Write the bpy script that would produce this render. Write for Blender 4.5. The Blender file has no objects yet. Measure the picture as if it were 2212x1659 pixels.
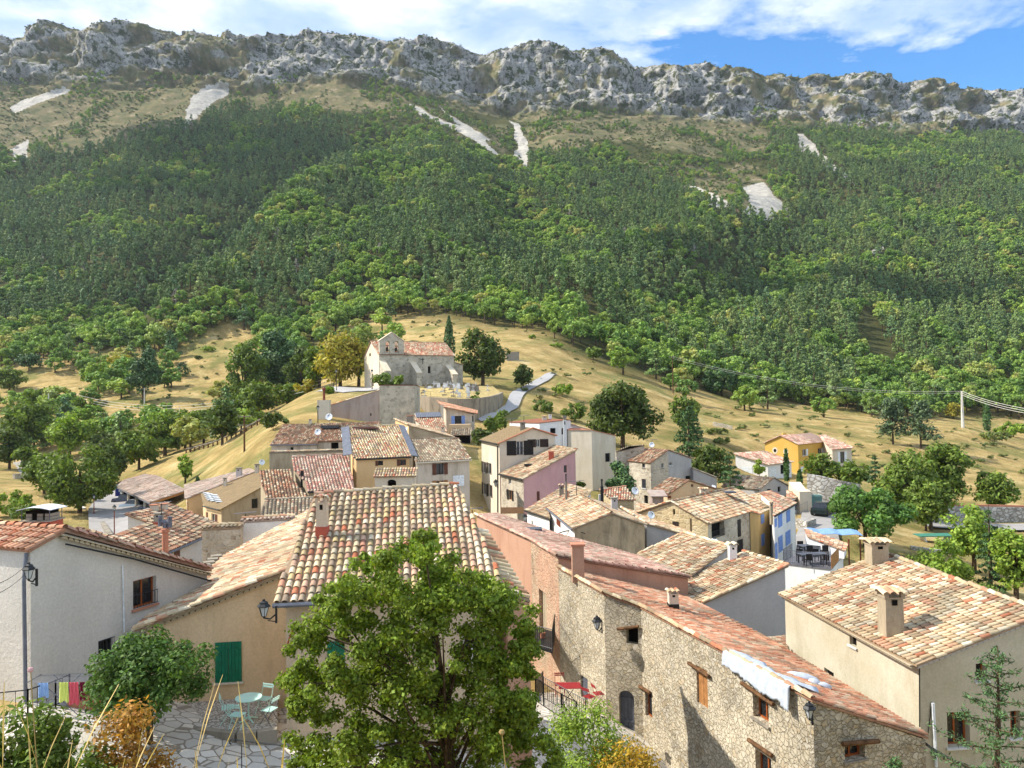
import bpy, math, random, os
import numpy as np
from mathutils import Vector, Matrix
from mathutils.geometry import tessellate_polygon
DEV = os.environ.get('DEV', '')
rnd = random.Random(7); RS = np.random.RandomState(11)
SC = bpy.context.scene; COL = SC.collection
# ---------------------------------------------------------------- camera model
FPX, CU, CV = 1660.0, 1106.0, 829.5
PITCH, ROLL = 0.0279, 0.0165
Fw = np.array([0, math.cos(PITCH), math.sin(PITCH)]); U0 = np.array([0, -math.sin(PITCH), math.cos(PITCH)]); R0 = np.array([1., 0, 0])
Rt = R0 * math.cos(ROLL) - U0 * math.sin(ROLL); Up = U0 * math.cos(ROLL) + R0 * math.sin(ROLL)
cam = bpy.data.cameras.new('Camera'); co = bpy.data.objects.new('Camera', cam); COL.objects.link(co)
cam.lens = FPX / 2212 * 36; cam.sensor_width = 36; cam.clip_end = 6000; cam.clip_start = 0.05
M = Matrix(((Rt[0], Up[0], -Fw[0], 0), (Rt[1], Up[1], -Fw[1], 0), (Rt[2], Up[2], -Fw[2], 0), (0, 0, 0, 1)))
co.matrix_world = M; SC.camera = co
def ray(u, v):
    d = Fw + Rt * ((u - CU) / FPX) - Up * ((v - CV) / FPX)
    return d / d[1]
def P(u, v, d): return ray(u, v) * d
def Pz(u, v, z): r = ray(u, v); return r * (z / r[2])
def proj(x, y, z):
    c = x * Rt[0] + y * Rt[1] + z * Rt[2]; b = x * Up[0] + y * Up[1] + z * Up[2]; f = x * Fw[0] + y * Fw[1] + z * Fw[2]
    return CU + FPX * c / f, CV - FPX * b / f
FR = dict(U=(0, 0, 1), R1=(0, 823, .25), R2=(553, 823, .25), R3=(1106, 823, .25), R4=(1659, 823, .25), R5=(0, 1244, .25), R6=(553, 1244, .25),
          R7=(1106, 1244, .25), R8=(1659, 1244, .25), Z1=(1344.1, 1124.6, .3026), Z2=(1014.9, 877.8, .2594), Z3=(1316.7, 943.6, .2162),
          Z4=(1069.8, 1031.4, .3026), Z5=(1591, 932.6, .2162), Z6=(1591, 1069.8, .2594), Z7=(384, 987.5, .2421), Z8=(219.4, 1014.9, .2162),
          Y1=(548.6, 866.8, .2162), Y2=(822.9, 866.8, .2162), Y3=(1124.6, 1234.4, .1729), Y4=(1124.6, 1371.5, .3026), Y5=(1508.7, 1371.5, .3026),
          Y6=(0, 1097.2, .2162), Y7=(0, 1371.5, .2162), Y8=(438.9, 1426.4, .1729), C1=(713.2, 685.8, .1885))
def q(f, x, y): o = FR[f]; return (o[0] + x * o[2], o[1] + y * o[2])
# ---------------------------------------------------------------- helpers
def S(r, g=None, b=None):
    if g is None: r, g, b = r
    f = lambda c: (c / 12.92 if c <= .04045 else ((c + .055) / 1.055) ** 2.4)
    return (f(r / 255), f(g / 255), f(b / 255))
def tag(o, label=None, cat=None, group=None, kind=None):
    if label: o['label'] = label
    if cat: o['category'] = cat
    if group: o['group'] = group
    if kind: o['kind'] = kind
    return o
def empty(name, loc=(0, 0, 0), label=None, cat=None, group=None, rz=0):
    o = bpy.data.objects.new(name, None); COL.objects.link(o); o.location = loc; o.rotation_euler = (0, 0, rz); o.empty_display_size = .2
    return tag(o, label, cat, group)
def mesh(name, v, f, mat=None, parent=None, cols=None, smooth=False, mi=None, world=True, link=True):
    """v (n,3), f list of tuples or (m,k) array. cols: per-face rgb. When parent is an (unrotated) empty verts are in world space."""
    v = np.asarray(v, dtype=np.float64).reshape(-1, 3)
    if parent is not None and world: v = v - np.array(wloc(parent))
    me = bpy.data.meshes.new(name)
    if isinstance(f, np.ndarray):
        k = f.shape[1]; me.vertices.add(len(v)); me.vertices.foreach_set('co', v.astype(np.float32).ravel())
        me.loops.add(f.size); me.loops.foreach_set('vertex_index', f.astype(np.int32).ravel())
        me.polygons.add(len(f)); me.polygons.foreach_set('loop_start', np.arange(0, f.size, k, dtype=np.int32))
        me.update(calc_edges=True)
    else:
        me.from_pydata(v.tolist(), [], [tuple(int(i) for i in x) for x in f]); me.update()
    if mat is not None:
        for m in (mat if isinstance(mat, (list, tuple)) else [mat]): me.materials.append(m)
    if mi is not None: me.polygons.foreach_set('material_index', np.asarray(mi, dtype=np.int32))
    if cols is not None:
        a = me.attributes.new('col', 'FLOAT_COLOR', 'FACE'); c = np.ones((len(me.polygons), 4), np.float32); c[:, :3] = np.asarray(cols)[:len(c)]
        a.data.foreach_set('color', c.ravel())
    if smooth: me.polygons.foreach_set('use_smooth', np.ones(len(me.polygons), bool))
    o = bpy.data.objects.new(name, me)
    if link: COL.objects.link(o)
    if parent is not None: o.parent = parent
    return o
def wloc(o):
    l = np.array(o.location)
    while o.parent is not None: o = o.parent; l = l + np.array(o.location)
    return l
class MB:
    def __init__(s): s.v = []; s.f = []; s.c = []
    def add(s, v, f, c=None):
        n = len(s.v); s.v += [tuple(p) for p in v]; s.f += [tuple(i + n for i in x) for x in f]; s.c += [c or (.5, .5, .5)] * len(f); return s
    def box(s, a, b, c=None, rz=0, top=1.0, o=None):
        """axis box a..b (min,max); rotated by rz about o; top: scale of the top face"""
        x0, y0, z0 = a; x1, y1, z1 = b; cx, cy = (x0 + x1) / 2, (y0 + y1) / 2
        v = [(x0, y0, z0), (x1, y0, z0), (x1, y1, z0), (x0, y1, z0)]
        v += [(cx + (x - cx) * top, cy + (y - cy) * top, z1) for x, y, z in v]
        if rz:
            ox, oy = o if o else (cx, cy); ca, sa = math.cos(rz), math.sin(rz)
            v = [(ox + (x - ox) * ca - (y - oy) * sa, oy + (x - ox) * sa + (y - oy) * ca, z) for x, y, z in v]
        return s.add(v, [(0, 3, 2, 1), (4, 5, 6, 7), (0, 1, 5, 4), (1, 2, 6, 5), (2, 3, 7, 6), (3, 0, 4, 7)], c)
    def obox(s, o, ex, ey, ez, c=None):
        """box from corner o with three edge vectors"""
        o, ex, ey, ez = [np.array(t, float) for t in (o, ex, ey, ez)]
        v = [o, o + ex, o + ex + ey, o + ey]; v += [p + ez for p in v]
        fl = np.dot(np.cross(ex, ey), ez) > 0
        f = [(0, 3, 2, 1), (4, 5, 6, 7), (0, 1, 5, 4), (1, 2, 6, 5), (2, 3, 7, 6), (3, 0, 4, 7)]
        return s.add(v, f if fl else [x[::-1] for x in f], c)
    def tube(s, pts, r, n=6, c=None, cap=True):
        pts = [np.array(p, float) for p in pts]; rr = r if isinstance(r, (list, tuple)) else [r] * len(pts); base = len(s.v); ring = []
        for i, p in enumerate(pts):
            t = pts[min(i + 1, len(pts) - 1)] - pts[max(i - 1, 0)]; t = t / (np.linalg.norm(t) + 1e-9)
            a = np.cross(t, [0, 0, 1.]) if abs(t[2]) < .9 else np.cross(t, [1., 0, 0]); a /= np.linalg.norm(a); b = np.cross(t, a)
            ring += [tuple(p + rr[i] * (math.cos(2 * math.pi * k / n) * a + math.sin(2 * math.pi * k / n) * b)) for k in range(n)]
        f = [(i * n + k, i * n + (k + 1) % n, (i + 1) * n + (k + 1) % n, (i + 1) * n + k) for i in range(len(pts) - 1) for k in range(n)]
        if cap: f += [tuple(range(n))[::-1], tuple((len(pts) - 1) * n + k for k in range(n))]
        return s.add(ring, f, c)
    def lathe(s, o, prof, n=12, c=None):
        v = [(o[0] + r * math.cos(2 * math.pi * k / n), o[1] + r * math.sin(2 * math.pi * k / n), o[2] + z) for r, z in prof for k in range(n)]
        f = [(i * n + k, i * n + (k + 1) % n, (i + 1) * n + (k + 1) % n, (i + 1) * n + k) for i in range(len(prof) - 1) for k in range(n)]
        return s.add(v, f, c)
    def build(s, name, mat, parent=None, cols=False, smooth=False, world=True):
        return mesh(name, s.v, s.f, mat, parent, s.c if cols else None, smooth, world=world)
# ---------------------------------------------------------------- materials
def newmat(name):
    m = bpy.data.materials.new(name); m.use_nodes = True; nt = m.node_tree; nt.nodes.clear()
    out = nt.nodes.new('ShaderNodeOutputMaterial'); b = nt.nodes.new('ShaderNodeBsdfPrincipled'); nt.links.new(b.outputs[0], out.inputs[0])
    b.inputs['Roughness'].default_value = .85; b.inputs['Specular IOR Level'].default_value = .25
    return m, nt, b
class N:
    def __init__(s, nt): s.nt = nt
    def __call__(s, t, inp=None, **kw):
        n = s.nt.nodes.new(t)
        for k, x in kw.items(): setattr(n, k, x)
        for k, x in (inp or {}).items():
            i = n.inputs[k]
            if hasattr(x, 'is_output') or isinstance(x, bpy.types.NodeSocket): s.nt.links.new(x, i)
            else: i.default_value = x
        return n
    def mix(s, f, a, b, mode='MIX'):
        n = s.nt.nodes.new('ShaderNodeMix'); n.data_type = 'RGBA'; n.blend_type = mode
        for i, x in ((0, f), (6, a), (7, b)):
            if isinstance(x, bpy.types.NodeSocket): s.nt.links.new(x, n.inputs[i])
            else: n.inputs[i].default_value = x if i == 0 else tuple(x)[:3] + (1,)
        return n.outputs[2]
    def ramp(s, f, stops):
        n = s.nt.nodes.new('ShaderNodeValToRGB'); s.nt.links.new(f, n.inputs[0]); e = n.color_ramp.elements
        while len(e) < len(stops): e.new(.5)
        for k, (p, c) in enumerate(stops): e[k].position = p; e[k].color = (c if isinstance(c, tuple) else (c, c, c))[:3] + (1,)
        return n.outputs[0]
    def noise(s, co, sc, det=4, rough=.55, out=0, dist=0):
        n = s('ShaderNodeTexNoise', {'Scale': sc, 'Detail': det, 'Roughness': rough, 'Distortion': dist}); s.nt.links.new(co, n.inputs['Vector']); return n.outputs[out]
    def math(s, op, a, b=0., c=0., clamp=False):
        n = s('ShaderNodeMath', operation=op, use_clamp=clamp)
        for i, x in enumerate((a, b, c)):
            if isinstance(x, bpy.types.NodeSocket): s.nt.links.new(x, n.inputs[i])
            else: n.inputs[i].default_value = x
        return n.outputs[0]
    def mapping(s, co, sc=(1, 1, 1), rot=(0, 0, 0)):
        n = s('ShaderNodeMapping', {'Scale': sc, 'Rotation': rot}); s.nt.links.new(co, n.inputs[0]); return n.outputs[0]
    def bump(s, h, strength=.3, dist=.02):
        return s('ShaderNodeBump', {'Height': h, 'Strength': strength, 'Distance': dist}).outputs[0]
def flat(name, c, rough=.7, metal=0., spec=.3, var=.12, sc=3.):
    m, nt, b = newmat(name); n = N(nt); co = n('ShaderNodeTexCoord').outputs['Object']
    f = n.noise(co, sc, 5, .65); lo = tuple(x * (1 - var * 1.6) for x in c); hi = tuple(min(1, x * (1 + var)) for x in c)
    nt.links.new(n.ramp(f, [(.3, lo), (.7, hi)]), b.inputs['Base Color']); b.inputs['Roughness'].default_value = rough
    b.inputs['Metallic'].default_value = metal; b.inputs['Specular IOR Level'].default_value = spec; return m
def plaster(name, c, stain=None, stainamt=.5, bump=.35, c2=None):
    m, nt, b = newmat(name); n = N(nt); co = n('ShaderNodeTexCoord').outputs['Object']
    stain = stain or tuple(x * .55 for x in c); c2 = c2 or tuple(min(1, x * 1.18) for x in c)
    col = n.mix(n.ramp(n.noise(co, .45, 6, .6), [(.35, 0.), (.65, 1.)]), c, c2)
    drips = n.noise(n.mapping(co, (1.2, 1.2, .3)), .9, 8, .72, dist=.4)
    col = n.mix(n.math('MULTIPLY', n.ramp(drips, [(.48, 0.), (.72, 1.)]), stainamt), col, stain)
    fine = n.noise(co, 14, 4, .7); col = n.mix(.35, col, n.ramp(fine, [(.25, .3), (.75, 1.)]), 'MULTIPLY')
    nt.links.new(col, b.inputs['Base Color']); b.inputs['Roughness'].default_value = .95; b.inputs['Specular IOR Level'].default_value = .1
    h = n.math('ADD', n.noise(co, 9, 5, .6), n.math('MULTIPLY', n.noise(co, 40, 2), .4))
    nt.links.new(n.bump(h, bump, .03), b.inputs['Normal']); return m
def stonewall(name, cols, mortar, sc=3.2, mort=.06, bump=.8, wash=None, washamt=0.):
    m, nt, b = newmat(name); n = N(nt); co = n('ShaderNodeTexCoord').outputs['Object']
    wob = n('ShaderNodeVectorMath', {0: co}, operation='ADD'); w2 = n('ShaderNodeVectorMath', operation='SCALE'); nt.links.new(n.noise(co, 3., 3, .6, 1), w2.inputs[0]); w2.inputs['Scale'].default_value = .38
    nt.links.new(w2.outputs[0], wob.inputs[1]); p = n.mapping(wob.outputs[0], (1, 1, 1.45))
    vo = n('ShaderNodeTexVoronoi', {'Vector': p, 'Scale': sc}, feature='F1'); vd = n('ShaderNodeTexVoronoi', {'Vector': p, 'Scale': sc}, feature='DISTANCE_TO_EDGE')
    sep = n('ShaderNodeSeparateColor', {0: vo.outputs['Color']}); k = len(cols)
    col = n.ramp(sep.outputs[0], [((i + .5) / k, c) for i, c in enumerate(cols)])
    col = n.mix(.45, col, n.ramp(n.noise(co, 11, 5, .7), [(.25, .35), (.75, 1.)]), 'MULTIPLY')
    e = n.ramp(vd.outputs['Distance'], [(mort * .5, 0.), (mort * 1.6, 1.)]); big = n.ramp(n.noise(co, .6, 5, .6), [(.35, .15), (.62, 1.)])
    col = n.mix(e, mortar, col); lose = n.mix(n.math('MULTIPLY', n.ramp(n.noise(co, 1.1, 4, .6), [(.5, 0.), (.62, 1.)]), .5), col, tuple(x * 1.15 for x in mortar)); col = lose
    if wash: col = n.mix(n.math('MULTIPLY', n.ramp(n.noise(co, .5, 5, .65), [(.42, 0.), (.6, 1.)]), washamt), col, wash)
    col = n.mix(.3, col, big, 'MULTIPLY')
    nt.links.new(col, b.inputs['Base Color']); b.inputs['Roughness'].default_value = .95; b.inputs['Specular IOR Level'].default_value = .1
    h = n.math('ADD', e, n.math('MULTIPLY', n.noise(co, 14, 4, .7), .5)); h = n.math('ADD', h, n.math('MULTIPLY', sep.outputs[1], .6))
    nt.links.new(n.bump(h, bump, .05), b.inputs['Normal']); return m
def attr_mat(name, rough=.9, noise_sc=6., amt=.5, bump=.25, lichen=None, mult=1.):
    m, nt, b = newmat(name); n = N(nt); co = n('ShaderNodeTexCoord').outputs['Object']
    a = n('ShaderNodeAttribute', attribute_name='col').outputs['Color']
    col = n.mix(amt, a, n.ramp(n.noise(co, noise_sc, 6, .7), [(.28, .35), (.68, 1.12)]), 'MULTIPLY')
    if lichen: col = n.mix(n.math('MULTIPLY', n.ramp(n.noise(co, 3.3, 6, .75), [(.56, 0.), (.68, 1.)]), .55), col, lichen)
    nt.links.new(col, b.inputs['Base Color']); b.inputs['Roughness'].default_value = rough; b.inputs['Specular IOR Level'].default_value = .15
    if bump: nt.links.new(n.bump(n.noise(co, 30, 3, .6), bump, .01), b.inputs['Normal'])
    return m
def leafmat(name, cols, trans=.25, shade=.45):
    """cols: colours picked per object (random), per-face variation from attribute col.r"""
    m, nt, b = newmat(name); n = N(nt); oi = n('ShaderNodeObjectInfo').outputs['Random']; k = len(cols)
    c = n.ramp(oi, [(i / max(1, k - 1), x) for i, x in enumerate(cols)]) if k > 1 else None
    a = n('ShaderNodeAttribute', attribute_name='col').outputs['Color']
    col = n.mix(1., c if k > 1 else cols[0], a, 'MULTIPLY')
    nt.links.new(col, b.inputs['Base Color']); b.inputs['Roughness'].default_value = .6; b.inputs['Specular IOR Level'].default_value = .2
    if trans:
        t = n('ShaderNodeBsdfTranslucent', {'Color': n.mix(.5, col, (.5, .75, .08), 'MULTIPLY')}); nt.links.new(n.mix(1., col, (1.5, 1.6, .6), 'MULTIPLY'), t.inputs[0])
        mx = n('ShaderNodeMixShader', {0: trans, 1: b.outputs[0], 2: t.outputs[0]}); nt.links.new(mx.outputs[0], nt.nodes['Material Output'].inputs[0])
    return m
MAT = {}
MAT['tile'] = attr_mat('roof_tile', .9, 7., .55, .3, lichen=S(150, 140, 105))
MAT['glass'] = flat('window_glass', (.015, .018, .022), .12, 0, .6, .3)
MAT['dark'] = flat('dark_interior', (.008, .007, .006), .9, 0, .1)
MAT['iron'] = flat('black_iron', (.018, .02, .022), .5, .3, .4)
MAT['zinc'] = flat('zinc_sheet', S(104, 108, 118), .55, .1, .3, .2)
MAT['whitepaint'] = flat('white_paint', (.6, .6, .58), .5)
MAT['woodframe'] = flat('varnished_wood', S(150, 80, 35), .5)
MAT['concrete'] = plaster('concrete', S(150, 142, 128), S(70, 65, 58), .8, .2)
MAT['col'] = attr_mat('painted', .6, 5., .25, .1)
MAT['colmetal'] = attr_mat('painted_metal', .4, 5., .12, 0)
MAT['bark'] = flat('bark', S(92, 78, 62), .95, 0, .1, .5, 6.)
MAT['wood'] = flat('old_wood', S(105, 78, 55), .85, 0, .1, .4, 5.)
def nvals(name, c, **k):
    if name not in MAT: MAT[name] = flat(name, c, **k)
    return MAT[name]
# ---------------------------------------------------------------- noise
def _h(ix, iy, s): 
    n = (ix * 374761393 + iy * 668265263 + s * 974634777) & 0x7fffffff; n = ((n ^ (n >> 13)) * 1274126177) & 0x7fffffff; return ((n ^ (n >> 16)) & 0xffff) / 65535.
def vnoise(x, y, s=0):
    x = np.asarray(x, float); y = np.asarray(y, float); ix = np.floor(x).astype(np.int64); iy = np.floor(y).astype(np.int64); fx = x - ix; fy = y - iy
    fx = fx * fx * (3 - 2 * fx); fy = fy * fy * (3 - 2 * fy)
    a = _h(ix, iy, s); b = _h(ix + 1, iy, s); c = _h(ix, iy + 1, s); d = _h(ix + 1, iy + 1, s)
    return (a + (b - a) * fx) * (1 - fy) + (c + (d - c) * fx) * fy
def fbm(x, y, o=4, s=0, g=.5):
    t = 0; a = 1; n = 0
    for i in range(o): t = t + a * vnoise(x * 2 ** i, y * 2 ** i, s + i * 7); n += a; a *= g
    return t / n
def inpoly(u, v, poly):
    u = np.asarray(u); v = np.asarray(v); r = np.zeros(u.shape, bool); k = len(poly)
    for i in range(k):
        x0, y0 = poly[i]; x1, y1 = poly[(i + 1) % k]
        if y0 == y1: continue
        c = ((y0 > v) != (y1 > v)) & (u < (x1 - x0) * (v - y0) / (y1 - y0) + x0); r ^= c
    return r
# ---------------------------------------------------------------- terrain
RIDGE = [(-900, 110), (-300, 70), (-60, 100), (0, 84), (40, 80), (66, 62), (100, 57), (170, 56), (240, 55), (300, 62), (352, 68), (386, 74), (410, 60), (440, 70), (470, 80), (560, 87), (610, 78), (660, 66), (740, 64), (780, 78), (805, 92), (846, 94), (880, 88), (950, 90), (1000, 100), (1040, 116), (1100, 106), (1145, 92), (1180, 90), (1205, 108), (1240, 104), (1300, 112), (1345, 124), (1380, 140), (1420, 128), (1470, 140), (1520, 148), (1545, 165), (1600, 160), (1665, 152), (1720, 162), (1790, 160), (1850, 166), (1900, 175), (2000, 184), (2060, 200), (2150, 204), (2212, 205), (2500, 215), (3100, 240)]
CBASE = [(-900, 190), (0, 165), (330, 168), (480, 165), (560, 185), (700, 158), (830, 168), (900, 195), (1000, 215), (1130, 235), (1300, 225), (1450, 245), (1560, 252), (1700, 250), (1900, 272), (2100, 290), (2212, 300), (3100, 330)]
def ip(t, x): return np.interp(x, [p[0] for p in t], [p[1] for p in t])
G = []
def gz(u, d, z): r = ray(u, 876); G.append((r[0], d, z / d))
def gv(u, v, d): r = ray(u, v); G.append((r[0], d, r[2]))
for u in (-900, 0, 600, 1106, 1600, 2212, 3100):
    gz(u, .8, -1.65); gz(u, 2, -1.75); gz(u, 4, -2.3); gz(u, 8, -5.2)
for u, z1, z2 in ((-900, -8.4, -8.4), (0, -8.7, -8.7), (200, -9.0, -8.95), (400, -9.8, -9.6), (560, -10.05, -10.05), (800, -10.2, -10.3), (1000, -10.6, -10.9)): gz(u, 13, -8.2); gz(u, 18.5, z1); gz(u, 24, z2)
gz(1150, 13, -8.6); gz(1150, 19, -11.2); gz(1150, 24, -11.9)
gz(1500, 13, -9.5); gz(2200, 13, -9.5); gz(3100, 13, -9)
for u in (-900, 0, 400, 800): gz(u, 30, -10.5)
for u, d, z in [(1150, 28, -12), (1300, 24, -13), (1450, 24, -14.4), (1250, 33, -13.2), (1400, 31, -14.4), (1600, 25, -14.8), (1900, 24, -15), (2200, 24, -15), (3100, 24, -14), (1150, 36, -14), (1700, 32, -15.5),
                (-900, 50, -13), (0, 45, -13), (300, 45, -13.5), (600, 40, -13), (900, 45, -14), (1200, 45, -15), (1500, 45, -16), (1800, 45, -17), (2200, 45, -17), (3100, 45, -17),
                (450, 60, -14), (700, 62, -12), (900, 62, -11.5), (1106, 62, -15), (1350, 62, -15), (1600, 62, -16.2), (1800, 62, -17), (0, 70, -15), (-900, 80, -16),
                (600, 80, -10.5), (850, 80, -9), (1050, 82, -12), (1250, 84, -13), (1450, 84, -13.5), (1620, 84, -14), (700, 95, -7.5), (900, 98, -5.5), (1080, 100, -7), (1300, 105, -9), (1450, 105, -11),
                (1000, 120, -4.2), (1060, 122, -4.), (880, 128, -1.), (930, 128.5, -2.6), (990, 126, -3.4), (1040, 127, -3.2), (1082, 132, -2.2), (1100, 141, -.6), (1030, 137, .9), (960, 139, 1.6), (820, 124, -1), (760, 112, -3.5),
                (820, 146, 3.6), (900, 150, 3.8), (980, 154, 4.2), (760, 150, 3.3), (820, 170, 4.5), (960, 172, 6)]: gz(u, d, z)
# left
for u, v, d in [(560, 948, 106), (640, 915, 110), (570, 908, 130), (640, 872, 140), (700, 846, 146), (740, 836, 150), (700, 835, 165), (640, 862, 165), (540, 925, 160), (480, 957, 136), (420, 968, 150), (540, 955, 122),
                (450, 1010, 118), (520, 1000, 105), (400, 1040, 120), (440, 1045, 106), (330, 1020, 140), (260, 1093, 118), (210, 1150, 95), (230, 1070, 135), (330, 1090, 112), (120, 1110, 105), (100, 1060, 125), (180, 1130, 98),
                (40, 1100, 110), (0, 1020, 160), (60, 985, 185), (240, 960, 190), (330, 930, 200), (420, 930, 200), (0, 910, 230), (100, 900, 225), (200, 908, 215), (300, 880, 225), (420, 880, 220), (520, 900, 215), (580, 880, 215),
                (-900, 1000, 150), (-900, 900, 260), (-900, 700, 420), (0, 840, 270), (150, 830, 270), (300, 840, 250), (420, 800, 270), (500, 740, 300), (600, 790, 270), (700, 760, 270), (620, 700, 320), (350, 790, 285), (200, 780, 300), (0, 760, 310),
                (0, 650, 400), (200, 650, 390), (310, 705, 350), (360, 680, 350), (430, 640, 365), (480, 560, 430), (560, 470, 500), (700, 405, 570), (820, 395, 600), (430, 640, 420), (500, 545, 500), (600, 440, 600), (350, 640, 410),
                (500, 500, 560), (300, 560, 480), (0, 520, 520), (200, 480, 570), (400, 450, 610), (0, 380, 700), (200, 350, 720), (400, 330, 740), (600, 330, 740), (0, 260, 820), (300, 240, 830), (600, 240, 840), (-900, 300, 800), (750, 330, 700),
                (900, 700, 280), (900, 620, 360), (800, 560, 410), (700, 600, 380), (900, 520, 450), (800, 470, 500), (1000, 450, 530), (900, 360, 650), (850, 250, 800), (950, 270, 780)]: gv(u, v, d)
# right
for u, v, d in [(1120, 885, 140), (1150, 850, 158), (1190, 815, 180), (1130, 845, 165), (1230, 850, 165), (1250, 900, 145), (1330, 870, 165), (1120, 770, 205), (1180, 720, 245), (1250, 790, 215), (1280, 740, 260), (1100, 700, 280),
                (1400, 900, 165), (1400, 850, 195), (1400, 820, 230), (1550, 960, 148), (1560, 900, 190), (1600, 862, 240), (1700, 925, 172), (1700, 895, 215), (1740, 878, 250), (1850, 960, 165), (1880, 920, 200), (1950, 895, 250),
                (2060, 970, 170), (2090, 920, 210), (2150, 935, 230), (2212, 1000, 170), (2212, 950, 215), (1900, 1090, 110), (2050, 1100, 112), (2150, 1090, 115), (2212, 1090, 118), (2060, 1170, 85), (2000, 1165, 86), (1780, 1060, 105), (1700, 1090, 96),
                (1640, 1020, 138), (1720, 1028, 138), (1800, 1020, 142), (1860, 1035, 130), (1750, 1130, 84), (1800, 1190, 72), (2100, 1300, 60), (1900, 1300, 62), (3100, 1050, 150), (3100, 950, 230), (3100, 700, 420), (3100, 400, 800),
                (1250, 680, 310), (1400, 700, 320), (1300, 600, 400), (1500, 640, 380), (1600, 720, 320), (1800, 760, 320), (2000, 780, 320), (2200, 800, 320), (1800, 600, 430), (2100, 620, 430), (1500, 520, 490), (1200, 480, 530), (1800, 480, 560), (2200, 480, 580),
                (1200, 380, 660), (1400, 400, 650), (1600, 440, 620), (1600, 380, 690), (1900, 380, 700), (2200, 370, 740), (1200, 280, 800), (1500, 300, 800), (1800, 310, 810), (2200, 310, 850)]: gv(u, v, d)
for u in np.linspace(-900, 3100, 34):
    gv(u, ip(CBASE, u), 905); gv(u, ip(RIDGE, u) * .8 + .2 * ip(CBASE, u), 975)
G = np.array(G); GX = np.c_[G[:, 0] * 1.6, np.log(G[:, 1])]
def _k(r2): return r2 * np.log(r2 + 1e-9) * .5
_n = len(G); _d = ((GX[:, None] - GX[None]) ** 2).sum(-1); _A = np.zeros((_n + 3, _n + 3)); _A[:_n, :_n] = _k(_d) + np.eye(_n) * .0012; _A[:_n, _n] = 1; _A[:_n, _n + 1:] = GX; _A[_n, :_n] = 1; _A[_n + 1:, :_n] = GX.T
_w = np.linalg.solve(_A, np.r_[G[:, 2], 0, 0, 0])
def qtps(a, ld):
    a = np.asarray(a, float); sh = a.shape; X = np.c_[a.ravel() * 1.6, np.broadcast_to(ld, sh).ravel()]; out = np.empty(len(X))
    for i in range(0, len(X), 20000):
        x = X[i:i + 20000]; d = ((x[:, None] - GX[None]) ** 2).sum(-1); out[i:i + 20000] = _k(d) @ _w[:_n] + _w[_n] + x @ _w[_n + 1:]
    return out.reshape(sh)
RD = 985.
def creases(x, y):
    """ravines (negative) and spurs (positive) following lines on the slope"""
    t = 0 * x
    for amp, wd, ln in CREASE:
        best = np.full(np.shape(x), 1e9); P_ = [(ray(u, 600)[0] * d, d) for u, d in ln]
        for (x0, y0), (x1, y1) in zip(P_[:-1], P_[1:]):
            L2 = (x1 - x0) ** 2 + (y1 - y0) ** 2; s_ = np.clip(((x - x0) * (x1 - x0) + (y - y0) * (y1 - y0)) / L2, 0, 1); best = np.minimum(best, (x - x0 - s_ * (x1 - x0)) ** 2 + (y - y0 - s_ * (y1 - y0)) ** 2)
        t = t + amp * np.exp(-best / wd ** 2)
    return t
CREASE = [(-24, 34, [(345, 385), (440, 480), (540, 570), (640, 650), (800, 730)]), (14, 36, [(420, 350), (520, 430), (640, 530), (780, 600)]), (-14, 30, [(1500, 360), (1640, 450), (1760, 540), (1800, 640)]), (10, 34, [(1250, 330), (1400, 430), (1560, 520), (1600, 600)]), (-12, 26, [(1120, 390), (1140, 500), (1100, 640), (1120, 780)]), (12, 30, [(900, 400), (960, 520), (960, 640)]), (-12, 30, [(2000, 400), (2050, 520), (2000, 660)]), (-10, 26, [(150, 420), (120, 560), (60, 700)])]
def cliffy(x, y, z):
    """crags push the cliff face out and in"""
    k = np.clip((y - 868) / 25, 0, 1) * np.clip((1015 - y) / 25, 0, 1); return k * ((fbm(x / 42, z / 26, 4, 121, .55) - .5) * 62 + (fbm(x / 11, z / 7, 3, 131) - .5) * 14)
def ridge_q(a):
    us = np.linspace(-900, 3100, 400); vs = ip(RIDGE, us); rr = np.array([ray(u, v) for u, v in zip(us, vs)]); return np.interp(a, rr[:, 0], rr[:, 2])
def terr(x, y):
    """height of the ground at world x, y (arrays)"""
    y = np.maximum(np.asarray(y, float), .7); x = np.asarray(x, float) + 0 * y; a = np.clip(x / y, -1.3, 1.3)
    dd = np.minimum(y, 978.); z = y * 0 + dd * qtps(a, np.log(dd))
    amp = np.clip((y - 150) / 300, 0, 1); z = z + amp * ((fbm(x / 70, y / 70, 4, 3) - .5) * 16 + (fbm(x / 14, y / 14, 3, 9) - .5) * 3.5)
    z = z + np.clip((y - 60) / 100, 0, 1) * (1 - amp) * (fbm(x / 9, y / 9, 4, 5) - .5) * 1.1
    z = z + creases(x, y)
    # cliff band
    zr = ridge_q(a) * RD
    k = np.clip((y - 870) / 40, 0, 1); crag = np.abs(fbm(x / 34, y / 60, 5, 21, .6) - .5) * 2; crag2 = fbm(x / 9, y / 9, 4, 31, .6)
    z = z + k * ((.35 - crag) * 14 + (crag2 - .5) * 9)
    t = np.clip((y - 930) / 55, 0, 1); top = zr + (crag2 - .62) * 7 + (fbm(x / 3.5, y / 3.5, 2, 41) - .5) * 2.5
    z = z * (1 - t) + t * np.minimum(top, np.maximum(z, top - 4) + 60)
    back = np.clip(y - 985, 0, None); return z - back * .45
def hit(u, v, d0=12, d1=1000):
    """depth at which the view ray through pixel meets the ground"""
    r = ray(u, v); ds = np.exp(np.linspace(math.log(d0), math.log(d1), 900)); g = terr(r[0] * ds, ds); below = r[2] * ds < g
    i = int(np.argmax(below)) if below.any() else len(ds) - 1
    return ds[i]
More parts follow.
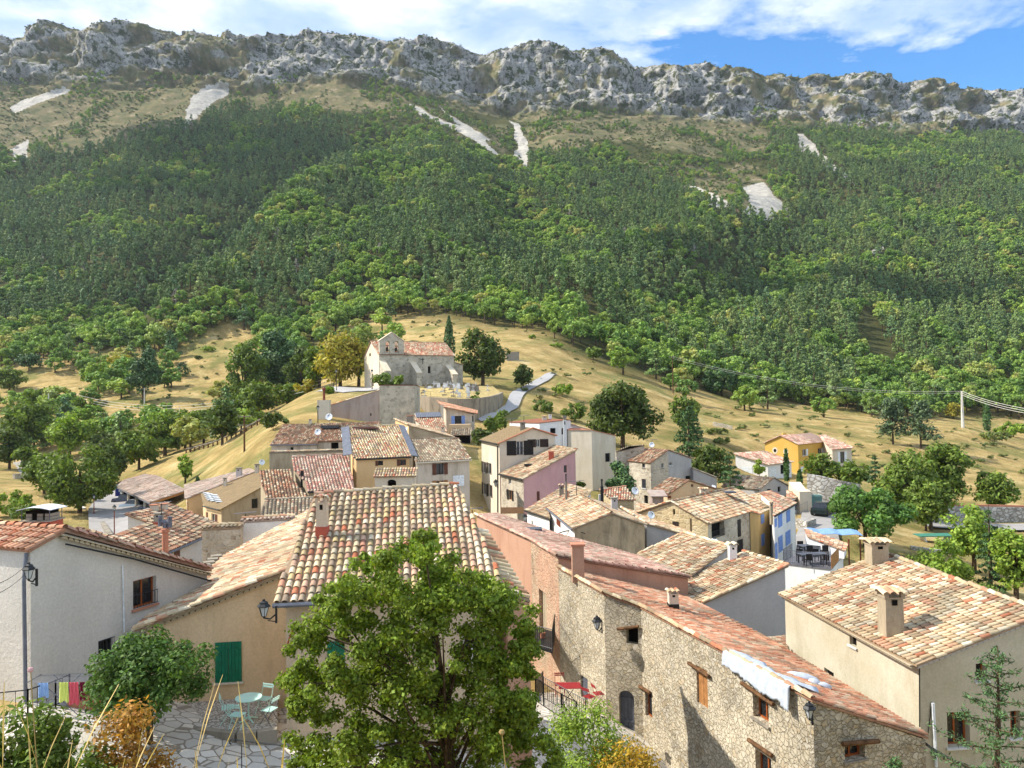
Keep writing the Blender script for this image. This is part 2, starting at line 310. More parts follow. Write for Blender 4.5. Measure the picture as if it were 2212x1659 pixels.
def ground(x, y): return float(terr(np.array([x]), np.array([y]))[0])
rows = np.r_[np.exp(np.linspace(math.log(.8), math.log(100), 110)), np.linspace(101, 300, 150), np.linspace(303, 850, 170), np.linspace(852.5, 1000, 62), [1010, 1030, 1080, 1200]]
cols_a = np.r_[np.linspace(-1.3, -.74, 50), np.linspace(-.735, .735, 900), np.linspace(.74, 1.3, 50)]
if DEV: rows = rows[::2]; cols_a = cols_a[::3]
AA, DD = np.meshgrid(cols_a, rows); X = AA * DD; Y = DD; Z = terr(X, Y)
nr, nc = X.shape; PV = np.c_[X.ravel(), (Y + cliffy(X, Y, Z)).ravel(), Z.ravel()]
ii = np.arange(nr * nc).reshape(nr, nc); F4 = np.c_[ii[:-1, :-1].ravel(), ii[:-1, 1:].ravel(), ii[1:, 1:].ravel(), ii[1:, :-1].ravel()]
pu, pv = proj(X, Y, Z)
SCREE = [[(400, 280), (405, 240), (418, 205), (450, 182), (495, 184), (490, 205), (455, 220), (440, 240), (418, 262)], [(880, 222), (905, 232), (960, 262), (1000, 275), (1040, 300), (1078, 335), (1060, 330), (1000, 290), (935, 262), (895, 240)],
         [(945, 225), (965, 240), (1040, 290), (1060, 305), (1040, 305), (985, 265)], [(1105, 260), (1118, 265), (1135, 300), (1145, 330), (1140, 350), (1150, 378), (1135, 372), (1112, 345), (1118, 310)],
         [(1715, 290), (1735, 290), (1765, 320), (1790, 345), (1830, 375), (1845, 400), (1805, 370), (1765, 345), (1725, 320)], [(1600, 405), (1650, 395), (1690, 440), (1690, 470), (1640, 478), (1600, 470), (1620, 440)],
         [(1480, 400), (1520, 410), (1580, 440), (1560, 452), (1500, 430)], [(20, 230), (50, 215), (140, 190), (150, 198), (80, 225), (30, 245)], [(20, 320), (60, 300), (60, 345), (30, 350)], [(30, 1000), (90, 985), (110, 1010), (60, 1040)], [(1880, 540), (1905, 530), (1900, 560)]]
BARE = [[(-500, 160), (500, 160), (560, 200), (500, 240), (420, 280), (300, 300), (150, 330), (-500, 360)], [(500, 180), (760, 165), (860, 200), (960, 240), (1100, 270), (1100, 330), (900, 260), (700, 235), (520, 235)],
        [(1130, 255), (1700, 255), (1700, 300), (1600, 340), (1500, 330), (1300, 300), (1200, 330), (1140, 330)], [(1380, 350), (1500, 350), (1620, 360), (1720, 430), (1700, 480), (1600, 470), (1480, 420), (1380, 380)], [(1830, 370), (2000, 390), (2100, 400), (2180, 430), (2000, 420), (1900, 400)]]
def wmask(polys, u, v, x, y, w=14):
    du = (fbm(x / 25, y / 25, 3, 51) - .5) * w * 2; dv = (fbm(x / 25, y / 25, 3, 61) - .5) * w; m = np.zeros(np.shape(u), bool)
    for p in polys: m |= inpoly(u + du, v + dv, p)
    return m
scree = wmask(SCREE, pu, pv, X, Y, 9)
cb = ip(CBASE, pu); rock = np.clip((cb + 12 - pv) / 18, 0, 1) * (DD > 800); hgt = fbm(X / 22, Z / 14, 5, 71, .6)
n1 = fbm(X / 40, Y / 40, 4, 81)
leftness = ip([(0, .5), (250, .56), (430, .6), (520, .62), (570, .36), (800, .34), (850, .6), (890, .5), (920, .36), (1020, .4), (1060, .62), (1120, .5), (1150, .42), (1400, .42), (1560, .5), (1680, .6), (1800, .56), (1900, .5), (2000, .58), (2200, .45)], pu)
rockm = rock * np.clip((hgt - leftness + .12) * 7, 0, 1)
FOR_LO = [(-900, 800), (0, 790), (150, 775), (240, 760), (330, 765), (400, 740), (460, 705), (520, 690), (570, 760), (620, 800), (700, 740), (760, 705), (830, 690), (880, 685), (960, 700), (1060, 712), (1180, 728), (1260, 785), (1330, 812), (1450, 840), (1600, 866), (1740, 880), (1850, 890), (2000, 900), (2212, 908), (3100, 930)]
dry = np.clip((pv - ip(FOR_LO, pu) + 30) / 40, 0, 1) * (DD < 420)
def attr(me, name, vals):
    a = me.attributes.new(name, 'FLOAT', 'POINT'); a.data.foreach_set('value', np.asarray(vals, np.float32).ravel())
m, nt, b = newmat('terrain'); n = N(nt); co_ = n('ShaderNodeTexCoord').outputs['Object']; A = lambda k: n('ShaderNodeAttribute', attribute_name=k).outputs['Fac']
forest_floor = n.ramp(n.noise(co_, .05, 6, .65), [(.3, S(52, 60, 34)), (.7, S(90, 88, 54))])
maq = n.ramp(n.noise(co_, .09, 7, .72), [(.3, S(76, 84, 54)), (.45, S(98, 98, 68)), (.58, S(124, 112, 84)), (.72, S(160, 150, 126))])
dryc = n.ramp(n.noise(co_, .16, 8, .72), [(.25, S(112, 102, 60)), (.4, S(150, 130, 84)), (.55, S(180, 156, 104)), (.72, S(204, 186, 142))])
dryc = n.mix(n.ramp(n.noise(co_, 1.3, 5, .7), [(.5, 0.), (.75, .55)]), dryc, S(118, 100, 60)); dryc = n.mix(n.ramp(n.noise(co_, .07, 6, .68), [(.47, 0.), (.6, .75)]), dryc, S(106, 112, 62))
rk = n('ShaderNodeTexVoronoi', {'Vector': n.mapping(co_, (1, 1, .55)), 'Scale': .11}, feature='F1')
rockc = n.ramp(n.noise(n.mapping(co_, (1, 1, 2.2)), .16, 9, .72), [(.25, S(120, 118, 116)), (.4, S(172, 170, 166)), (.6, S(212, 208, 200)), (.78, S(218, 200, 168))])
rockc = n.mix(n.ramp(n.noise(n.mapping(co_, (1, 1, .5)), .3, 6, .7), [(.52, 0.), (.62, .8)]), rockc, S(96, 96, 94))
rockc = n.mix(n.ramp(n.noise(co_, .1, 7, .72), [(.5, 0.), (.55, 1.)]), rockc, S(84, 92, 58))
screec = n.ramp(n.noise(co_, .2, 6, .7), [(.3, S(140, 136, 128)), (.7, S(196, 190, 178))])
c = n.mix(A('bare'), forest_floor, maq); c = n.mix(A('dry'), c, dryc); c = n.mix(A('rock'), c, rockc); c = n.mix(n.ramp(n.math('ADD', n.math('MULTIPLY', A('scree'), 1.1), n.math('MULTIPLY', n.noise(co_, .12, 6, .75), .9)), [(.92, 0.), (1., 1.)]), c, screec)
nt.links.new(c, b.inputs['Base Color']); b.inputs['Roughness'].default_value = 1.; b.inputs['Specular IOR Level'].default_value = .05
bh = n.math('MULTIPLY', n.noise(co_, .35, 8, .75), n.math('MULTIPLY', A('rock'), 7.)); bh = n.math('ADD', bh, n.math('MULTIPLY', n.noise(co_, 1.8, 6, .7), .5))
nt.links.new(n.bump(bh, .9, 1.), b.inputs['Normal']); MAT['terrain'] = m
T = mesh('terrain', PV, F4, MAT['terrain'], smooth=True); tag(T, kind='structure')
bare = np.clip(wmask(BARE, pu, pv, X, Y, 30).astype(float) + (pv < cb + 25) * 1., 0, 1)
for k, x in (('rock', rockm), ('scree', scree * 1.), ('bare', bare), ('dry', dry)): attr(T.data, k, x)
# ---------------------------------------------------------------- plant meshes
def quads(c, nrm, s, asp=1., rs=RS):
    """flat leaf quads at centres c with normals nrm, sizes s"""
    k = len(c); a = np.cross(nrm, rs.normal(size=(k, 3))); a /= np.linalg.norm(a, axis=1)[:, None] + 1e-9; b = np.cross(nrm, a)
    a = a * s[:, None]; b = b * (s * asp)[:, None]; v = np.stack([c - a, c - b * .8, c + a, c + b * .8], 1).reshape(-1, 3)
    return v, np.arange(4 * k).reshape(k, 4)
def crown(n, clumps, rad, leaf, jit=.35, up=.5, rs=RS, asp=.6, cvar=(.55, 1.35)):
    """clumps (k,3) centres, rad (k,) radii. leaves lie on the shells of the clumps"""
    k = rs.randint(0, len(clumps), n); d = rs.normal(size=(n, 3)); d /= np.linalg.norm(d, axis=1)[:, None]
    r = rad[k] * (1 - np.abs(rs.normal(size=n)) * jit); c = clumps[k] + d * r[:, None] * np.array([1, 1, .8])
    nr_ = d + rs.normal(size=(n, 3)) * .55 + np.array([0, 0, up]); nr_ /= np.linalg.norm(nr_, axis=1)[:, None]
    v, f = quads(c, nr_, leaf * rs.uniform(.6, 1.3, n), asp, rs)
    cl = rs.uniform(.8, 1.2, len(clumps))[k] * rs.uniform(cvar[0], cvar[1], n); col = np.c_[cl * rs.uniform(.9, 1.15, n), cl, cl * rs.uniform(.7, 1.1, n)]
    return v, f, col
def blob_clumps(k, rx, ry, rz, cz, rs=RS, r=(.22, .36), hollow=.55, flatb=.35):
    d = rs.normal(size=(k, 3)); d /= np.linalg.norm(d, axis=1)[:, None]; d[:, 2] = np.where(d[:, 2] < 0, d[:, 2] * (1 - flatb), d[:, 2]); t = rs.uniform(hollow, .86, k)
    return d * t[:, None] * np.array([rx, ry, rz]) + np.array([0, 0, cz]), rs.uniform(r[0], r[1], k) * min(rx, rz) * 1.05
def limbs(mb, h, r, tips, rs=RS, base=.3):
    mb.tube([(0, 0, -.6), (r * .2, 0, h * .2), (0, r * .3, h * .45), (r * .3, -r * .2, h * .75)], [r * 1.25, r, r * .75, r * .35], 7)
    for t in tips:
        s = np.array([0, 0, h * rs.uniform(base, .6)]); mid = (s + t) / 2 + np.array([0, 0, -.06 * h])
        mb.tube([s, mid, t], [r * .45, r * .28, r * .1], 5)
def two(name, v, f, c, mb, mf, link=False):
    """one mesh: leaves + wood"""
    n = len(v); vv = np.r_[v, np.array(mb.v)] if mb.v else v; ff = [tuple(x) for x in f.tolist()] + [tuple(i + n for i in x) for x in mb.f]
    return mesh(name, vv, ff, [mf, MAT['bark']], cols=np.r_[c, np.ones((len(mb.f), 3)) * .5], mi=[0] * len(f) + [1] * len(mb.f), link=link)
MAT['pine'] = leafmat('pine_needles', [S(98, 124, 78), S(116, 142, 84), S(130, 152, 92), S(104, 134, 92), S(144, 160, 98)], 0)
MAT['broad'] = leafmat('broad_leaves', [S(102, 132, 70), S(116, 146, 72), S(132, 158, 78), S(104, 136, 70), S(156, 176, 88), S(124, 156, 80), S(176, 174, 108)], .2)
MAT['shrub'] = leafmat('shrub_leaves', [S(92, 106, 58), S(116, 126, 72), S(100, 118, 62), S(140, 138, 84)], 0)
def pine_proto(i):
    rs = np.random.RandomState(100 + i); H = 10.; n = 1500 if not DEV else 700; cl = []; ra = []
    top = rs.uniform(.9, 1.1)
    for k in range(26):
        h = rs.uniform(.28, 1.) ; w = (1 - h) ** .75 * 3.0 * top + .35; an = rs.uniform(0, 6.28); t = rs.uniform(.35, 1.)
        cl.append((math.cos(an) * w * t, math.sin(an) * w * t, h * H)); ra.append(rs.uniform(.55, 1.15) * (1.25 - h * .6))
    v, f, c = crown(n, np.array(cl), np.array(ra), .34, .4, .7, rs, .45, (.5, 1.4)); v[:, 2] = v[:, 2] * 1. ; mb = MB(); mb.tube([(0, 0, -1.5), (0, 0, 4), (0, 0, 9.6)], [.28, .2, .04], 5)
    return two('pine_tree', v, f, c, mb, MAT['pine'])
def broad_proto(i, mat='broad', H=8., n=1500):
    rs = np.random.RandomState(200 + i); n = n if not DEV else n // 2; cl, ra = blob_clumps(22, 3.1, 3.1, 3.0, 4.6, rs, (.2, .36)); v, f, c = crown(n, cl, ra, .34, .3, .5, rs, .7, (.55, 1.35))
    mb = MB(); mb.tube([(0, 0, -1.2), (.1, 0, 2), (0, .1, 5)], [.26, .2, .06], 5); return two('broadleaf_tree', v, f, c, mb, MAT[mat])
def shrub_proto(i):
    rs = np.random.RandomState(300 + i); cl, ra = blob_clumps(7, .9, .9, .6, .45, rs, (.4, .6), .3); v, f, c = crown(170, cl, ra, .17, .3, .6, rs, .6); return mesh('shrub', v, f, MAT['shrub'], cols=c, link=False)
PINES = [pine_proto(i) for i in range(5)]; BROADS = [broad_proto(i) for i in range(5)]; SHRUBS = [shrub_proto(i) for i in range(4)]
# ---------------------------------------------------------------- forest
FOR_HI = [(-900, 340), (0, 335), (150, 330), (240, 310), (330, 285), (420, 262), (500, 232), (640, 232), (760, 262), (830, 285), (900, 300), (1000, 330), (1100, 355), (1180, 352), (1260, 325), (1330, 330), (1400, 372), (1480, 410), (1560, 445), (1640, 478), (1690, 470), (1700, 380), (1690, 330), (1660, 290), (1800, 275), (2212, 300), (3100, 310)]
CLEAR = [[(850, 700), (960, 672), (1040, 700), (1180, 722), (1260, 780), (1160, 800), (1090, 760), (900, 760)], [(1840, 690), (1890, 660), (1900, 720), (1960, 800), (1900, 800), (1850, 740)], [(280, 690), (340, 665), (350, 690), (300, 715)], [(380, 800), (470, 705), (560, 720), (560, 790), (450, 900), (150, 910), (150, 880), (330, 850)]]
def scatter():
    k = 52000; a = RS.uniform(-.86, .86, k); d = np.sqrt(RS.uniform(235 ** 2, 905 ** 2, k)); x = a * d; y = d; z = terr(x, y); u, v = proj(x, y, z)
    du = (fbm(x / 30, y / 30, 3, 91) - .5) * 50; lo = ip(FOR_LO, u) + du * .7; hi = ip(FOR_HI, u) + du
    core = (v < lo) & (v > hi); edge = (v <= hi) & (v > ip(CBASE, u) - 60)
    scm = wmask(SCREE, u, v, x, y, 9); cl = wmask(CLEAR, u, v, x, y, 14)
    clump = fbm(x / 38, y / 38, 4, 15); core &= ~scm & ~cl; prob = np.where(core, 1., 0.)
    prob = np.where(edge & ~scm, np.clip((clump - .5) * 5, 0, .85) * ip([(0, .7), (420, .8), (850, 1.), (2200, 1.7)], u), prob)
    keep = RS.uniform(size=k) < prob; idx = np.where(keep)[0]
    cell = {}; out = []
    size = np.where(core, RS.uniform(.62, 1.12, k), RS.uniform(.32, .7, k))
    for i in idx:
        s = 4.3 * size[i] + .3; key = (int(x[i] // 5), int(y[i] // 5)); ok = True
        for dx in (-1, 0, 1):
            for dy in (-1, 0, 1):
                for j in cell.get((key[0] + dx, key[1] + dy), ()):
                    if (x[i] - x[j]) ** 2 + (y[i] - y[j]) ** 2 < (2.15 * (size[i] + size[j])) ** 2: ok = False; break
        if ok: cell.setdefault(key, []).append(i); out.append(i)
    o = np.array(out); kind = fbm(x[o] / 34, y[o] / 34, 4, 25) + RS.normal(size=len(o)) * .035
    bfrac = ip([(0, .46), (500, .47), (900, .5), (1300, .5), (1700, .47), (2000, .5), (2212, .52)], u[o]) + np.clip((v[o] - ip(FOR_LO, u[o]) + 90) / 70, 0, 1) * .3 + np.where(v[o] > 560, .03, -.03)
    isb = kind < bfrac - .03; isb |= (v[o] < ip(FOR_HI, u[o])) & (RS.uniform(size=len(o)) < .6)
    return x[o], y[o], z[o], size[o], isb, u[o], v[o]
fx, fy, fz, fs, fb, fu, fv = scatter()
print('forest trees', len(fx), int(fb.sum()))
inview = (fu > -10) & (fu < 2222); idxs = []
for isb in (True, False):
    c_ = np.where((fb == isb) & inview)[0]; c_ = c_[np.argsort(fy[c_] / fs[c_])]; idxs.append(c_[:130 if isb else 230])
def zone(u): return ['far left', 'left', 'middle', 'right', 'far right'][min(4, int(max(0, u) / 443))]
for isb, ids in zip((True, False), idxs):
    for i in ids:
        pr = (BROADS if isb else PINES)[rnd.randrange(5)]; o = bpy.data.objects.new('broadleaf_tree' if isb else 'pine_tree', pr.data); COL.objects.link(o)
        s = fs[i] * 1.22; o.location = (fx[i], fy[i], fz[i] - .2); o.scale = (s, s, s * rnd.uniform(.9, 1.15)); o.rotation_euler = (0, 0, rnd.uniform(0, 6.28))
        z_ = zone(fu[i])
        if isb: tag(o, f'bright green broadleaf tree in the lower edge of the {z_} part of the forest', 'tree', f'broadleaf trees of the {z_} forest edge')
        else: tag(o, f'dark green pine standing among the nearest pines of the {z_} part of the forest', 'tree', f'nearest pines of the {z_} forest')
rest = np.ones(len(fx), bool)
for ids in idxs: rest[ids] = False
def gn_scatter(name, pts, scl, protos, idx, label, cat):
    """one stuff object: points instanced with the given prototype meshes"""
    me = bpy.data.meshes.new(name); me.vertices.add(len(pts)); me.vertices.foreach_set('co', np.asarray(pts, np.float32).ravel())
    for k, ty, d, key in (('scl', 'FLOAT', scl, 'value'), ('idx', 'INT', idx, 'value'), ('rot', 'FLOAT', RS.uniform(0, 6.28, len(pts)), 'value')):
        at = me.attributes.new(k, ty, 'POINT'); at.data.foreach_set(key, np.asarray(d, np.float32 if ty == 'FLOAT' else np.int32))
    o = bpy.data.objects.new(name, me); COL.objects.link(o); tag(o, label, cat, kind='stuff')
    g = bpy.data.node_groups.new(name, 'GeometryNodeTree'); g.interface.new_socket('Geometry', in_out='INPUT', socket_type='NodeSocketGeometry'); g.interface.new_socket('Geometry', in_out='OUTPUT', socket_type='NodeSocketGeometry')
    nd = g.nodes.new; L = g.links.new; gi = nd('NodeGroupInput'); go = nd('NodeGroupOutput'); gg = nd('GeometryNodeGeometryToInstance')
    for p in protos:
        oi = nd('GeometryNodeObjectInfo'); oi.inputs['Object'].default_value = p; oi.inputs['As Instance'].default_value = True; L(oi.outputs['Geometry'], gg.inputs[0])
    # join keeps reverse order of links: fine, the index only picks a variant
    jn = nd('GeometryNodeJoinGeometry')
    for p in list(g.nodes):
        if p.bl_idname == 'GeometryNodeObjectInfo': L(p.outputs['Geometry'], jn.inputs[0])
    ip_ = nd('GeometryNodeInstanceOnPoints'); ip_.inputs['Pick Instance'].default_value = True; L(gi.outputs[0], ip_.inputs['Points']); L(jn.outputs[0], ip_.inputs['Instance'])
    def at(k, ty):
        a = nd('GeometryNodeInputNamedAttribute'); a.data_type = ty; a.inputs[0].default_value = k; return a.outputs[0]
    L(at('idx', 'INT'), ip_.inputs['Instance Index']); L(at('scl', 'FLOAT'), ip_.inputs['Scale'])
    cx = nd('ShaderNodeCombineXYZ'); L(at('rot', 'FLOAT'), cx.inputs[2]); er = nd('FunctionNodeEulerToRotation'); L(cx.outputs[0], er.inputs[0]); L(er.outputs[0], ip_.inputs['Rotation'])
    L(ip_.outputs[0], go.inputs[0]); g.nodes.remove(gg); md = o.modifiers.new('scatter', 'NODES'); md.node_group = g; return o
for isb, nm, pro, lb in ((False, 'pine_forest', PINES, 'distant dark green pine forest covering the mountain slope'), (True, 'broadleaf_forest', BROADS, 'distant lighter green broadleaf woods mixed into the pine forest')):
    w = rest & (fb == isb); gn_scatter(nm, np.c_[fx[w], fy[w], fz[w] - .2], fs[w] * 1.22, pro, RS.randint(0, 5, w.sum()), lb, 'forest')
# maquis shrubs on the bare slopes, cliffs and clearings
def shrubs():
    k = 60000; a = RS.uniform(-.86, .86, k); d = np.sqrt(RS.uniform(230 ** 2, 985 ** 2, k)); x = a * d; z = terr(x, d); u, v = proj(x, d, z); cl = fbm(x / 16, d / 16, 4, 33)
    up = (v < ip(FOR_HI, u) + 30) | wmask(CLEAR, u, v, x, d, 10) | ((v > ip(FOR_LO, u) - 10) & (cl > .6)); scm = wmask(SCREE, u, v, x, d, 8); far = d > 860
    keep = up & ~scm & (cl > np.where(far, .5, .44)) & (RS.uniform(size=k) < np.where(d < 420, .3, .8)); s = RS.uniform(.7, 2.2, k) * np.where(d < 420, .5, 1.); return x[keep], d[keep], z[keep], s[keep]
sx, sy, sz, ss = shrubs(); sy = sy + cliffy(sx, sy, sz); print('shrubs', len(sx)); gn_scatter('scrub', np.c_[sx, sy, sz - .05], ss, SHRUBS, RS.randint(0, 4, len(sx)), 'low dark green scrub dotted over the cliffs and bare slopes', 'scrub')
# ---------------------------------------------------------------- houses
PAL = dict(
    mixed=[(S(226, 204, 166), 5), (S(232, 216, 186), 4), (S(218, 178, 150), 3.5), (S(208, 152, 124), 1.6), (S(196, 120, 88), .7), (S(170, 150, 128), 1.5), (S(216, 190, 140), 3)],
    pale=[(S(226, 206, 170), 5), (S(216, 186, 148), 5), (S(208, 160, 128), 3), (S(196, 128, 96), 1.3), (S(232, 218, 190), 3), (S(180, 155, 125), 2)],
    orange=[(S(220, 158, 124), 6), (S(226, 174, 140), 5), (S(206, 132, 98), 2), (S(228, 198, 166), 3), (S(184, 130, 104), 1)],
    pink=[(S(212, 168, 148), 6), (S(220, 182, 160), 4), (S(200, 148, 130), 3), (S(228, 206, 182), 2)],
    old=[(S(178, 130, 102), 4), (S(214, 190, 156), 4), (S(150, 120, 100), 3), (S(200, 150, 120), 4), (S(125, 105, 90), 1.5), (S(226, 206, 176), 2)],
    red=[(S(212, 150, 124), 3), (S(224, 184, 150), 4), (S(200, 116, 90), 1.3), (S(230, 214, 186), 4), (S(196, 166, 140), 2)],
    villa=[(S(214, 166, 148), 4), (S(226, 192, 172), 3), (S(202, 142, 124), 2), (S(230, 212, 190), 3)],
    grey=[(S(190, 172, 148), 4), (S(214, 200, 172), 4), (S(150, 135, 118), 3), (S(180, 140, 115), 2)],
    white=[(S(232, 214, 196), 4), (S(226, 196, 176), 3), (S(210, 176, 156), 2)])
def pick(pal, k, cx=None, cy=None):
    cs = np.array([c for c, _ in PAL[pal]]); w = np.array([x for _, x in PAL[pal]], float); w /= w.sum()
    i = RS.choice(len(w), k, p=w); return cs[i] * RS.uniform(.8, 1.1, (k, 1)) * .86
class Pl:
    """roof plane through the horizontal line A-B rising with the slope towards up ('f','b','l','r')"""
    def __init__(s, A, B, up, slope):
        s.a = np.array(A, float); e = np.array(B, float) - s.a; e[2] = 0; s.e = e / np.linalg.norm(e); w = np.array([-s.e[1], s.e[0], 0.])
        want = dict(f=(0, 1), b=(0, -1), l=(-1, 0), r=(1, 0))[up]
        if w[0] * want[0] + w[1] * want[1] < 0: w = -w
        s.u = w + np.array([0, 0, slope]); s.u /= np.linalg.norm(s.u); s.h = w; s.slope = slope
        s.n = np.cross(s.e, s.u); s.n *= np.sign(s.n[2])
    def z(s, x, y): return s.a[2] - (s.n[0] * (x - s.a[0]) + s.n[1] * (y - s.a[1])) / s.n[2]
    def hit(s, p): r = ray(*p); return r * (np.dot(s.n, s.a) / np.dot(s.n, r))
def level(A, px):
    """point on the ray of pixel px at the height of A"""
    return Pz(px[0], px[1], A[2])
def tiles(mb, base, du, dv, L, Wd, r0=.088, segs=5, pal='mixed', colr=None):
    """half-pipe tiles. base (k,3) lower centre, du (k,3) axis unit (uphill), dv (k,3) across unit, L (k,) length"""
    k = len(base); nrm = np.cross(dv, du); nrm *= np.sign(nrm[:, 2])[:, None]; an = np.linspace(0, math.pi, segs + 1); V = []
    lift = RS.uniform(.004, .02, k) + .016
    for ln, r, hh in ((0, 1., lift), (1, .82, lift * 0 - .004)):
        for t in an: V.append(base + du * (L * ln)[:, None] + dv * (math.cos(t) * r * r0) + nrm * (hh + math.sin(t) * r * r0 * .92)[:, None])
    V = np.stack(V, 1); m_ = segs + 1; F = []
    for j in range(segs): F.append([j, j + 1, m_ + j + 1, m_ + j])
    F = np.array(F); idx = np.arange(k)[:, None, None] * (2 * m_) + F[None]; c = pick(pal, k) if colr is None else colr
    sp_ = fbm(base[:, 0] * .55, base[:, 1] * .55, 4, 77, .6)[:, None]; s2 = fbm(base[:, 0] * 1.3 + 9, base[:, 1] * 1.3, 3, 87, .6)[:, None]; c = c * (.62 + .76 * sp_); c = c * (1 - np.clip((s2 - .56) * 4, 0, .55)) + np.array(S(128, 118, 98)) * np.clip((s2 - .56) * 4, 0, .55)
    return V.reshape(-1, 3), idx.reshape(-1, 4), np.repeat(c, segs, 0)
def clipcols(poly, xs):
    out = []
    for x in xs:
        t = []
        for i in range(len(poly)):
            (x0, y0), (x1, y1) = poly[i], poly[(i + 1) % len(poly)]
            if (x0 > x) != (x1 > x): t.append(y0 + (y1 - y0) * (x - x0) / (x1 - x0))
        t.sort(); out += [(x, t[j], t[j + 1]) for j in range(0, len(t) - 1, 2)]
    return out
def cat_mesh(parts):
    V = []; F = []; Cc = []; n = 0
    for v, f, c in parts: V.append(v); F.append(f + n); Cc.append(c); n += len(v)
    return np.concatenate(V), np.concatenate(F), np.concatenate(Cc)
def slab(p3, th=.07, drop=.0):
    """closed roof board under the tiles (quads only via fan of degenerate-free quads)"""
    p3 = [np.array(p, float) - np.array([0, 0, drop]) for p in p3]; k = len(p3); v = p3 + [p - np.array([0, 0, th]) for p in p3]
    tri = tessellate_polygon([[Vector((p[0], p[1], 0)) for p in p3]]); f = []
    for t in tri:
        a, b_, c = t; A_, B_, C_ = p3[a], p3[b_], p3[c]
        if np.cross(B_ - A_, C_ - A_)[2] < 0: a, c = c, a
        f.append((a, b_, c)); f.append((c + k, b_ + k, a + k))
    ar = sum(p3[i][0] * p3[(i + 1) % k][1] - p3[(i + 1) % k][0] * p3[i][1] for i in range(k))
    for i in range(k):
        j = (i + 1) % k; f.append((i, i + k, j + k, j) if ar > 0 else (j, j + k, i + k, i))
    return np.array(v), f
def caps(p0, p1, pal, r=.11, L=.42, segs=5, side=False):
    p0, p1 = np.array(p0), np.array(p1); d = p1 - p0; n_ = max(1, int(np.linalg.norm(d) / (L * .88))); du = d / np.linalg.norm(d); dv = np.cross(du, [0, 0, 1.]); dv /= np.linalg.norm(dv)
    b_ = p0 + np.outer(np.arange(n_) / n_, d) + np.array([0, 0, .05]) + RS.normal(size=(n_, 3)) * .008; return tiles(None, b_, np.tile(du, (n_, 1)), np.tile(dv, (n_, 1)), np.full(n_, np.linalg.norm(d) / n_ * 1.08), None, r, segs, pal)
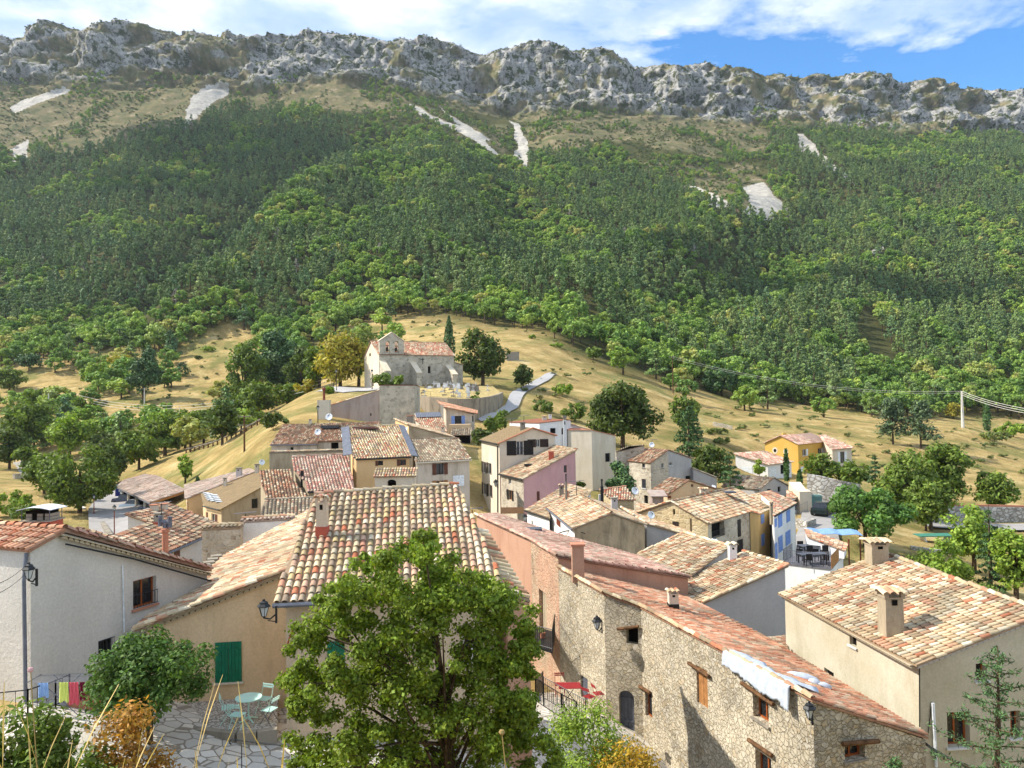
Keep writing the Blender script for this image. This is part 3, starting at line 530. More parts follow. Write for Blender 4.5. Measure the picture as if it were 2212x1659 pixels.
class House:
    def __init__(s, name, label, cat, loc, base, wallmat, group=None):
        s.root = empty(name, tuple(loc), label, cat, group); s.base = base; s.walls = []; s.roofs = []; s.mat = wallmat; s.wins = []
    def roof(s, p3, pl=None, style='tile', pal='mixed', sp=.225, ex=.34, oh=.12, edge=(), segs=None, walls=True, base=None, wallmat=None, ov=None, name='roof', drop=.1):
        """p3 outline (world); pl plane. walls go down from the inset outline."""
        p3 = [np.array(p, float) for p in p3]; s.roofs.append((p3, pl)); dist = np.mean([p[1] for p in p3]); segs = segs or (6 if dist < 30 else 5 if dist < 48 else 4 if dist < 75 else 3)
        parts = []; v, f = slab(p3)
        if style == 'tile':
            o = p3[0]; loc = [(np.dot(p - o, pl.e), np.dot(p - o, pl.u)) for p in p3]; xs = np.arange(min(l[0] for l in loc) + sp * .45, max(l[0] for l in loc), sp); B = []; LL = []
            for x, t0, t1 in clipcols(loc, xs + RS.normal(size=len(xs)) * .006):
                t0 -= .06; kk = max(1, int(round((t1 - t0) / ex)))
                for j in range(kk):
                    a0 = t0 + (t1 - t0) * j / kk; B.append(o + pl.e * (x + rnd.gauss(0, .007)) + pl.u * a0); LL.append(min((t1 - t0) / kk * 1.18, t1 - a0 + .02))
            if B:
                B = np.array(B); k = len(B); du = np.tile(pl.u, (k, 1)) + pl.e * RS.normal(size=(k, 1)) * .02; parts.append(tiles(None, B, du, np.tile(pl.e, (k, 1)), np.array(LL), None, sp * .4, segs, pal))
        for (i, j) in edge: parts.append(caps(p3[i], p3[j], pal, segs=segs))
        s._roofmesh(name, v, f, parts, style, pal)
        if walls: s.prism(p3, (lambda x, y: pl.z(x, y)) if pl else None, oh, base, wallmat, drop)
        return s
    def _roofmesh(s, name, v, f, parts, style, pal):
        if parts:
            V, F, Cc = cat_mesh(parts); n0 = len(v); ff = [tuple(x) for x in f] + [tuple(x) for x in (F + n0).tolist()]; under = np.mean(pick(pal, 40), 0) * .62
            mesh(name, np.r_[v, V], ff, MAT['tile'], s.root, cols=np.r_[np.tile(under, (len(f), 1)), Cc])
        else: mesh(name, v, f, MAT[style] if style in MAT else style, s.root)
    def ruled(s, top, bot, pal='mixed', sp=.225, ex=.36, oh=.12, walls=True, base=None, segs=None, capline=True, sag=0., name='roof', drop=.1):
        """roof ruled between two polylines of equal length (top = ridge side)"""
        top = [np.array(p, float) for p in top]; bot = [np.array(p, float) for p in bot]; dist = np.mean([p[1] for p in top + bot]); segs = segs or (6 if dist < 30 else 5 if dist < 48 else 4); B = []; DU = []; DV = []; LL = []
        for i in range(len(top) - 1):
            W = max(np.linalg.norm(top[i + 1] - top[i]), .1); nn = max(1, int(W / sp))
            for c in range(nn):
                t = (c + .5) / nn; a = top[i] * (1 - t) + top[i + 1] * t; b_ = bot[i] * (1 - t) + bot[i + 1] * t; d = a - b_; ln = np.linalg.norm(d); kk = max(1, int(ln / ex)); e = (top[i + 1] - top[i]) * (1 - .5) + (bot[i + 1] - bot[i]) * .5; e /= np.linalg.norm(e); du = d / ln; dv = e - du * np.dot(e, du); dv /= np.linalg.norm(dv)
                for j in range(kk): B.append(b_ + d * (j / kk) - np.array([0, 0, sag * math.sin(math.pi * j / kk)]) + dv * rnd.gauss(0, .012)); DU.append(du + dv * rnd.gauss(0, .03)); DV.append(dv); LL.append(ln / kk * 1.15)
        parts = [tiles(None, np.array(B), np.array(DU), np.array(DV), np.array(LL), None, sp * .4, segs, pal)]
        if capline:
            for i in range(len(top) - 1): parts.append(caps(top[i], top[i + 1], 'pale', segs=segs))
        p3 = top + bot[::-1]; s.roofs.append((p3, None)); v, f = slab(p3, .07, .01); s._roofmesh(name, v, f, parts, 'tile', pal)
        if walls: s.prism(p3, None, oh, base, None, drop)
        return s
    def prism(s, p3, zf, oh, base=None, mat=None, drop=.1):
        p = [np.array(q_, float) for q_ in p3]; ar = sum(p[i][0] * p[(i + 1) % len(p)][1] - p[(i + 1) % len(p)][0] * p[i][1] for i in range(len(p)))
        if ar < 0: p = p[::-1]
        k = len(p); ins = []
        for i in range(k):
            a, b_, c = p[i - 1][:2], p[i][:2], p[(i + 1) % k][:2]; d1 = (b_ - a) / (np.linalg.norm(b_ - a) + 1e-9); d2 = (c - b_) / (np.linalg.norm(c - b_) + 1e-9); n1_ = np.array([-d1[1], d1[0]]); n2_ = np.array([-d2[1], d2[0]]); bs = n1_ + n2_; l = np.linalg.norm(bs)
            bs = bs / l if l > .3 else n1_; x = b_ + bs * min(oh / max(.35, np.dot(bs, n1_)), oh * 2.2); ins.append((x, (zf(*x) if zf else p[i][2]) - drop))
        for i in range(k):
            (a, za), (b_, zb) = ins[i], ins[(i + 1) % k]
            if np.linalg.norm(b_ - a) > .05: s.walls.append(dict(a=a, b=b_, za=za, zb=zb, base=s.base if base is None else base, holes=[], mat=mat or s.mat))
    def wallhit(s, px):
        r = ray(*px); best = None
        for w in s.walls:
            d = w['b'] - w['a']; n_ = np.array([d[1], -d[0]]); den = n_[0] * r[0] + n_[1] * r[1]
            if den >= 0: continue
            t = np.dot(n_, w['a']) / den; p = r * t; L = np.linalg.norm(d); sx_ = np.dot(p[:2] - w['a'], d) / L
            zt = w['za'] + (w['zb'] - w['za']) * sx_ / L
            if -.02 * L <= sx_ <= 1.02 * L and w['base'] <= p[2] <= zt + .15 and (best is None or t < best[0]): best = (t, w, sx_, p[2])
        return best
    def win(s, f, x0, y0, x1, y1, kind='glass', frame='whitepaint', shut=None, sill=None, bars=False, depth=.16, mull=2, slat=False, sw=None, arch=False, name='window', label=None):
        c = q(f, (x0 + x1) / 2, (y0 + y1) / 2); h = s.wallhit(c)
        if h is None: print('NO WALL for window', s.root.name, f, x0, y0, x1, y1); return None
        w = h[1]; d = (w['b'] - w['a']); L = np.linalg.norm(d)
        def sh(px):
            r = ray(*px); n_ = np.array([d[1], -d[0]]); p = r * (np.dot(n_, w['a']) / (n_[0] * r[0] + n_[1] * r[1])); return np.dot(p[:2] - w['a'], d) / L, p[2]
        s0 = sh(q(f, x0, (y0 + y1) / 2))[0]; s1 = sh(q(f, x1, (y0 + y1) / 2))[0]; z1 = sh(q(f, (x0 + x1) / 2, y0))[1]; z0 = sh(q(f, (x0 + x1) / 2, y1))[1]
        if s0 > s1: s0, s1 = s1, s0
        s0 = max(s0, .06); s1 = min(s1, L - .06); zt = min(w['za'] + (w['zb'] - w['za']) * s0 / L, w['za'] + (w['zb'] - w['za']) * s1 / L) - .06; z1 = min(z1, zt)
        if s1 - s0 < .08 or z1 - z0 < .08: print('SMALL', s.root.name, f, x0, y0); return None
        s._opening(w, s0, s1, z0, z1, kind, frame, shut, sill, bars, depth, mull, slat, sw, arch, name, label); return (w, s0, s1, z0, z1)
    def _opening(s, w, s0, s1, z0, z1, kind, frame, shut, sill, bars, depth, mull, slat, sw, arch, name, label):
        d = w['b'] - w['a']; L = np.linalg.norm(d); e = np.array([d[0] / L, d[1] / L, 0]); o = np.array([w['a'][0], w['a'][1], 0]); nn = np.array([e[1], -e[0], 0]); Zv = np.array([0, 0, 1.])
        pt = lambda a, z, dd=0.: o + e * a + Zv * z + nn * dd
        W, H = s1 - s0, z1 - z0
        if kind != 'shut': w['holes'].append((s0, s1, z0, z1, depth, arch))
        if kind in ('glass', 'open', 'left', 'right'):
            fr = MB(); t = min(.06, W * .1)
            for a0, a1, b0, b1 in ((s0, s0 + t, z0, z1), (s1 - t, s1, z0, z1), (s0 + t, s1 - t, z0, z0 + t), (s0 + t, s1 - t, z1 - t, z1)): fr.obox(pt(a0, b0, -depth + .01), e * (a1 - a0), nn * .05, Zv * (b1 - b0))
            for k in range(1, mull): x = s0 + W * k / mull; fr.obox(pt(x - t * .5, z0 + t, -depth + .01), e * t, nn * .045, Zv * (H - 2 * t))
            wn = fr.build(name, MAT[frame], s.root); g = MB(); g.obox(pt(s0 + t * .5, z0 + t * .5, -depth + .015), e * (W - t), nn * .012, Zv * (H - t)); g.build('pane', MAT['glass'], wn)
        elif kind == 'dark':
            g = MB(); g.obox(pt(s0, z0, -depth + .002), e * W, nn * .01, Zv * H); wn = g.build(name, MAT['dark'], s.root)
        elif kind in ('door', 'board'):
            g = MB(); k = max(2, int(W / .16)); m_ = MAT[shut or 'wood']
            for j in range(k):
                x = s0 + W * j / k; g.obox(pt(x + .004, z0, -depth + .01), e * (W / k - .008), nn * (.035 + .01 * (j % 2)), Zv * (H if not arch else H - .02))
            if kind == 'door': g.obox(pt(s0, z0 + H * .2, -depth + .06), e * W, nn * .02, Zv * .08); g.obox(pt(s0, z0 + H * .75, -depth + .06), e * W, nn * .02, Zv * .08)
            wn = g.build('door' if kind == 'door' and name == 'window' else name, m_, s.root)
        def leaf(a0, b0, wd, hh, off=.012):
            g = MB(); k = max(2, int(wd / .1))
            for j in range(k): g.obox(pt(a0 + wd * j / k + .003, b0, off), e * (wd / k - .006), nn * (.028 + .006 * (j % 2)), Zv * hh)
            for zz in (.16, .8): g.obox(pt(a0, b0 + hh * zz, off + .034), e * wd, nn * .014, Zv * .05)
            g.build('shutter', MAT[shut], s.root)
        if kind == 'shut': leaf(s0, z0, W / 2 - .004, H); leaf(s0 + W / 2 + .004, z0, W / 2 - .004, H)
        sw = sw or W / 2
        if shut and kind in ('open', 'left'): leaf(s0 - sw - .02, z0 - .02, sw, H + .04)
        if shut and kind in ('open', 'right'): leaf(s1 + .02, z0 - .02, sw, H + .04)
        if sill: g = MB(); g.obox(pt(s0 - .07, z0 - .07, -.02), e * (W + .14), nn * .1, Zv * .065); g.build('window_sill', MAT[sill], s.root)
        if bars:
            g = MB(); hh = min(H * .5, .95) if bars == 'half' else H; k = max(3, int(W / .11))
            for j in range(k + 1): x = s0 + W * j / k; g.tube([pt(x, z0 + .03, .06), pt(x, z0 + hh, .06)], .009, 4)
            for zz in (z0 + .05, z0 + hh): g.tube([pt(s0 - .03, zz, .06), pt(s1 + .03, zz, .06)], .013, 4)
            g.build('railing', MAT['iron'], s.root)
    def done(s):
        """walls with real openings and reveals, one mesh per wall material"""
        by = {}
        for w in s.walls: by.setdefault(id(w['mat']), []).append(w)
        for ws in by.values():
            mb = MB()
            for w in ws:
                d = w['b'] - w['a']; L = np.linalg.norm(d); e = np.array([d[0] / L, d[1] / L, 0]); o = np.array([w['a'][0], w['a'][1], 0]); nn = np.array([e[1], -e[0], 0]); pt = lambda a, z, dd=0.: o + e * a + np.array([0, 0, z]) + nn * dd
                loops = [[(0, w['base']), (L, w['base']), (L, w['zb']), (0, w['za'])]]
                for s0, s1, z0, z1, dp, arch in w['holes']:
                    if arch:
                        r = (s1 - s0) / 2; cz = z1 - r * (.9 if arch is True else arch); c = (s0 + s1) / 2; hl = [(s0, z0), (s1, z0)] + [(c + r * math.cos(t), cz + (z1 - cz) * math.sin(t)) for t in np.linspace(0, math.pi, 9)]
                    else: hl = [(s0, z0), (s1, z0), (s1, z1), (s0, z1)]
                    if any(abs(a) < 1e-6 for a in ()): pass
                    loops.append(hl)
                    k = len(hl)
                    for i in range(k):
                        (a0, b0), (a1, b1) = hl[i], hl[(i + 1) % k]
                        if abs(a0 - a1) + abs(b0 - b1) > 1e-5: mb.add([pt(a0, b0), pt(a1, b1), pt(a1, b1, -dp), pt(a0, b0, -dp)], [(0, 1, 2, 3)])
                flatp = [p for l in loops for p in l]; tri = tessellate_polygon([[Vector((p[0], p[1], 0)) for p in l] for l in loops]); ff = []
                for t in tri:
                    a, b_, c = [flatp[i] for i in t]; cr = (b_[0] - a[0]) * (c[1] - a[1]) - (b_[1] - a[1]) * (c[0] - a[0])
                    if abs(cr) > 1e-9: ff.append(tuple(t) if cr > 0 else tuple(t)[::-1])
                mb.add([pt(*p) for p in flatp], ff)
            mb.build('wall', ws[0]['mat'], s.root)
    def roofhit(s, px):
        best = None
        for p3, pl in s.roofs:
            k = len(p3)
            r = ray(*px)
            if pl: h = pl.hit(px)
            else:
                c = np.mean(p3, 0); nrm = np.zeros(3)
                for i in range(k): nrm += np.cross(p3[i] - c, p3[(i + 1) % k] - c)
                h = r * (np.dot(nrm, c) / np.dot(nrm, r))
            uv = [proj(*p) for p in p3]
            dd = 0 if inpoly(np.array([px[0]]), np.array([px[1]]), uv)[0] else min(math.hypot(a[0] - px[0], a[1] - px[1]) for a in uv)
            if best is None or dd < best[0]: best = (dd, h)
        return best[1]
    def chimney(s, f, x0, y0, x1, y1, mat='concrete', cap='slab', d=None, base=None, basemat=None, deep=1., pal='pale', taper=.97, label=None, open_=True):
        """box chimney seen at the pixel rectangle; its foot stands on the roof"""
        px = q(f, (x0 + x1) / 2, y1); p = s.roofhit(px) if d is None else P(*px, d); u0, v0 = q(f, x0, y0); u1, v1 = q(f, x1, y1); sc = p[1] / FPX; W = (u1 - u0) * sc; H = (v1 - v0) * sc; D = W * deep
        cx, cy, z = p[0], p[1] + D * .5, p[2]; top = z + H; ch = .16 * H if H > .5 else .08
        m = MB(); m.box((cx - W * .42, cy - D * .42, z - .8), (cx + W * .42, cy + D * .42, top - ch), top=taper); o = m.build('chimney', MAT[mat], s.root)
        if label: o['label'] = label
        if basemat: b = MB(); b.box((cx - W * .46, cy - D * .46, z - .75), (cx + W * .46, cy + D * .46, z + H * .28)); b.build('chimney_flashing', MAT[basemat], o)
        c = MB()
        if cap in ('tile', 'arch'):
            hz = top - ch - H * .14; g = MB()
            for a in (-1, 1):
                for b_ in (-1, 1): g.box((cx + a * W * .36 - W * .09, cy + b_ * D * .36 - D * .09, top - ch - .0), (cx + a * W * .36 + W * .09, cy + b_ * D * .36 + D * .09, top - ch * .2))
            g.box((cx - W * .44, cy - D * .44, top - ch - .03), (cx + W * .44, cy + D * .44, top - ch + .02)); g.build('chimney_vent', MAT[mat], o)
            k = max(2, int(W * 1.2 / .2)); B = np.array([(cx - W * .6 + W * 1.2 * (j + .5) / k, cy - D * .62, top - ch * .45) for j in range(k)]); B2 = B.copy(); B2[:, 1] = cy + D * .62; kk = len(B)
            up = np.tile(np.array([0, 1., .22]) / 1.024, (kk, 1)); up2 = np.tile(np.array([0, -1., .22]) / 1.024, (kk, 1)); dv = np.tile([1., 0, 0], (kk, 1)); V, F, Cc = cat_mesh([tiles(None, B, up, dv, np.full(kk, D * .66), None, W * .6 / k * .98, 4, pal), tiles(None, B2, up2, dv, np.full(kk, D * .66), None, W * .6 / k * .98, 4, pal)])
            mesh('chimney_cap', V, F, MAT['tile'], o, cols=Cc)
        elif cap == 'slab': c.box((cx - W * .5, cy - D * .5, top - ch * .5), (cx + W * .5, cy + D * .5, top)); c.box((cx - W * .3, cy - D * .43, top - ch), (cx + W * .3, cy + D * .43, top - ch * .5)); c.build('chimney_cap', MAT['concrete'], o)
        elif cap == 'pipe': c.lathe((cx, cy, top - ch), [(W * .25, 0), (W * .25, .5), (W * .38, .52), (W * .38, .6), (.01, .66)], 10); c.build('flue_pipe', MAT['iron'], o)
        elif cap == 'flat': c.box((cx - W * .5, cy - D * .5, top - ch), (cx + W * .5, cy + D * .5, top - ch * .4)); c.build('chimney_cap', MAT['terra'], o)
        if open_ and cap in ('slab', 'none', 'tile'):
            h = MB(); h.box((cx - W * .12, cy - D * .425, top - ch - H * .16), (cx + W * .12, cy - D * .415, top - ch - H * .04)); h.build('chimney_opening', MAT['dark'], o)
        return o
    def line(s, pts, r, mat='zinc', name='gutter'):
        m = MB(); m.tube(pts, r, 6); return m.build(name, MAT[mat], s.root)
    def gutter(s, p3, i, j, mat='zinc', r=.07, off=.0):
        a, b_ = np.array(p3[i]), np.array(p3[j]); c = np.mean(p3, 0); d = (b_ - a)[:2]; n_ = np.array([-d[1], d[0]]); n_ /= np.linalg.norm(n_)
        if np.dot(n_, (a - c)[:2]) < 0: n_ = -n_
        o = np.array([n_[0], n_[1], 0]) * .09 - np.array([0, 0, .07]); return s.line([a + o, b_ + o], r, mat)
    def pipe(s, f, x0, y0, x1, y1, mat='zinc', r=.05, name='drainpipe'):
        h = s.wallhit(q(f, (x0 + x1) / 2, (y0 + y1) / 2))
        if not h: print('NO WALL pipe', s.root.name, f, x0); return
        w = h[1]; d = w['b'] - w['a']; n_ = np.array([d[1], -d[0]]) / np.linalg.norm(d); pts = []
        for px in (q(f, x0, y0), q(f, x1, y1)):
            r_ = ray(*px); pts.append(r_ * (np.dot(n_, w['a']) / (n_[0] * r_[0] + n_[1] * r_[1])) + np.array([n_[0], n_[1], 0]) * (r + .03))
        return s.line(pts, r, mat, name)
def scallops(h, a, b_, mat, rows_=2, sp=.19, r=.085, name='genoise_cornice', z0=-.06, out=0.):
    """Provencal genoise: rows of half-round tile ends under the eave from a to b"""
    a, b_ = np.array(a, float), np.array(b_, float); d = b_ - a; L = np.linalg.norm(d); e = d / L; c = np.mean([p for w in h.walls for p in (w['a'], w['b'])], 0); n_ = np.array([e[1], -e[0], 0]); n_ /= np.linalg.norm(n_)
    if np.dot(n_[:2], a[:2] - c) < 0: n_ = -n_
    mb = MB(); k = int(L / sp)
    for rr in range(rows_):
        off = .06 + .13 * (rows_ - 1 - rr); zz = z0 - .1 - .12 * rr
        for j in range(k):
            o = a + d * ((j + .5 + .5 * (rr % 2)) / k); v = []
            for t in np.linspace(0, math.pi, 6): v += [o + e * math.cos(t) * sp * .46 + np.array([0, 0, zz - r * .1 + math.sin(t) * r]) - n_ * .2, o + e * math.cos(t) * sp * .46 + np.array([0, 0, zz - r * .1 + math.sin(t) * r]) + n_ * off]
            mb.add(v, [(2 * i, 2 * i + 1, 2 * i + 3, 2 * i + 2) for i in range(5)] + [tuple(2 * i + 1 for i in range(6))[::-1]])
        mb.obox(a + np.array([0, 0, zz + r * .85]) - n_ * .2, d, n_ * (off + .26), np.array([0, 0, .035]))
    return mb.build(name, MAT[mat], h.root)
W_ = lambda n_, c, **k: MAT.setdefault(n_, plaster(n_, c, **k))
W_('p_white', S(206, 200, 190), c2=S(218, 212, 202), stainamt=.15, bump=.8); W_('p_tan', S(212, 184, 146), c2=S(226, 200, 162), stain=S(176, 150, 116), stainamt=.6, bump=.2); W_('p_mh', S(200, 180, 156), c2=S(216, 196, 170), stainamt=.25, bump=.2)
W_('p_salmon', S(190, 148, 124), c2=S(198, 158, 134), stain=S(150, 104, 84), stainamt=.5); W_('p_beige', S(204, 196, 176), c2=S(184, 176, 150), stain=S(160, 150, 126), stainamt=.5, bump=.15); W_('p_grey', S(190, 186, 184), c2=S(200, 196, 194), stainamt=.25, bump=.1)
W_('p_stained', S(214, 194, 160), c2=S(186, 166, 132), stain=S(92, 84, 72), stainamt=.9); W_('p_bright', S(226, 226, 224), stainamt=.2); W_('p_ochre', S(226, 188, 136), c2=S(232, 196, 146), stain=S(200, 160, 112), stainamt=.4); W_('p_cream', S(212, 200, 178), c2=S(220, 210, 192), stain=S(170, 156, 134), stainamt=.5)
W_('p_pink', S(206, 166, 164), c2=S(200, 156, 156), stain=S(168, 140, 138), stainamt=.6); W_('p_lime', S(214, 202, 186), c2=S(196, 184, 166), stain=S(140, 126, 110), stainamt=.8); W_('p_yellow', S(216, 186, 130), c2=S(206, 176, 122), stain=S(170, 140, 96)); W_('p_villa', S(208, 168, 84), c2=S(214, 176, 96), stain=S(196, 156, 76), stainamt=.2, bump=.1)
W_('p_tower', S(180, 164, 140), c2=S(190, 176, 156), stain=S(130, 116, 98), stainamt=.6); W_('p_pinkgrey', S(182, 164, 152), c2=S(172, 158, 150), stain=S(140, 116, 104), stainamt=.8); W_('terra', S(190, 132, 106), stainamt=.3); W_('p_blueg', S(172, 170, 168), stainamt=.4); W_('p_dust', S(184, 170, 146), c2=S(170, 156, 132), stain=S(120, 106, 84), stainamt=.8)
SW = lambda n_, *a, **k: MAT.setdefault(n_, stonewall(n_, *a, **k))
SW('s_barn', [S(206, 196, 172), S(184, 172, 150), S(220, 212, 192), S(192, 172, 138), S(164, 156, 140), S(210, 202, 184)], S(180, 168, 144), sc=4.8, mort=.06, bump=1., wash=S(208, 196, 172), washamt=.8)
SW('s_church', [S(208, 198, 178), S(190, 180, 162), S(218, 208, 190), S(172, 164, 148)], S(196, 186, 166), sc=1.7, mort=.06, bump=.6); SW('s_lime', [S(206, 198, 178), S(186, 176, 156), S(214, 206, 190), S(176, 160, 136)], S(198, 188, 166), sc=2.6, mort=.07, bump=.6)
SW('s_light', [S(200, 190, 172), S(180, 168, 148), S(216, 208, 192), S(160, 146, 128)], S(196, 186, 166), sc=2.4, mort=.08, bump=.7, wash=S(206, 196, 178), washamt=.6); SW('s_yellow', [S(206, 186, 144), S(186, 164, 122), S(214, 200, 166), S(170, 150, 116)], S(206, 188, 150), sc=2.2, mort=.08, bump=.6, wash=S(212, 194, 156), washamt=.5)
SW('s_white', [S(222, 220, 212), S(206, 202, 194), S(228, 226, 220), S(188, 184, 174)], S(150, 142, 130), sc=1.5, mort=.07, bump=1.); SW('s_salmon', [S(206, 184, 154), S(190, 168, 138), S(212, 198, 172), S(200, 168, 142)], S(208, 176, 150), sc=4., mort=.08, bump=.9, wash=S(206, 164, 138), washamt=.9)
for k, c in dict(brown=S(96, 58, 42), darkbrown=S(52, 38, 34), black=S(30, 28, 28), blue=S(120, 152, 214), green=S(16, 106, 78), greyb=S(84, 88, 98), rust=S(120, 60, 42), whites=S(226, 232, 238), palewood=S(160, 112, 66), burnt=S(62, 46, 38)).items(): MAT[k] = flat('paint_' + k, c, .6, var=.2, sc=5)
m, nt, b = newmat('brown_concrete_tile'); n = N(nt); co_ = n('ShaderNodeTexCoord').outputs['Object']; br = n('ShaderNodeTexBrick', {'Vector': co_, 'Color1': S(150, 128, 92) + (1,), 'Color2': S(134, 114, 82) + (1,), 'Mortar': S(92, 78, 58) + (1,), 'Scale': 1.4, 'Mortar Size': .03})
nt.links.new(n.mix(.35, br.outputs[0], n.ramp(n.noise(co_, 2, 5), [(.3, .4), (.7, 1.)]), 'MULTIPLY'), b.inputs[0]); MAT['brownslab'] = m
def V3(p, dz=0): return np.array([p[0], p[1], p[2] + dz])
def pr(name, label, frame, Apx, dA, Bpx, up, slope, out, base, mat, dB=None, done=False, cat='house', group=None, **k):
    """house with one roof plane through eave A-B (pixels)"""
    A = P(*q(frame, *Apx), dA); B = level(A, q(frame, *Bpx)) if dB is None else P(*q(frame, *Bpx), dB); pl = Pl(A, B, up, slope); p3 = [pl.hit(q(frame, *o)) for o in out]
    c = np.mean(p3, 0); h = House(name, label, cat, (c[0], c[1], base), base, MAT[mat], group); h.roof(p3, pl, **k); h.p3 = p3; h.pl = pl; return h
def addp(h, frame, Apx, dA, Bpx, up, slope, out, dB=None, **k):
    A = P(*q(frame, *Apx), dA); B = level(A, q(frame, *Bpx)) if dB is None else P(*q(frame, *Bpx), dB); pl = Pl(A, B, up, slope); p3 = [pl.hit(q(frame, *o)) for o in out]
    h.roof(p3, pl, **k); h.p3 = p3; h.pl = pl; return h
def gab(name, label, frame, Apx, dA, Bpx, wl, sl, wr, sr, base, mat, h=None, cat='house', dB=None, **k):
    """gable: ridge A-B, left and right halves of given widths and slopes; left = left of the direction A->B"""
    A = P(*q(frame, *Apx), dA); B = level(A, q(frame, *Bpx)) if dB is None else P(*q(frame, *Bpx), dB); e = (B - A)[:2]; e /= np.linalg.norm(e); lf = np.array([-e[1], e[0], 0]); c = (A + B) / 2
    h = h or House(name, label, cat, (c[0], c[1], base), base, MAT[mat])
    for w_, sl_, sg in ((wl, sl, 1), (wr, sr, -1)):
        if not w_: continue
        C_ = A + lf * sg * w_ - np.array([0, 0, w_ * sl_]); D_ = B + lf * sg * w_ - np.array([0, 0, w_ * sl_]); nm = 'l' if (C_ - A)[0] > 0 else 'r'
        pl = Pl(C_, D_, 'f', sl_);
        if np.dot(pl.h[:2], (A - C_)[:2]) < 0: pl = Pl(C_, D_, 'b', sl_)
        p3 = [C_, D_, B, A]; kw = dict(k); kw['walls'] = not (wl and wr) and k.get('walls', True); h.roof(p3, pl, **kw); h._g = getattr(h, '_g', []) + [(p3, pl)]
        if sg == 1: h.L = p3
        else: h.R = p3
    if wl and wr and k.get('walls', True):
        (a1, q1), (a2, q2) = h._g[-2:]; h.prism([a1[0], a1[1], B, a2[1], a2[0], A], lambda x, y: min(q1.z(x, y), q2.z(x, y)), k.get('oh', .12), k.get('base'), None, k.get('drop', .1))
    h.ridge = (A, B); return h
# ======================================================= the houses, near to far
PAVE = []
# white house at the left edge
c0 = P(66, 1187, 23.); tdir = np.array([.387, .922, 0]); sdir = np.array([-.922, .387, 0]); wp = lambda s_, t_, z: c0 * [1, 1, 0] + sdir * s_ + tdir * t_ + np.array([0, 0, z])
h = House('white_house', 'big white rendered house at the left edge with a scalloped cornice and red tiles', 'house', (c0[0], c0[1], -9.4), -11, MAT['p_white'])
ze, zr, zb = c0[2], c0[2] + .42, c0[2] + .42 - 2.45
fr_ = [wp(-.1, -.1, ze), wp(9, -.1, ze), wp(9, 1.05, zr), wp(-.1, 1.05, zr)]; pl = Pl(fr_[0], fr_[1], 'f', (zr - ze) / 1.15); h.roof(fr_, pl, pal='orange', sp=.24, edge=[(3, 2)], walls=False)
bk = [wp(-.1, 1.05, zr), wp(9, 1.05, zr), wp(9, 7.1, zb), wp(-.1, 7.1, zb)]; pl = Pl(bk[3], bk[2], 'b', (zr - zb) / 6.05); plb = Pl(bk[3], bk[2], 'b', (zr - zb) / 6.05); h.roof(bk, plb, pal='pink', edge=[(0, 3)], walls=False); pla = Pl(fr_[0], fr_[1], 'f', (zr - ze) / 1.15); h.prism([fr_[0], fr_[1], fr_[2], bk[2], bk[3], fr_[3]], lambda x, y: min(pla.z(x, y), plb.z(x, y)), .12)
MAT['p_gen'] = plaster('p_gen', S(196, 184, 160), c2=S(176, 160, 130), stainamt=.5)
scallops(h, wp(-.12, .9, zr - .02), wp(-.12, 7.0, zb - .0), 'p_gen', 1, .2, .09, z0=-.1)
h.win('R5', 1150, 20, 1350, 262, 'glass', 'woodframe', bars='half', sill='terra', depth=.22); h.win('R5', 850, 545, 975, 720, 'glass', 'iron', bars=True, mull=3)
h.pipe('R5', 1050, -90, 1064, 485, 'whites', .02); h.line([wp(.12, -.05, ze - .1), wp(.12, -.12, ze - .9), wp(.0, -.12, -10)], .055, 'zinc', 'drainpipe')
h.line([wp(-.18, 1.0, zr - .42), wp(-.18, 3.5, zr - 1.35), wp(-.18, 7.0, zb - .4)], .03, 'iron', 'cable')
# big red rendered chimney with a metal sheet cover
p = P(88, 1150, 28); m1 = MB(); m1.box((p[0] - .52, p[1] - .35, p[2] - 1.2), (p[0] + .52, p[1] + .5, p[2] + .42)); MAT['redr'] = plaster('redr', S(176, 92, 74), stainamt=.3); ch = m1.build('chimney', MAT['redr'], h.root)
m1 = MB(); m1.box((p[0] - .57, p[1] - .4, p[2] + .42), (p[0] + .57, p[1] + .55, p[2] + .47)); m1.build('chimney_ledge', MAT['concrete'], ch)
m1 = MB()
for r_ in range(2):
    for sx_ in (-.38, .02, .3): m1.box((p[0] + sx_, p[1] - .25, p[2] + .48 + r_ * .12), (p[0] + sx_ + .2, p[1] + .35, p[2] + .58 + r_ * .12))
m1.build('vent_bricks', MAT['concrete'], ch); m1 = MB(); m1.box((p[0] - .42, p[1] - .2, p[2] + .47), (p[0] + .42, p[1] + .4, p[2] + .8)); m1.build('vent_shaft', MAT['dark'], ch)
m1 = MB(); k = 9; v = [(p[0] - .62 + 1.24 * i / k, p[1] + yy, p[2] + .84 + .1 * math.sin(math.pi * i / k) + dz) for dz in (0, .02) for yy in (-.45, .6) for i in range(k + 1)]; K = k + 1
m1.add(v, [(i, i + 1, K + i + 1, K + i) for i in range(k)] + [(2 * K + i, 3 * K + i, 3 * K + i + 1, 2 * K + i + 1) for i in range(k)] + [(i, 2 * K + i, 2 * K + i + 1, i + 1) for i in range(k)] + [(K + i, K + i + 1, 3 * K + i + 1, 3 * K + i) for i in range(k)]); m1.build('cover_sheet', MAT['whites'], ch)
for a in (-.5, .5):
    for b_ in (-.3, .45): m1 = MB(); m1.tube([(p[0] + a, p[1] + b_, p[2] + .45), (p[0] + a, p[1] + b_, p[2] + .9)], .015, 5); m1.build('support_rod', MAT['zinc'], ch)
h.done(); WH = h
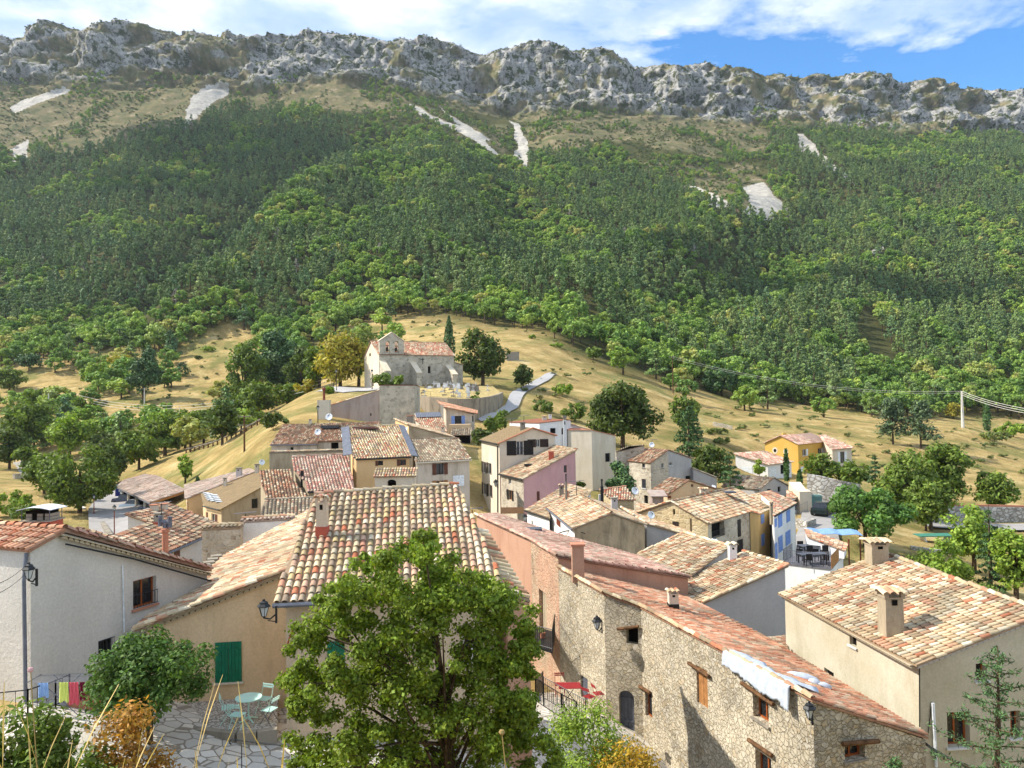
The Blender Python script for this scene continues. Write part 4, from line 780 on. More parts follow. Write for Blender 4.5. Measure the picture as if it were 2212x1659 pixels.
# tan house with green shutters
h = pr('tan_house', 'tan rendered house with closed green shutters beside the round terrace table', 'U', (290, 1362), 25.2, (440, 1226), 'r', .35, [(290, 1362), (650, 1222), (720, 1075), (448, 1222)], -11, 'p_tan', pal='pale', edge=[(0, 1)], oh=.28, drop=.2)
h.win('R5', 1860, 570, 2090, 915, 'shut', shut='green', sill='p_cream'); a, b_ = h.p3[0], h.p3[1]; scallops(h, a + (b_ - a) * .02 + np.array([0, .2, -.02]), b_ + np.array([0, .2, -.02]), 'p_gen', 1, .2, .08)
m1 = MB(); [m1.box((a0[0] - .2, a0[1] - .2, a0[2] - .1), (a0[0] + .25, a0[1] + .25, a0[2] + .25), rz=rnd.random()) for a0 in [h.pl.hit((442 + 8 * i, 1232 - 7 * i)) for i in range(4)]]; m1.build('roof_edge_stones', MAT['concrete'], h.root); h.done(); GS = h
# main foreground house
h = pr('large_tiled_house', 'nearest house with a big roof of thick multicoloured tiles in the middle', 'U', (590, 1302), 23.4, (1097, 1277), 'f', .41, [(590, 1302), (1097, 1277), (990, 1048), (678, 1070)], -13.5, 'p_mh', pal='mixed', sp=.243, ex=.36, edge=[(3, 2)], oh=.3, segs=8, drop=.16)
MH = h; p3 = h.p3; h.gutter(p3, 0, 1, 'zinc', .075); scallops(h, p3[0] + np.array([.25, .22, -.05]), p3[1] + np.array([-.2, .22, -.05]), 'p_gen', 1, .2, .07)
h.win('U', 707, 1385, 745, 1445, 'shut', shut='green'); h.win('U', 1000, 1370, 1040, 1440, 'glass', shut=None)
W = P(630, 1370, 23.5); h.line([P(620, 1394, 23.45), P(637, 1347, 23.45)], .03, 'rust', 'wall_tie')
ch = h.chimney('R2', 508, 1000, 618, 1365, 'p_mh', 'tile', basemat='redr', deep=.9, pal='red', label='grey rendered chimney with a pink painted foot and a cap of round tiles')
h.done()
# small falling roof beside it
h = House('low_side_house', 'narrow strip of roof falling away at the right side of the large tiled roof', 'house', (1.2, 27, -10), -13.5, MAT['p_salmon']); a, b_ = MH.p3[1], MH.p3[2]; t0, t1 = a * .98 + b_ * .02 + [0, .1, -.15], a * .42 + b_ * .58 + [0, 0, -.15]
h.ruled([t1, t0], [t1 + [.35, .2, -.15], t0 + [.75, .2, -.3]], 'pale', capline=False, oh=.02); h.done()
# salmon building
h = pr('salmon_house', 'long salmon pink house with french windows and a pink tiled roof', 'U', (1143, 1165), 43, (1203, 1202), 'l', .22, [(1026, 1112), (1143, 1165), (1203, 1202), (1492, 1248), (1375, 1201), (1197, 1152), (1070, 1109)], -17, 'p_salmon', pal='pink', oh=.1, edge=[(0, 1), (1, 2), (2, 3)])
for w in h.walls:
    d = w['b'] - w['a']
    if d[1] < -.5 * abs(d[0]) - .5 and w['a'][1] < 44 and np.linalg.norm(d) > 3 and w['b'][0] > w['a'][0]: w['mat'] = MAT['s_salmon']
h.win('Z4', 90, 785, 244, 965, 'glass', 'whitepaint', bars='half', mull=2, depth=.2); h.win('Y3', 232, 250, 320, 760, 'board', shut='p_dust', depth=.25, name='blocked_opening'); h.chimney('Z4', 543, 470, 645, 632, 'p_salmon', 'flat', pal='orange')
h.win('Z4', 1180, 690, 1230, 720, 'shut', shut='p_salmon') if 0 else None; m1 = MB(); o_ = h.pl.hit(q('Z4', 275, 378)); m1.box((o_[0] - .5, o_[1] - .5, o_[2] + .05), (o_[0] + .5, o_[1] + .4, o_[2] + .16)); m1.build('skylight', MAT['greyb'], h.root); h.done(); PB = h
# stone barn with the orange roof
TL = P(1203, 1224, 38.2); Q_ = P(1303, 1281, 33.7); A_ = P(1382, 1310, 33.); B_ = P(1755, 1511, 22.5)
h = House('stone_barn', 'long rubble stone building with an orange tiled roof and white cloth hanging over its edge', 'house', (7, 30, -14.2), -17, MAT['s_barn'])
h.ruled([TL, Q_, A_, B_], [P(1482, 1291, 39.4), P(1560, 1330, 36.7), P(1640, 1370, 33.8), P(2006, 1592, 23.8)], 'orange', oh=.06, sp=.2, ex=.38); BARN = h
h.win('R7', 988, 445, 1090, 590, 'dark', depth=.35); h.win('Y4', 703, 398, 812, 690, 'door', shut='greyb', arch=True, depth=.25); h.win('R7', 1597, 800, 1690, 1120, 'board', shut='palewood', depth=.12, name='wooden_hatch', label='weathered plank hatch'); h.win('Y5', 390, 420, 500, 615, 'glass', 'woodframe', sill='concrete', depth=.28)
h.win('Y4', 890, 400, 938, 590, 'glass', 'woodframe', depth=.2, mull=1); h.win('Y4', 428, 300, 480, 460, 'door', shut='greyb', depth=.15); h.win('Y5', 1045, 785, 1190, 890, 'glass', 'woodframe', sill='concrete', depth=.3); h.win('Y5', 408, 850, 520, 1010, 'glass', 'woodframe', depth=.25)
for f, x0, y0, x1, y1 in (('Y5', 1012, 768, 1270, 748), ('R7', 1545, 750, 1725, 868), ('R7', 915, 455, 1100, 432), ('Y4', 862, 365, 938, 410), ('Y5', 375, 745, 545, 860), ('Y5', 325, 340, 555, 495)): h.pipe(f, x0, y0, x1, y1, 'wood', .07, 'lintel')
h.chimney('Z1', 332, 510, 412, 635, 'p_cream', 'tile', basemat='iron', pal='pale'); h.done()
# beige house at the right edge
h = pr('beige_house', 'large beige rendered house at the right edge with a wide tiled roof and square chimney', 'U', (1980, 1436), 25., (1680, 1281), 'r', .316, [(1980, 1436), (2258, 1327), (1905, 1195), (1680, 1281)], -19, 'p_beige', pal='pale', sp=.23, ex=.34, oh=.22, edge=[(2, 1)], segs=6, drop=.14)
p3 = h.p3; scallops(h, p3[0] + np.array([0, .2, -.02]), p3[3] + np.array([.2, -.1, -.02]), 'p_gen', 1, .2, .08); scallops(h, p3[0] + np.array([.1, .22, -.03]), p3[1] + np.array([0, .22, -.03]), 'p_grey', 1, .2, .08)
h.win('R8', 1797, 758, 1892, 905, 'glass', 'woodframe', sill='whitepaint', depth=.3, mull=1); h.win('R8', 1550, 1175, 1745, 1478, 'glass', 'woodframe', sill='whitepaint', depth=.3); h.win('R8', 2095, 1165, 2180, 1400, 'glass', 'woodframe', sill='whitepaint', depth=.25)
h.win('R8', 705, 525, 765, 605, 'dark', sill='whitepaint'); h.win('R8', 487, 815, 568, 880, 'dark'); h.pipe('R8', 1300, 740, 1303, 1300, 'iron', .02, 'cable'); h.pipe('R8', 1412, 1090, 1438, 1640, 'whites', .05, 'downpipe'); h.pipe('R8', 1408, 1090, 1375, 1360, 'iron', .015, 'cable')
h.chimney('R8', 1015, 140, 1210, 530, 'p_dust', 'tile', pal='pale', taper=.92, label='tall grey chimney tapering upwards near the front corner'); h.chimney('R4', 895, 1395, 1070, 1590, 'p_dust', 'tile', pal='pale', label='grey chimney at the top of the roof'); h.done(); BR = h
# two stepped roofs with the grey gable behind it
A = P(1703, 1222, 40); B = level(A, (1477, 1152)); h = House('grey_gable_house', 'house with two stepped pale tiled roofs and a smooth grey gable wall', 'house', (13, 44, -17), -19, MAT['p_grey'])
pl = Pl(A, B, 'r', .3); h.roof([pl.hit(q('Z1', *o)) for o in [(1188, 322), (860, 222), (500, 388), (400, 470), (450, 545), (575, 590)]], pl, pal='pale', edge=[(0, 1), (0, 5)], oh=.15)
A2 = A + [0, 0, .28]; B2 = B + [0, 0, .28]; pl = Pl(A2, B2, 'r', .3); h.roof([pl.hit(q('Z1', *o)) for o in [(440, 92), (110, 245), (330, 345), (500, 385), (765, 188)]], pl, pal='pale', edge=[(0, 4), (0, 1)], oh=.15); h.roofs = h.roofs[::-1]
h.chimney('Z1', 765, 172, 828, 288, 'p_bright', 'tile', pal='pale'); h.done()
# low tiled roof seen in the gap by the beige house
h = pr('hidden_shed', 'small roof of dark tiles in the gap between orange roof and beige wall', 'Z1', (1060, 900), 33, (1150, 930), 'b', .25, [(1000, 845), (1150, 828), (1175, 950), (1100, 950)], -19, 'p_dust', pal='old'); h.done()
# cluster with the stained gable
h = gab('stained_gable_house', 'house with a tan gable wall streaked with black stains', 'U', (1321, 1108.6), 54, (1251.4, 1069.2), 2.75, .36, 2.5, .36, -18, 'p_stained', pal='pale', edge=[(3, 2)], oh=.12)
for w in h.walls:
    d = w['b'] - w['a']
    if d[1] < -3: w['mat'] = MAT['p_bright']
h.win('Z4', 440, 262, 466, 345, 'shut', shut='rust'); h.gutter(h.L, 0, 1, 'zinc'); h.chimney('Z4', 828, 145, 880, 235, 'p_grey', 'slab'); h.done()
h = pr('white_wall_house', 'white rendered house with twin round chimneys below the pink house', 'Z4', (392, 292), 62, (215, 232), 'r', .36, [(392, 292), (215, 232), (520, 45), (690, 92), (660, 140), (600, 122), (372, 213)], -18, 'p_bright', pal='pale', oh=.12)
h.chimney('Z4', 456, 55, 494, 135, 'concrete', 'tile'); o = h.chimney('Z4', 490, 85, 536, 155, 'terra', 'none', taper=.6); h.chimney('Z4', 498, 20, 516, 90, 'concrete', 'pipe', d=64); h.gutter(h.p3, 0, 1, 'iron', .06); h.done()
h = House('long_roof_house', 'long narrow tiled roof over a dark grey wall behind the stained gable', 'house', (11, 60, -17), -19, MAT['p_blueg']); h.ruled([P(1342, 1097, 64), P(1394, 1130, 57)], [P(1476, 1136, 62), P(1503, 1161, 56.5)], 'pale', capline=True); h.done()
h = pr('lean_to_house', 'small stone outbuilding with clean orange and white tiles and a black flue', 'Z4', (828, 160), 68, (1003, 161), 'f', .35, [(828, 160), (1003, 161), (935, 68), (742, 90)], -16, 's_yellow', pal='red', edge=[(3, 2)], ex=.4)
h.chimney('Z4', 738, 115, 776, 172, 'p_grey', 'none'); h.chimney('Z4', 752, 55, 776, 125, 'iron', 'pipe', d=66); h.done()
# stone house with the dark balcony window
h = gab('stone_balcony_house', 'stone house with a black balcony window and a broad pale tiled roof', 'U', (1449, 1084), 60, (1585, 1053.5), 2.9, .36, 3.1, .47, -18, 's_yellow', pal='pale', edge=[(3, 2), (0, 3)], oh=.1)
for w in h.walls:
    d = w['b'] - w['a']
    if d[0] > 3 and d[1] > 3: w['mat'] = MAT['s_lime']
h.win('R3', 1725, 1215, 1835, 1350, 'dark', bars='half', depth=.4); h.win('R3', 1948, 1195, 1975, 1345, 'shut', shut='black'); h.win('R3', 1945, 1370, 1992, 1480, 'shut', shut='black'); h.win('Z3', 632, 722, 655, 778, 'dark'); h.win('Z3', 624, 845, 690, 905, 'shut', shut='darkbrown'); h.win('Z3', 802, 815, 824, 950, 'board', shut='p_dust', name='blocked_opening')
m1 = MB(); o_ = P(*q('R3', 1880, 965), 66); m1.box((o_[0] - .45, o_[1] - .5, o_[2] + .02), (o_[0] + .45, o_[1] + .4, o_[2] + .12)); m1.build('skylight', MAT['greyb'], h.root); h.done()
# yellow house and blue-shutter house
h = pr('yellow_town_house', 'yellow house with a single tile roof between the stone house and the blue shuttered house', 'Z5', (228, 822), 64, (360, 760), 'l', .36, [(120, 790), (228, 822), (340, 770), (345, 700), (335, 590), (130, 632)], -19, 'p_yellow', pal='pale', oh=.1)
h.win('Z5', 241, 825, 272, 915, 'shut', shut='blue'); h.win('Z6', 205, 322, 230, 418, 'shut', shut='blue'); h.chimney('Z5', 338, 700, 372, 830, 'p_dust', 'tile', d=62.5); h.done()
h = pr('blue_shutter_house', 'white house with rows of blue shutters above the terrace', 'Z5', (372, 838), 62, (597, 712), 'l', .36, [(372, 838), (597, 712), (335, 590), (232, 612), (345, 700), (340, 790)], -19, 'p_bright', pal='red', oh=.1)
for b4 in ((378, 868, 400, 950), (415, 825, 453, 950), (497, 785, 533, 900)): h.win('Z5', *b4, 'shut', shut='blue')
for b4 in ((320, 395, 338, 530), (347, 338, 382, 470), (407, 295, 447, 412)): h.win('Z6', *b4, 'shut', shut='blue')
h.pipe('Z6', 286, 200, 292, 530, 'iron', .05); h.gutter(h.p3, 0, 1, 'iron', .06); h.done()
# terrace building
p1, p2, p3_, p4 = (19.9, 57.3), (22.5, 55), (25.7, 60.3), (23.1, 62.6); zt = -12.; h = House('terrace_building', 'low white building with a grey roof terrace and brown fence beside the blue shutters', 'house', (22.5, 58, -17), -20, MAT['p_bright'])
h.roof([(x, y, zt) for x, y in (p1, p2, p3_, p4)], None, style='greydeck' if MAT.setdefault('greydeck', flat('greydeck', S(110, 110, 116))) else '', oh=.08, drop=.1, name='terrace_deck'); H_ = h
def rail(nm, a, b_, hh, mat, parent, k=None, r=.012, solid=False, post=.02):
    a, b_ = np.array(a, float), np.array(b_, float); d = b_ - a; L = np.linalg.norm(d); k = k or max(2, int(L / .13)); g = MB()
    for i in range(k + 1): g.tube([a + d * i / k, a + d * i / k + [0, 0, hh]], r if i % 8 else post, 4)
    for z_ in (hh, .12): g.tube([a + [0, 0, z_], b_ + [0, 0, z_]], post, 4)
    if solid: g.obox(a + [0, 0, .08], d, np.cross(d / L, [0, 0, 1]) * .03, [0, 0, hh - .1])
    return g.build(nm, MAT[mat], parent)
rail('railing', (*p1, zt), (*p2, zt), 1., 'greyb', h.root); rail('railing', (*p1, zt), (21.4, 59.6, zt), 1., 'greyb', h.root); rail('wooden_fence', (*p2, zt), (24.2, 57.8, zt), .95, 'palewood', h.root, solid=True)
MAT['rustp'] = flat('rustp', S(136, 84, 60)); h.win('Z6', 760, 470, 775, 540, 'glass'); h.win('Z6', 792, 430, 803, 500, 'glass'); rt = [P(*q('Z6', 470, 352), 62.5), P(*q('Z6', 845, 385), 60.5), P(*q('Z6', 770, 455), 57.6), P(*q('Z6', 640, 365), 60.2)]
b3 = [(22.9, 60.4), (24.9, 58.3), (26., 60.4), (23.6, 62.9)]; pz = [(x, y, -10.9 - .25 * (i in (1,)) ) for i, (x, y) in enumerate(b3)]; pl = Pl((24.7, 58.5, -11.3), (26.2, 60.5, -11.3), 'l', .25); pz = [(x, y, pl.z(x, y)) for x, y in b3]; h.roof(pz, pl, pal='red', oh=.08, base=-12.)
h.done(); g = MB(); 
for c in ((26.2, 60.6), (27.9, 62.4)): g.tube([(c[0], c[1], -16), (c[0], c[1], -10.9)], .06, 5)
pg = empty('awning_frame', (26.5, 62, -16), 'rusty brown frame with a pale blue tarpaulin behind the terrace', 'awning'); g.build('post', MAT['rust'], pg); g = MB(); v = []; k = 8
for i in range(k + 1):
    for j in range(2): t = i / k; v.append((23.8 + 3.9 * t + .35 * j, 62.6 - 1.2 * t + 1.9 * j, -10.75 + .06 * math.sin(i * 2.1) + .12 * j))
g.add(v, [(2 * i, 2 * i + 2, 2 * i + 3, 2 * i + 1) for i in range(k)]); o = g.build('tarpaulin', flat('tarp', S(120, 155, 205)), pg); o.modifiers.new('s', 'SOLIDIFY').thickness = .03
# houses of the middle row
h = pr('cream_shutter_house', 'cream house with brown shutters and a blank white panel on its wall', 'Y2', (345, 610), 68, (900, 582), 'f', .4, [(345, 610), (902, 580), (778, 378), (298, 385)], -12, 'p_lime', pal='grey', ex=.36, sp=.24, edge=[(3, 2)], oh=.15)
h.win('Y2', 553, 620, 628, 732, 'open', 'darkbrown', shut='brown'); h.win('Y2', 553, 792, 628, 850, 'open', 'palewood', shut='palewood'); h.win('Y2', 721, 741, 829, 846, 'shut', shut='whites'); h.gutter(h.p3, 0, 1, 'p_cream'); h.pipe('Y2', 350, 620, 352, 850, 'p_cream', .05); h.done()
h = pr('round_ochre_house', 'ochre house with a rounded corner and brown shutters', 'U', (767, 991), 67, (888, 986), 'f', .4, [(760, 984), (768, 991.5), (888, 986), (860, 919.5), (754, 923.5)], -12, 'p_ochre', pal='mixed', sp=.24, ex=.36, edge=[(4, 3)], oh=.12)
p3 = h.p3; g = MB()
for a, b_, ww in ((p3[0], p3[4], -.75), (p3[2], p3[3], .62)):
    lo_ = np.array(a); hi_ = np.array(b_); g.obox(lo_ + [0, 0, .1], hi_ - lo_, [ww, 0, -.12], [0, 0, .04])
g.build('zinc_flashing', MAT['zinc'], h.root); h.win('Y1', 1240, 595, 1290, 640, 'left', 'darkbrown', shut='brown'); h.win('Y2', 192, 580, 252, 640, 'left', 'brown', shut='brown'); h.win('Y1', 1238, 670, 1268, 805, 'shut', shut='palewood'); h.win('Y2', -2, 668, 18, 805, 'shut', shut='palewood'); h.win('Y2', 229, 727, 285, 845, 'shut', shut='darkbrown')
h.gutter(p3, 1, 2, 'iron', .06); h.pipe('Y2', 318, 560, 318, 840, 'zinc', .06); h.chimney('Y1', 985, 325, 1020, 372, 'p_ochre', 'slab'); g = MB(); o_ = h.pl.hit(q('Y1', 1105, 275)); g.box((o_[0] - 1.1, o_[1] - .4, o_[2] + .02), (o_[0] + 1.1, o_[1] + .5, o_[2] + .2)); g.build('skylight', flat('brownglass', S(120, 84, 74), .3), h.root); h.done()
p = P(*q('Y2', 135, 760), 63); h = House('tiled_chimney_house', 'little cream tower with an arched opening and a round tile roof before the ochre house', 'chimney tower', (p[0], p[1], -9), -12, MAT['p_cream']); zt = P(*q('Y2', 135, 752), 63)[2]; pl = Pl((p[0] - 1.9, 63, zt), (p[0] + 1.9, 63, zt), 'f', .5); o4 = [(p[0] - 1.75, 63), (p[0] + 1.75, 63), (p[0] + 1.75, 64.2), (p[0] - 1.75, 64.2)]
h.roof([(x, y, pl.z(x, y)) for x, y in o4], pl, pal='mixed', oh=.12); h.win('Y2', 62, 782, 152, 856, 'dark', arch=.6, depth=.5); h.done()
h = pr('pink_tiled_house', 'house with a striped roof of pink and white tile rows left of the ochre house', 'Y1', (535, 903), 62, (1005, 878), 'f', .38, [(535, 903), (1005, 878), (942, 535), (383, 558), (395, 680), (500, 790)], -12, 'p_dust', pal='villa', sp=.25, oh=.1, edge=[(3, 2)]); h.chimney('Y1', 462, 682, 495, 762, 'iron', 'flat', open_=False); h.gutter(h.p3, 0, 1, 'iron'); h.done()
h = pr('old_tiled_house', 'low house with uneven dark and cream tiles left of the striped roof', 'Z7', (800, 378), 60, (1165, 357), 'f', .36, [(800, 378), (1165, 357), (1100, 290), (1020, 190), (1010, 112), (725, 118), (735, 200)], -13, 'p_dust', pal='old', sp=.24); h.done()
h = pr('grey_tiled_house', 'low house with grey lichen covered tiles just left of the large chimney', 'Z7', (728, 550), 52, (1165, 528), 'f', .3, [(728, 550), (1165, 528), (1205, 368), (775, 388)], -14, 'p_cream', pal='grey', sp=.25, ex=.38, edge=[(3, 2)]); h.done()
h = pr('tan_slab_roof_house', 'tan house with a flat brown slab roof and one barred window', 'Z7', (378, 465), 76, (228, 430), 'r', .43, [(378, 467), (800, 238), (775, 200), (715, 130), (205, 325), (230, 432)], -16, 'p_tan', style='brownslab', oh=.2); PAL
for w in h.walls: w['mat'] = MAT['p_dust'] if w['b'][1] - w['a'][1] > 1 else w['mat']
h.win('Z7', 660, 372, 712, 455, 'glass', 'iron', bars=True); h.win('Z7', 300, 505, 335, 575, 'right', shut='brown'); h.win('Z7', 240, 490, 262, 545, 'right', shut='brown'); h.chimney('Z7', 400, 185, 432, 262, 'p_cream', 'slab'); h.chimney('Z7', 682, 62, 720, 145, 'p_cream', 'slab'); h.gutter(h.p3, 0, 5, 'iron', .06)
g = MB()
for i in range(5):
    for j in range(3): o_ = h.pl.hit(q('Z7', 255 + 10 * i + 30 * j * (j < 2) + 75 * (j == 2), 325 + 15 * i + j * 8)); g.box((o_[0] - .35, o_[1] - .2, o_[2] + .02), (o_[0] + .35, o_[1] + .2, o_[2] + .1)); g.build('glass_tile', MAT['whites'], h.root); g = MB()
g = None; h.done()
h = pr('pale_low_house', 'long low roof of pale pink tiles by the small cypress near the carport', 'Z7', (68, 378), 84, (60, 250), 'r', .3, [(68, 378), (215, 315), (700, 125), (640, 100), (60, 250)], -17, 'p_tan', pal='white', oh=.2, edge=[(0, 1)]); h.win('Z7', 78, 402, 95, 480, 'door', shut='darkbrown'); h.chimney('Z7', 512, 95, 565, 180, 'p_grey', 'slab', label='grey chimney with a tilted slab'); h.done()
# carport
A = P(323, 1085, 100); B = level(A, (252.9, 1052)); pl = Pl(A, B, 'r', .27); p3 = [pl.hit(q('Z8', *o)) for o in [(155, 172), (480, 327), (848, 203), (560, 60), (430, 44), (215, 108)]]
cp = House('carport', 'open carport with a pale tiled roof sheltering parked cars', 'carport', (p3[1][0], p3[1][1] + 5, -14.5), -16, MAT['wood']); cp.roof(p3, pl, pal='white', walls=False, sp=.28)
g = MB(); bb = [p3[2] + [-.3, .6, -.3], p3[3] + [-.5, -.3, -.3], p3[4] + [-.3, -.5, -.3]]
for a, b_ in zip(bb[:-1], bb[1:]): g.add([a * [1, 1, 0] + [0, 0, -17], b_ * [1, 1, 0] + [0, 0, -17], b_, a], [(0, 1, 2, 3)])
o = g.build('wall', MAT['s_barn'], cp.root); o.modifiers.new('s', 'SOLIDIFY').thickness = .3
for t in (.02, .27, .52, .77, .97): p = p3[1] * (1 - t) + p3[0] * t + np.array([.5, .5, 0]); g = MB(); g.lathe((p[0], p[1], -16), [(.22, 0), (.2, p[2] + 15.8)], 8); g.build('post', MAT['p_cream'], cp.root)
g = MB(); g.obox(p3[1] + [0, 0, -.35], p3[2] - p3[1], [.0, .18, 0], [0, 0, .3]); g.build('roof_beam', MAT['palewood'], cp.root); g = MB(); g.obox(p3[1] + [0, 0, -.25], p3[0] - p3[1], [.15, .1, 0], [0, 0, .18]); g.build('roof_beam', MAT['zinc'], cp.root)
# old roof cluster behind the white house
o8 = [q('Z8', *o) for o in [(590, 850), (1000, 672), (1210, 555), (640, 322), (560, 345), (480, 395), (225, 440), (395, 500), (472, 527), (90, 668), (0, 640)]] + [(172, 1138), (118, 1156), (120, 1166), (250, 1192), (300, 1200)]
A = P(347, 1198.7, 42); B = level(A, (435.6, 1160.8)); pl = Pl(A, B, 'l', .36); h = House('old_roof_house', 'house with a wide sagging roof of old brown tiles behind the white house', 'house', (-20, 46, -14), -15, MAT['p_white']); p3 = [pl.hit(o) for o in o8]
h.roof(p3, pl, pal='old', oh=.15, sp=.23); h.win('Z8', 725, 785, 778, 910, 'shut', shut='brown'); h.chimney('Z8', 508, 435, 595, 560, 'concrete', 'slab', basemat='redr'); h.chimney('Z8', 470, 345, 548, 415, 'p_cream', 'flat'); h.chimney('Z8', 575, 335, 645, 402, 'p_cream', 'flat')
p = P(*q('Z8', 637, 885), 33); g = MB(); g.lathe((p[0], p[1], p[2] - 1.5), [(.13, 0), (.13, 2.6), (.17, 2.62), (.17, 2.75), (.11, 2.8)], 10); po = g.build('flue', MAT['terra'], h.root); g = MB()
g.tube([(p[0], p[1], p[2] + 1.25), (p[0], p[1], p[2] + 1.55)], .1, 8); g.tube([(p[0] - .22, p[1], p[2] + 1.38), (p[0] - .22, p[1], p[2] + 1.82)], .09, 8); g.tube([(p[0] + .2, p[1], p[2] + 1.32), (p[0] + .2, p[1], p[2] + 1.78)], .1, 8); g.tube([(p[0] - .22, p[1], p[2] + 1.55), (p[0] + .2, p[1], p[2] + 1.55)], .09, 8); g.build('flue_cowl', MAT['zinc'], po)
h.gutter(p3, 0, 1, 'zinc'); h.done()
h = House('stone_parapet_house', 'small grey stone wall with a tile coping behind the tan roof', 'house', (-18, 41, -13), -14, MAT['s_light']); a, b_ = P(*q('Z7', 208, 640), 40), P(*q('Z7', 560, 626), 40); h.ruled([a + [0, .5, .05], b_ + [0, .5, .05]], [a, b_], 'pale', oh=.03, ex=.5)
a, b_ = P(*q('Z7', 545, 575), 41), P(*q('Z7', 1020, 548), 41); h.mat = MAT['p_bright']; h.ruled([a + [0, .5, .05], b_ + [0, .5, .05]], [a, b_], 'white', oh=.03, ex=.5); h.done()
# long house with the dormer
h = pr('long_low_house', 'long low house with a wide roof of small reddish tiles and a dark loft door', 'Y1', (162, 434), 92, (640, 427), 'f', .35, [(162, 434), (636, 428), (640, 405), (945, 398), (1010, 240), (1255, 240), (1269, 205), (290, 233)], -9.5, 'p_lime', pal='old', sp=.26, ex=.4)
h.win('Y1', 362, 460, 395, 502, 'dark'); h.win('Y1', 768, 412, 845, 486, 'dark', depth=.3); g = MB(); o_ = h.pl.hit(q('Y1', 768, 272)); g.box((o_[0] - 1.1, o_[1] - .6, o_[2] + .05), (o_[0] + 1.1, o_[1] + .8, o_[2] + .4)); g.build('skylight', MAT['glass'], h.root); h.chimney('Y1', 545, 178, 575, 235, 'p_cream', 'slab'); h.gutter(h.p3, 0, 1, 'zinc'); h.done()
h = House('grey_parapet_house', 'plain grey rendered wall with a tile coping below the long low house', 'house', (-27, 88, -9), -12, MAT['p_dust']); a, b_, c = P(*q('Y1', 150, 513), 86), P(*q('Y1', 385, 510), 86), P(*q('Y1', 945, 492), 85); h.ruled([a + [0, .6, .06], b_ + [0, .6, .06], c + [0, .6, .06]], [a, b_, c], 'grey', oh=.03, ex=.5); h.done()
# pink-grey gable with its tower and the house between
f3 = [P(*q('C1', 0, 1005), 119), P(*q('C1', 568, 830), 118)]; h = House('pinkish_gable_house', 'tall building with a sloping top, pinkish grey plaster and a square stone part', 'house', (-24, 120, -4), -8, MAT['p_pinkgrey']); h.ruled([f3[1], f3[1] + [0, 8, 0]], [f3[0], f3[0] + [0, 8, 0]], 'pale', sp=.3, ex=.5, capline=False, oh=.02)
t3 = [P(*q('C1', 562, 775), 117.6), P(*q('C1', 966, 775), 117.6)]; h.mat = MAT['s_church']; h.ruled([t3[0] + [0, 7, 0], t3[1] + [0, 7, 0]], t3, 'old', oh=.02, ex=.6); h.win('R2', 985, 280, 998, 300, 'dark'); h.done()
p = P(*q('R2', 590, 370), 117); g = MB(); g.box((p[0] - .9, p[1] - .6, -6), (p[0] + .9, p[1] + .6, P(*q('R2', 588, 165), 117)[2])); 
hh = empty('tall_chimney_stack', (p[0], p[1], -6), 'tall slim chimney stack at the left end of the pinkish gable', 'chimney'); g.build('stack', MAT['p_cream'], hh); g = MB(); z_ = P(*q('R2', 588, 165), 117)[2]; g.lathe((p[0], p[1], z_), [(.2, 0), (.18, 1.5), (.3, 1.55), (.3, 1.8), (.1, 2.)], 8); g.build('chimney_pot', MAT['rust'], hh)
# blue shuttered little house under the cemetery wall
h = House('sky_shutter_house', 'small grey house with one open window between pale blue shutters and an orange roof', 'house', (-8, 113, -5), -9, MAT['p_lime']); h.ruled([P(944, 866, 118), P(957, 879, 111.5)], [P(1032, 887.5, 117), P(1031.5, 894, 111.8)], 'orange', oh=.5, capline=False, sp=.25)
h.win('C1', 1428, 1128, 1505, 1220, 'open', 'darkbrown', shut='blue', depth=.3); h.win('C1', 1628, 1125, 1643, 1195, 'dark', arch=True); h.chimney('C1', 1262, 975, 1300, 1140, 'p_cream', 'none', d=111, open_=False); a, b_ = P(*q('C1', 1360, 1228), 108.5), P(*q('C1', 1605, 1225), 108.5)
g = MB(); g.obox([a[0], a[1], a[2] - 3.6], [b_[0] - a[0], 0, 0], [0, 3.2, 0], [0, 0, 3.6]); g.build('balcony', MAT['p_tan'], h.root); a, b_ = P(*q('C1', 1375, 1352), 106.5), P(*q('C1', 1630, 1350), 106.5); pl = Pl(a, b_, 'f', .45); h.roof([(a[0], a[1], a[2]), (b_[0], b_[1], a[2]), (b_[0], 108.6, a[2] + .95), (a[0], 108.6, a[2] + .95)], pl, pal='grey', walls=False, sp=.3, name='porch_roof')
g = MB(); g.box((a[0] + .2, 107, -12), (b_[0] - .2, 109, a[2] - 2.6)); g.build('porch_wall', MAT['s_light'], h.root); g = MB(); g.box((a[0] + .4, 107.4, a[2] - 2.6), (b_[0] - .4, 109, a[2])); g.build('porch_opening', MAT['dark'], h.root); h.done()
h = pr('upper_tiled_house', 'house with a grey corrugated strip above red and cream tiles below the cemetery', 'C1', (1160, 1315), 98, (1352, 1310), 'f', .35, [(1160, 1315), (1352, 1310), (1262, 1096), (968, 1106), (975, 1180)], -9, 'p_cream', pal='red', sp=.27, ex=.4); pl2 = h.pl; g = MB(); a4 = [pl2.hit(q('C1', *o)) for o in [(985, 1158), (1278, 1150), (1260, 1097), (970, 1106)]]; v = []; k = 30
for i in range(k + 1):
    for j in range(2): t = i / k; lo_ = a4[0] * (1 - t) + a4[1] * t; hi_ = a4[3] * (1 - t) + a4[2] * t; v.append((lo_ if j == 0 else hi_) + [0, 0, .16 + .05 * (i % 2)])
g.add(v, [(2 * i, 2 * i + 2, 2 * i + 3, 2 * i + 1) for i in range(k)]); g.build('corrugated_sheet', MAT['zinc'], h.root); h.done()
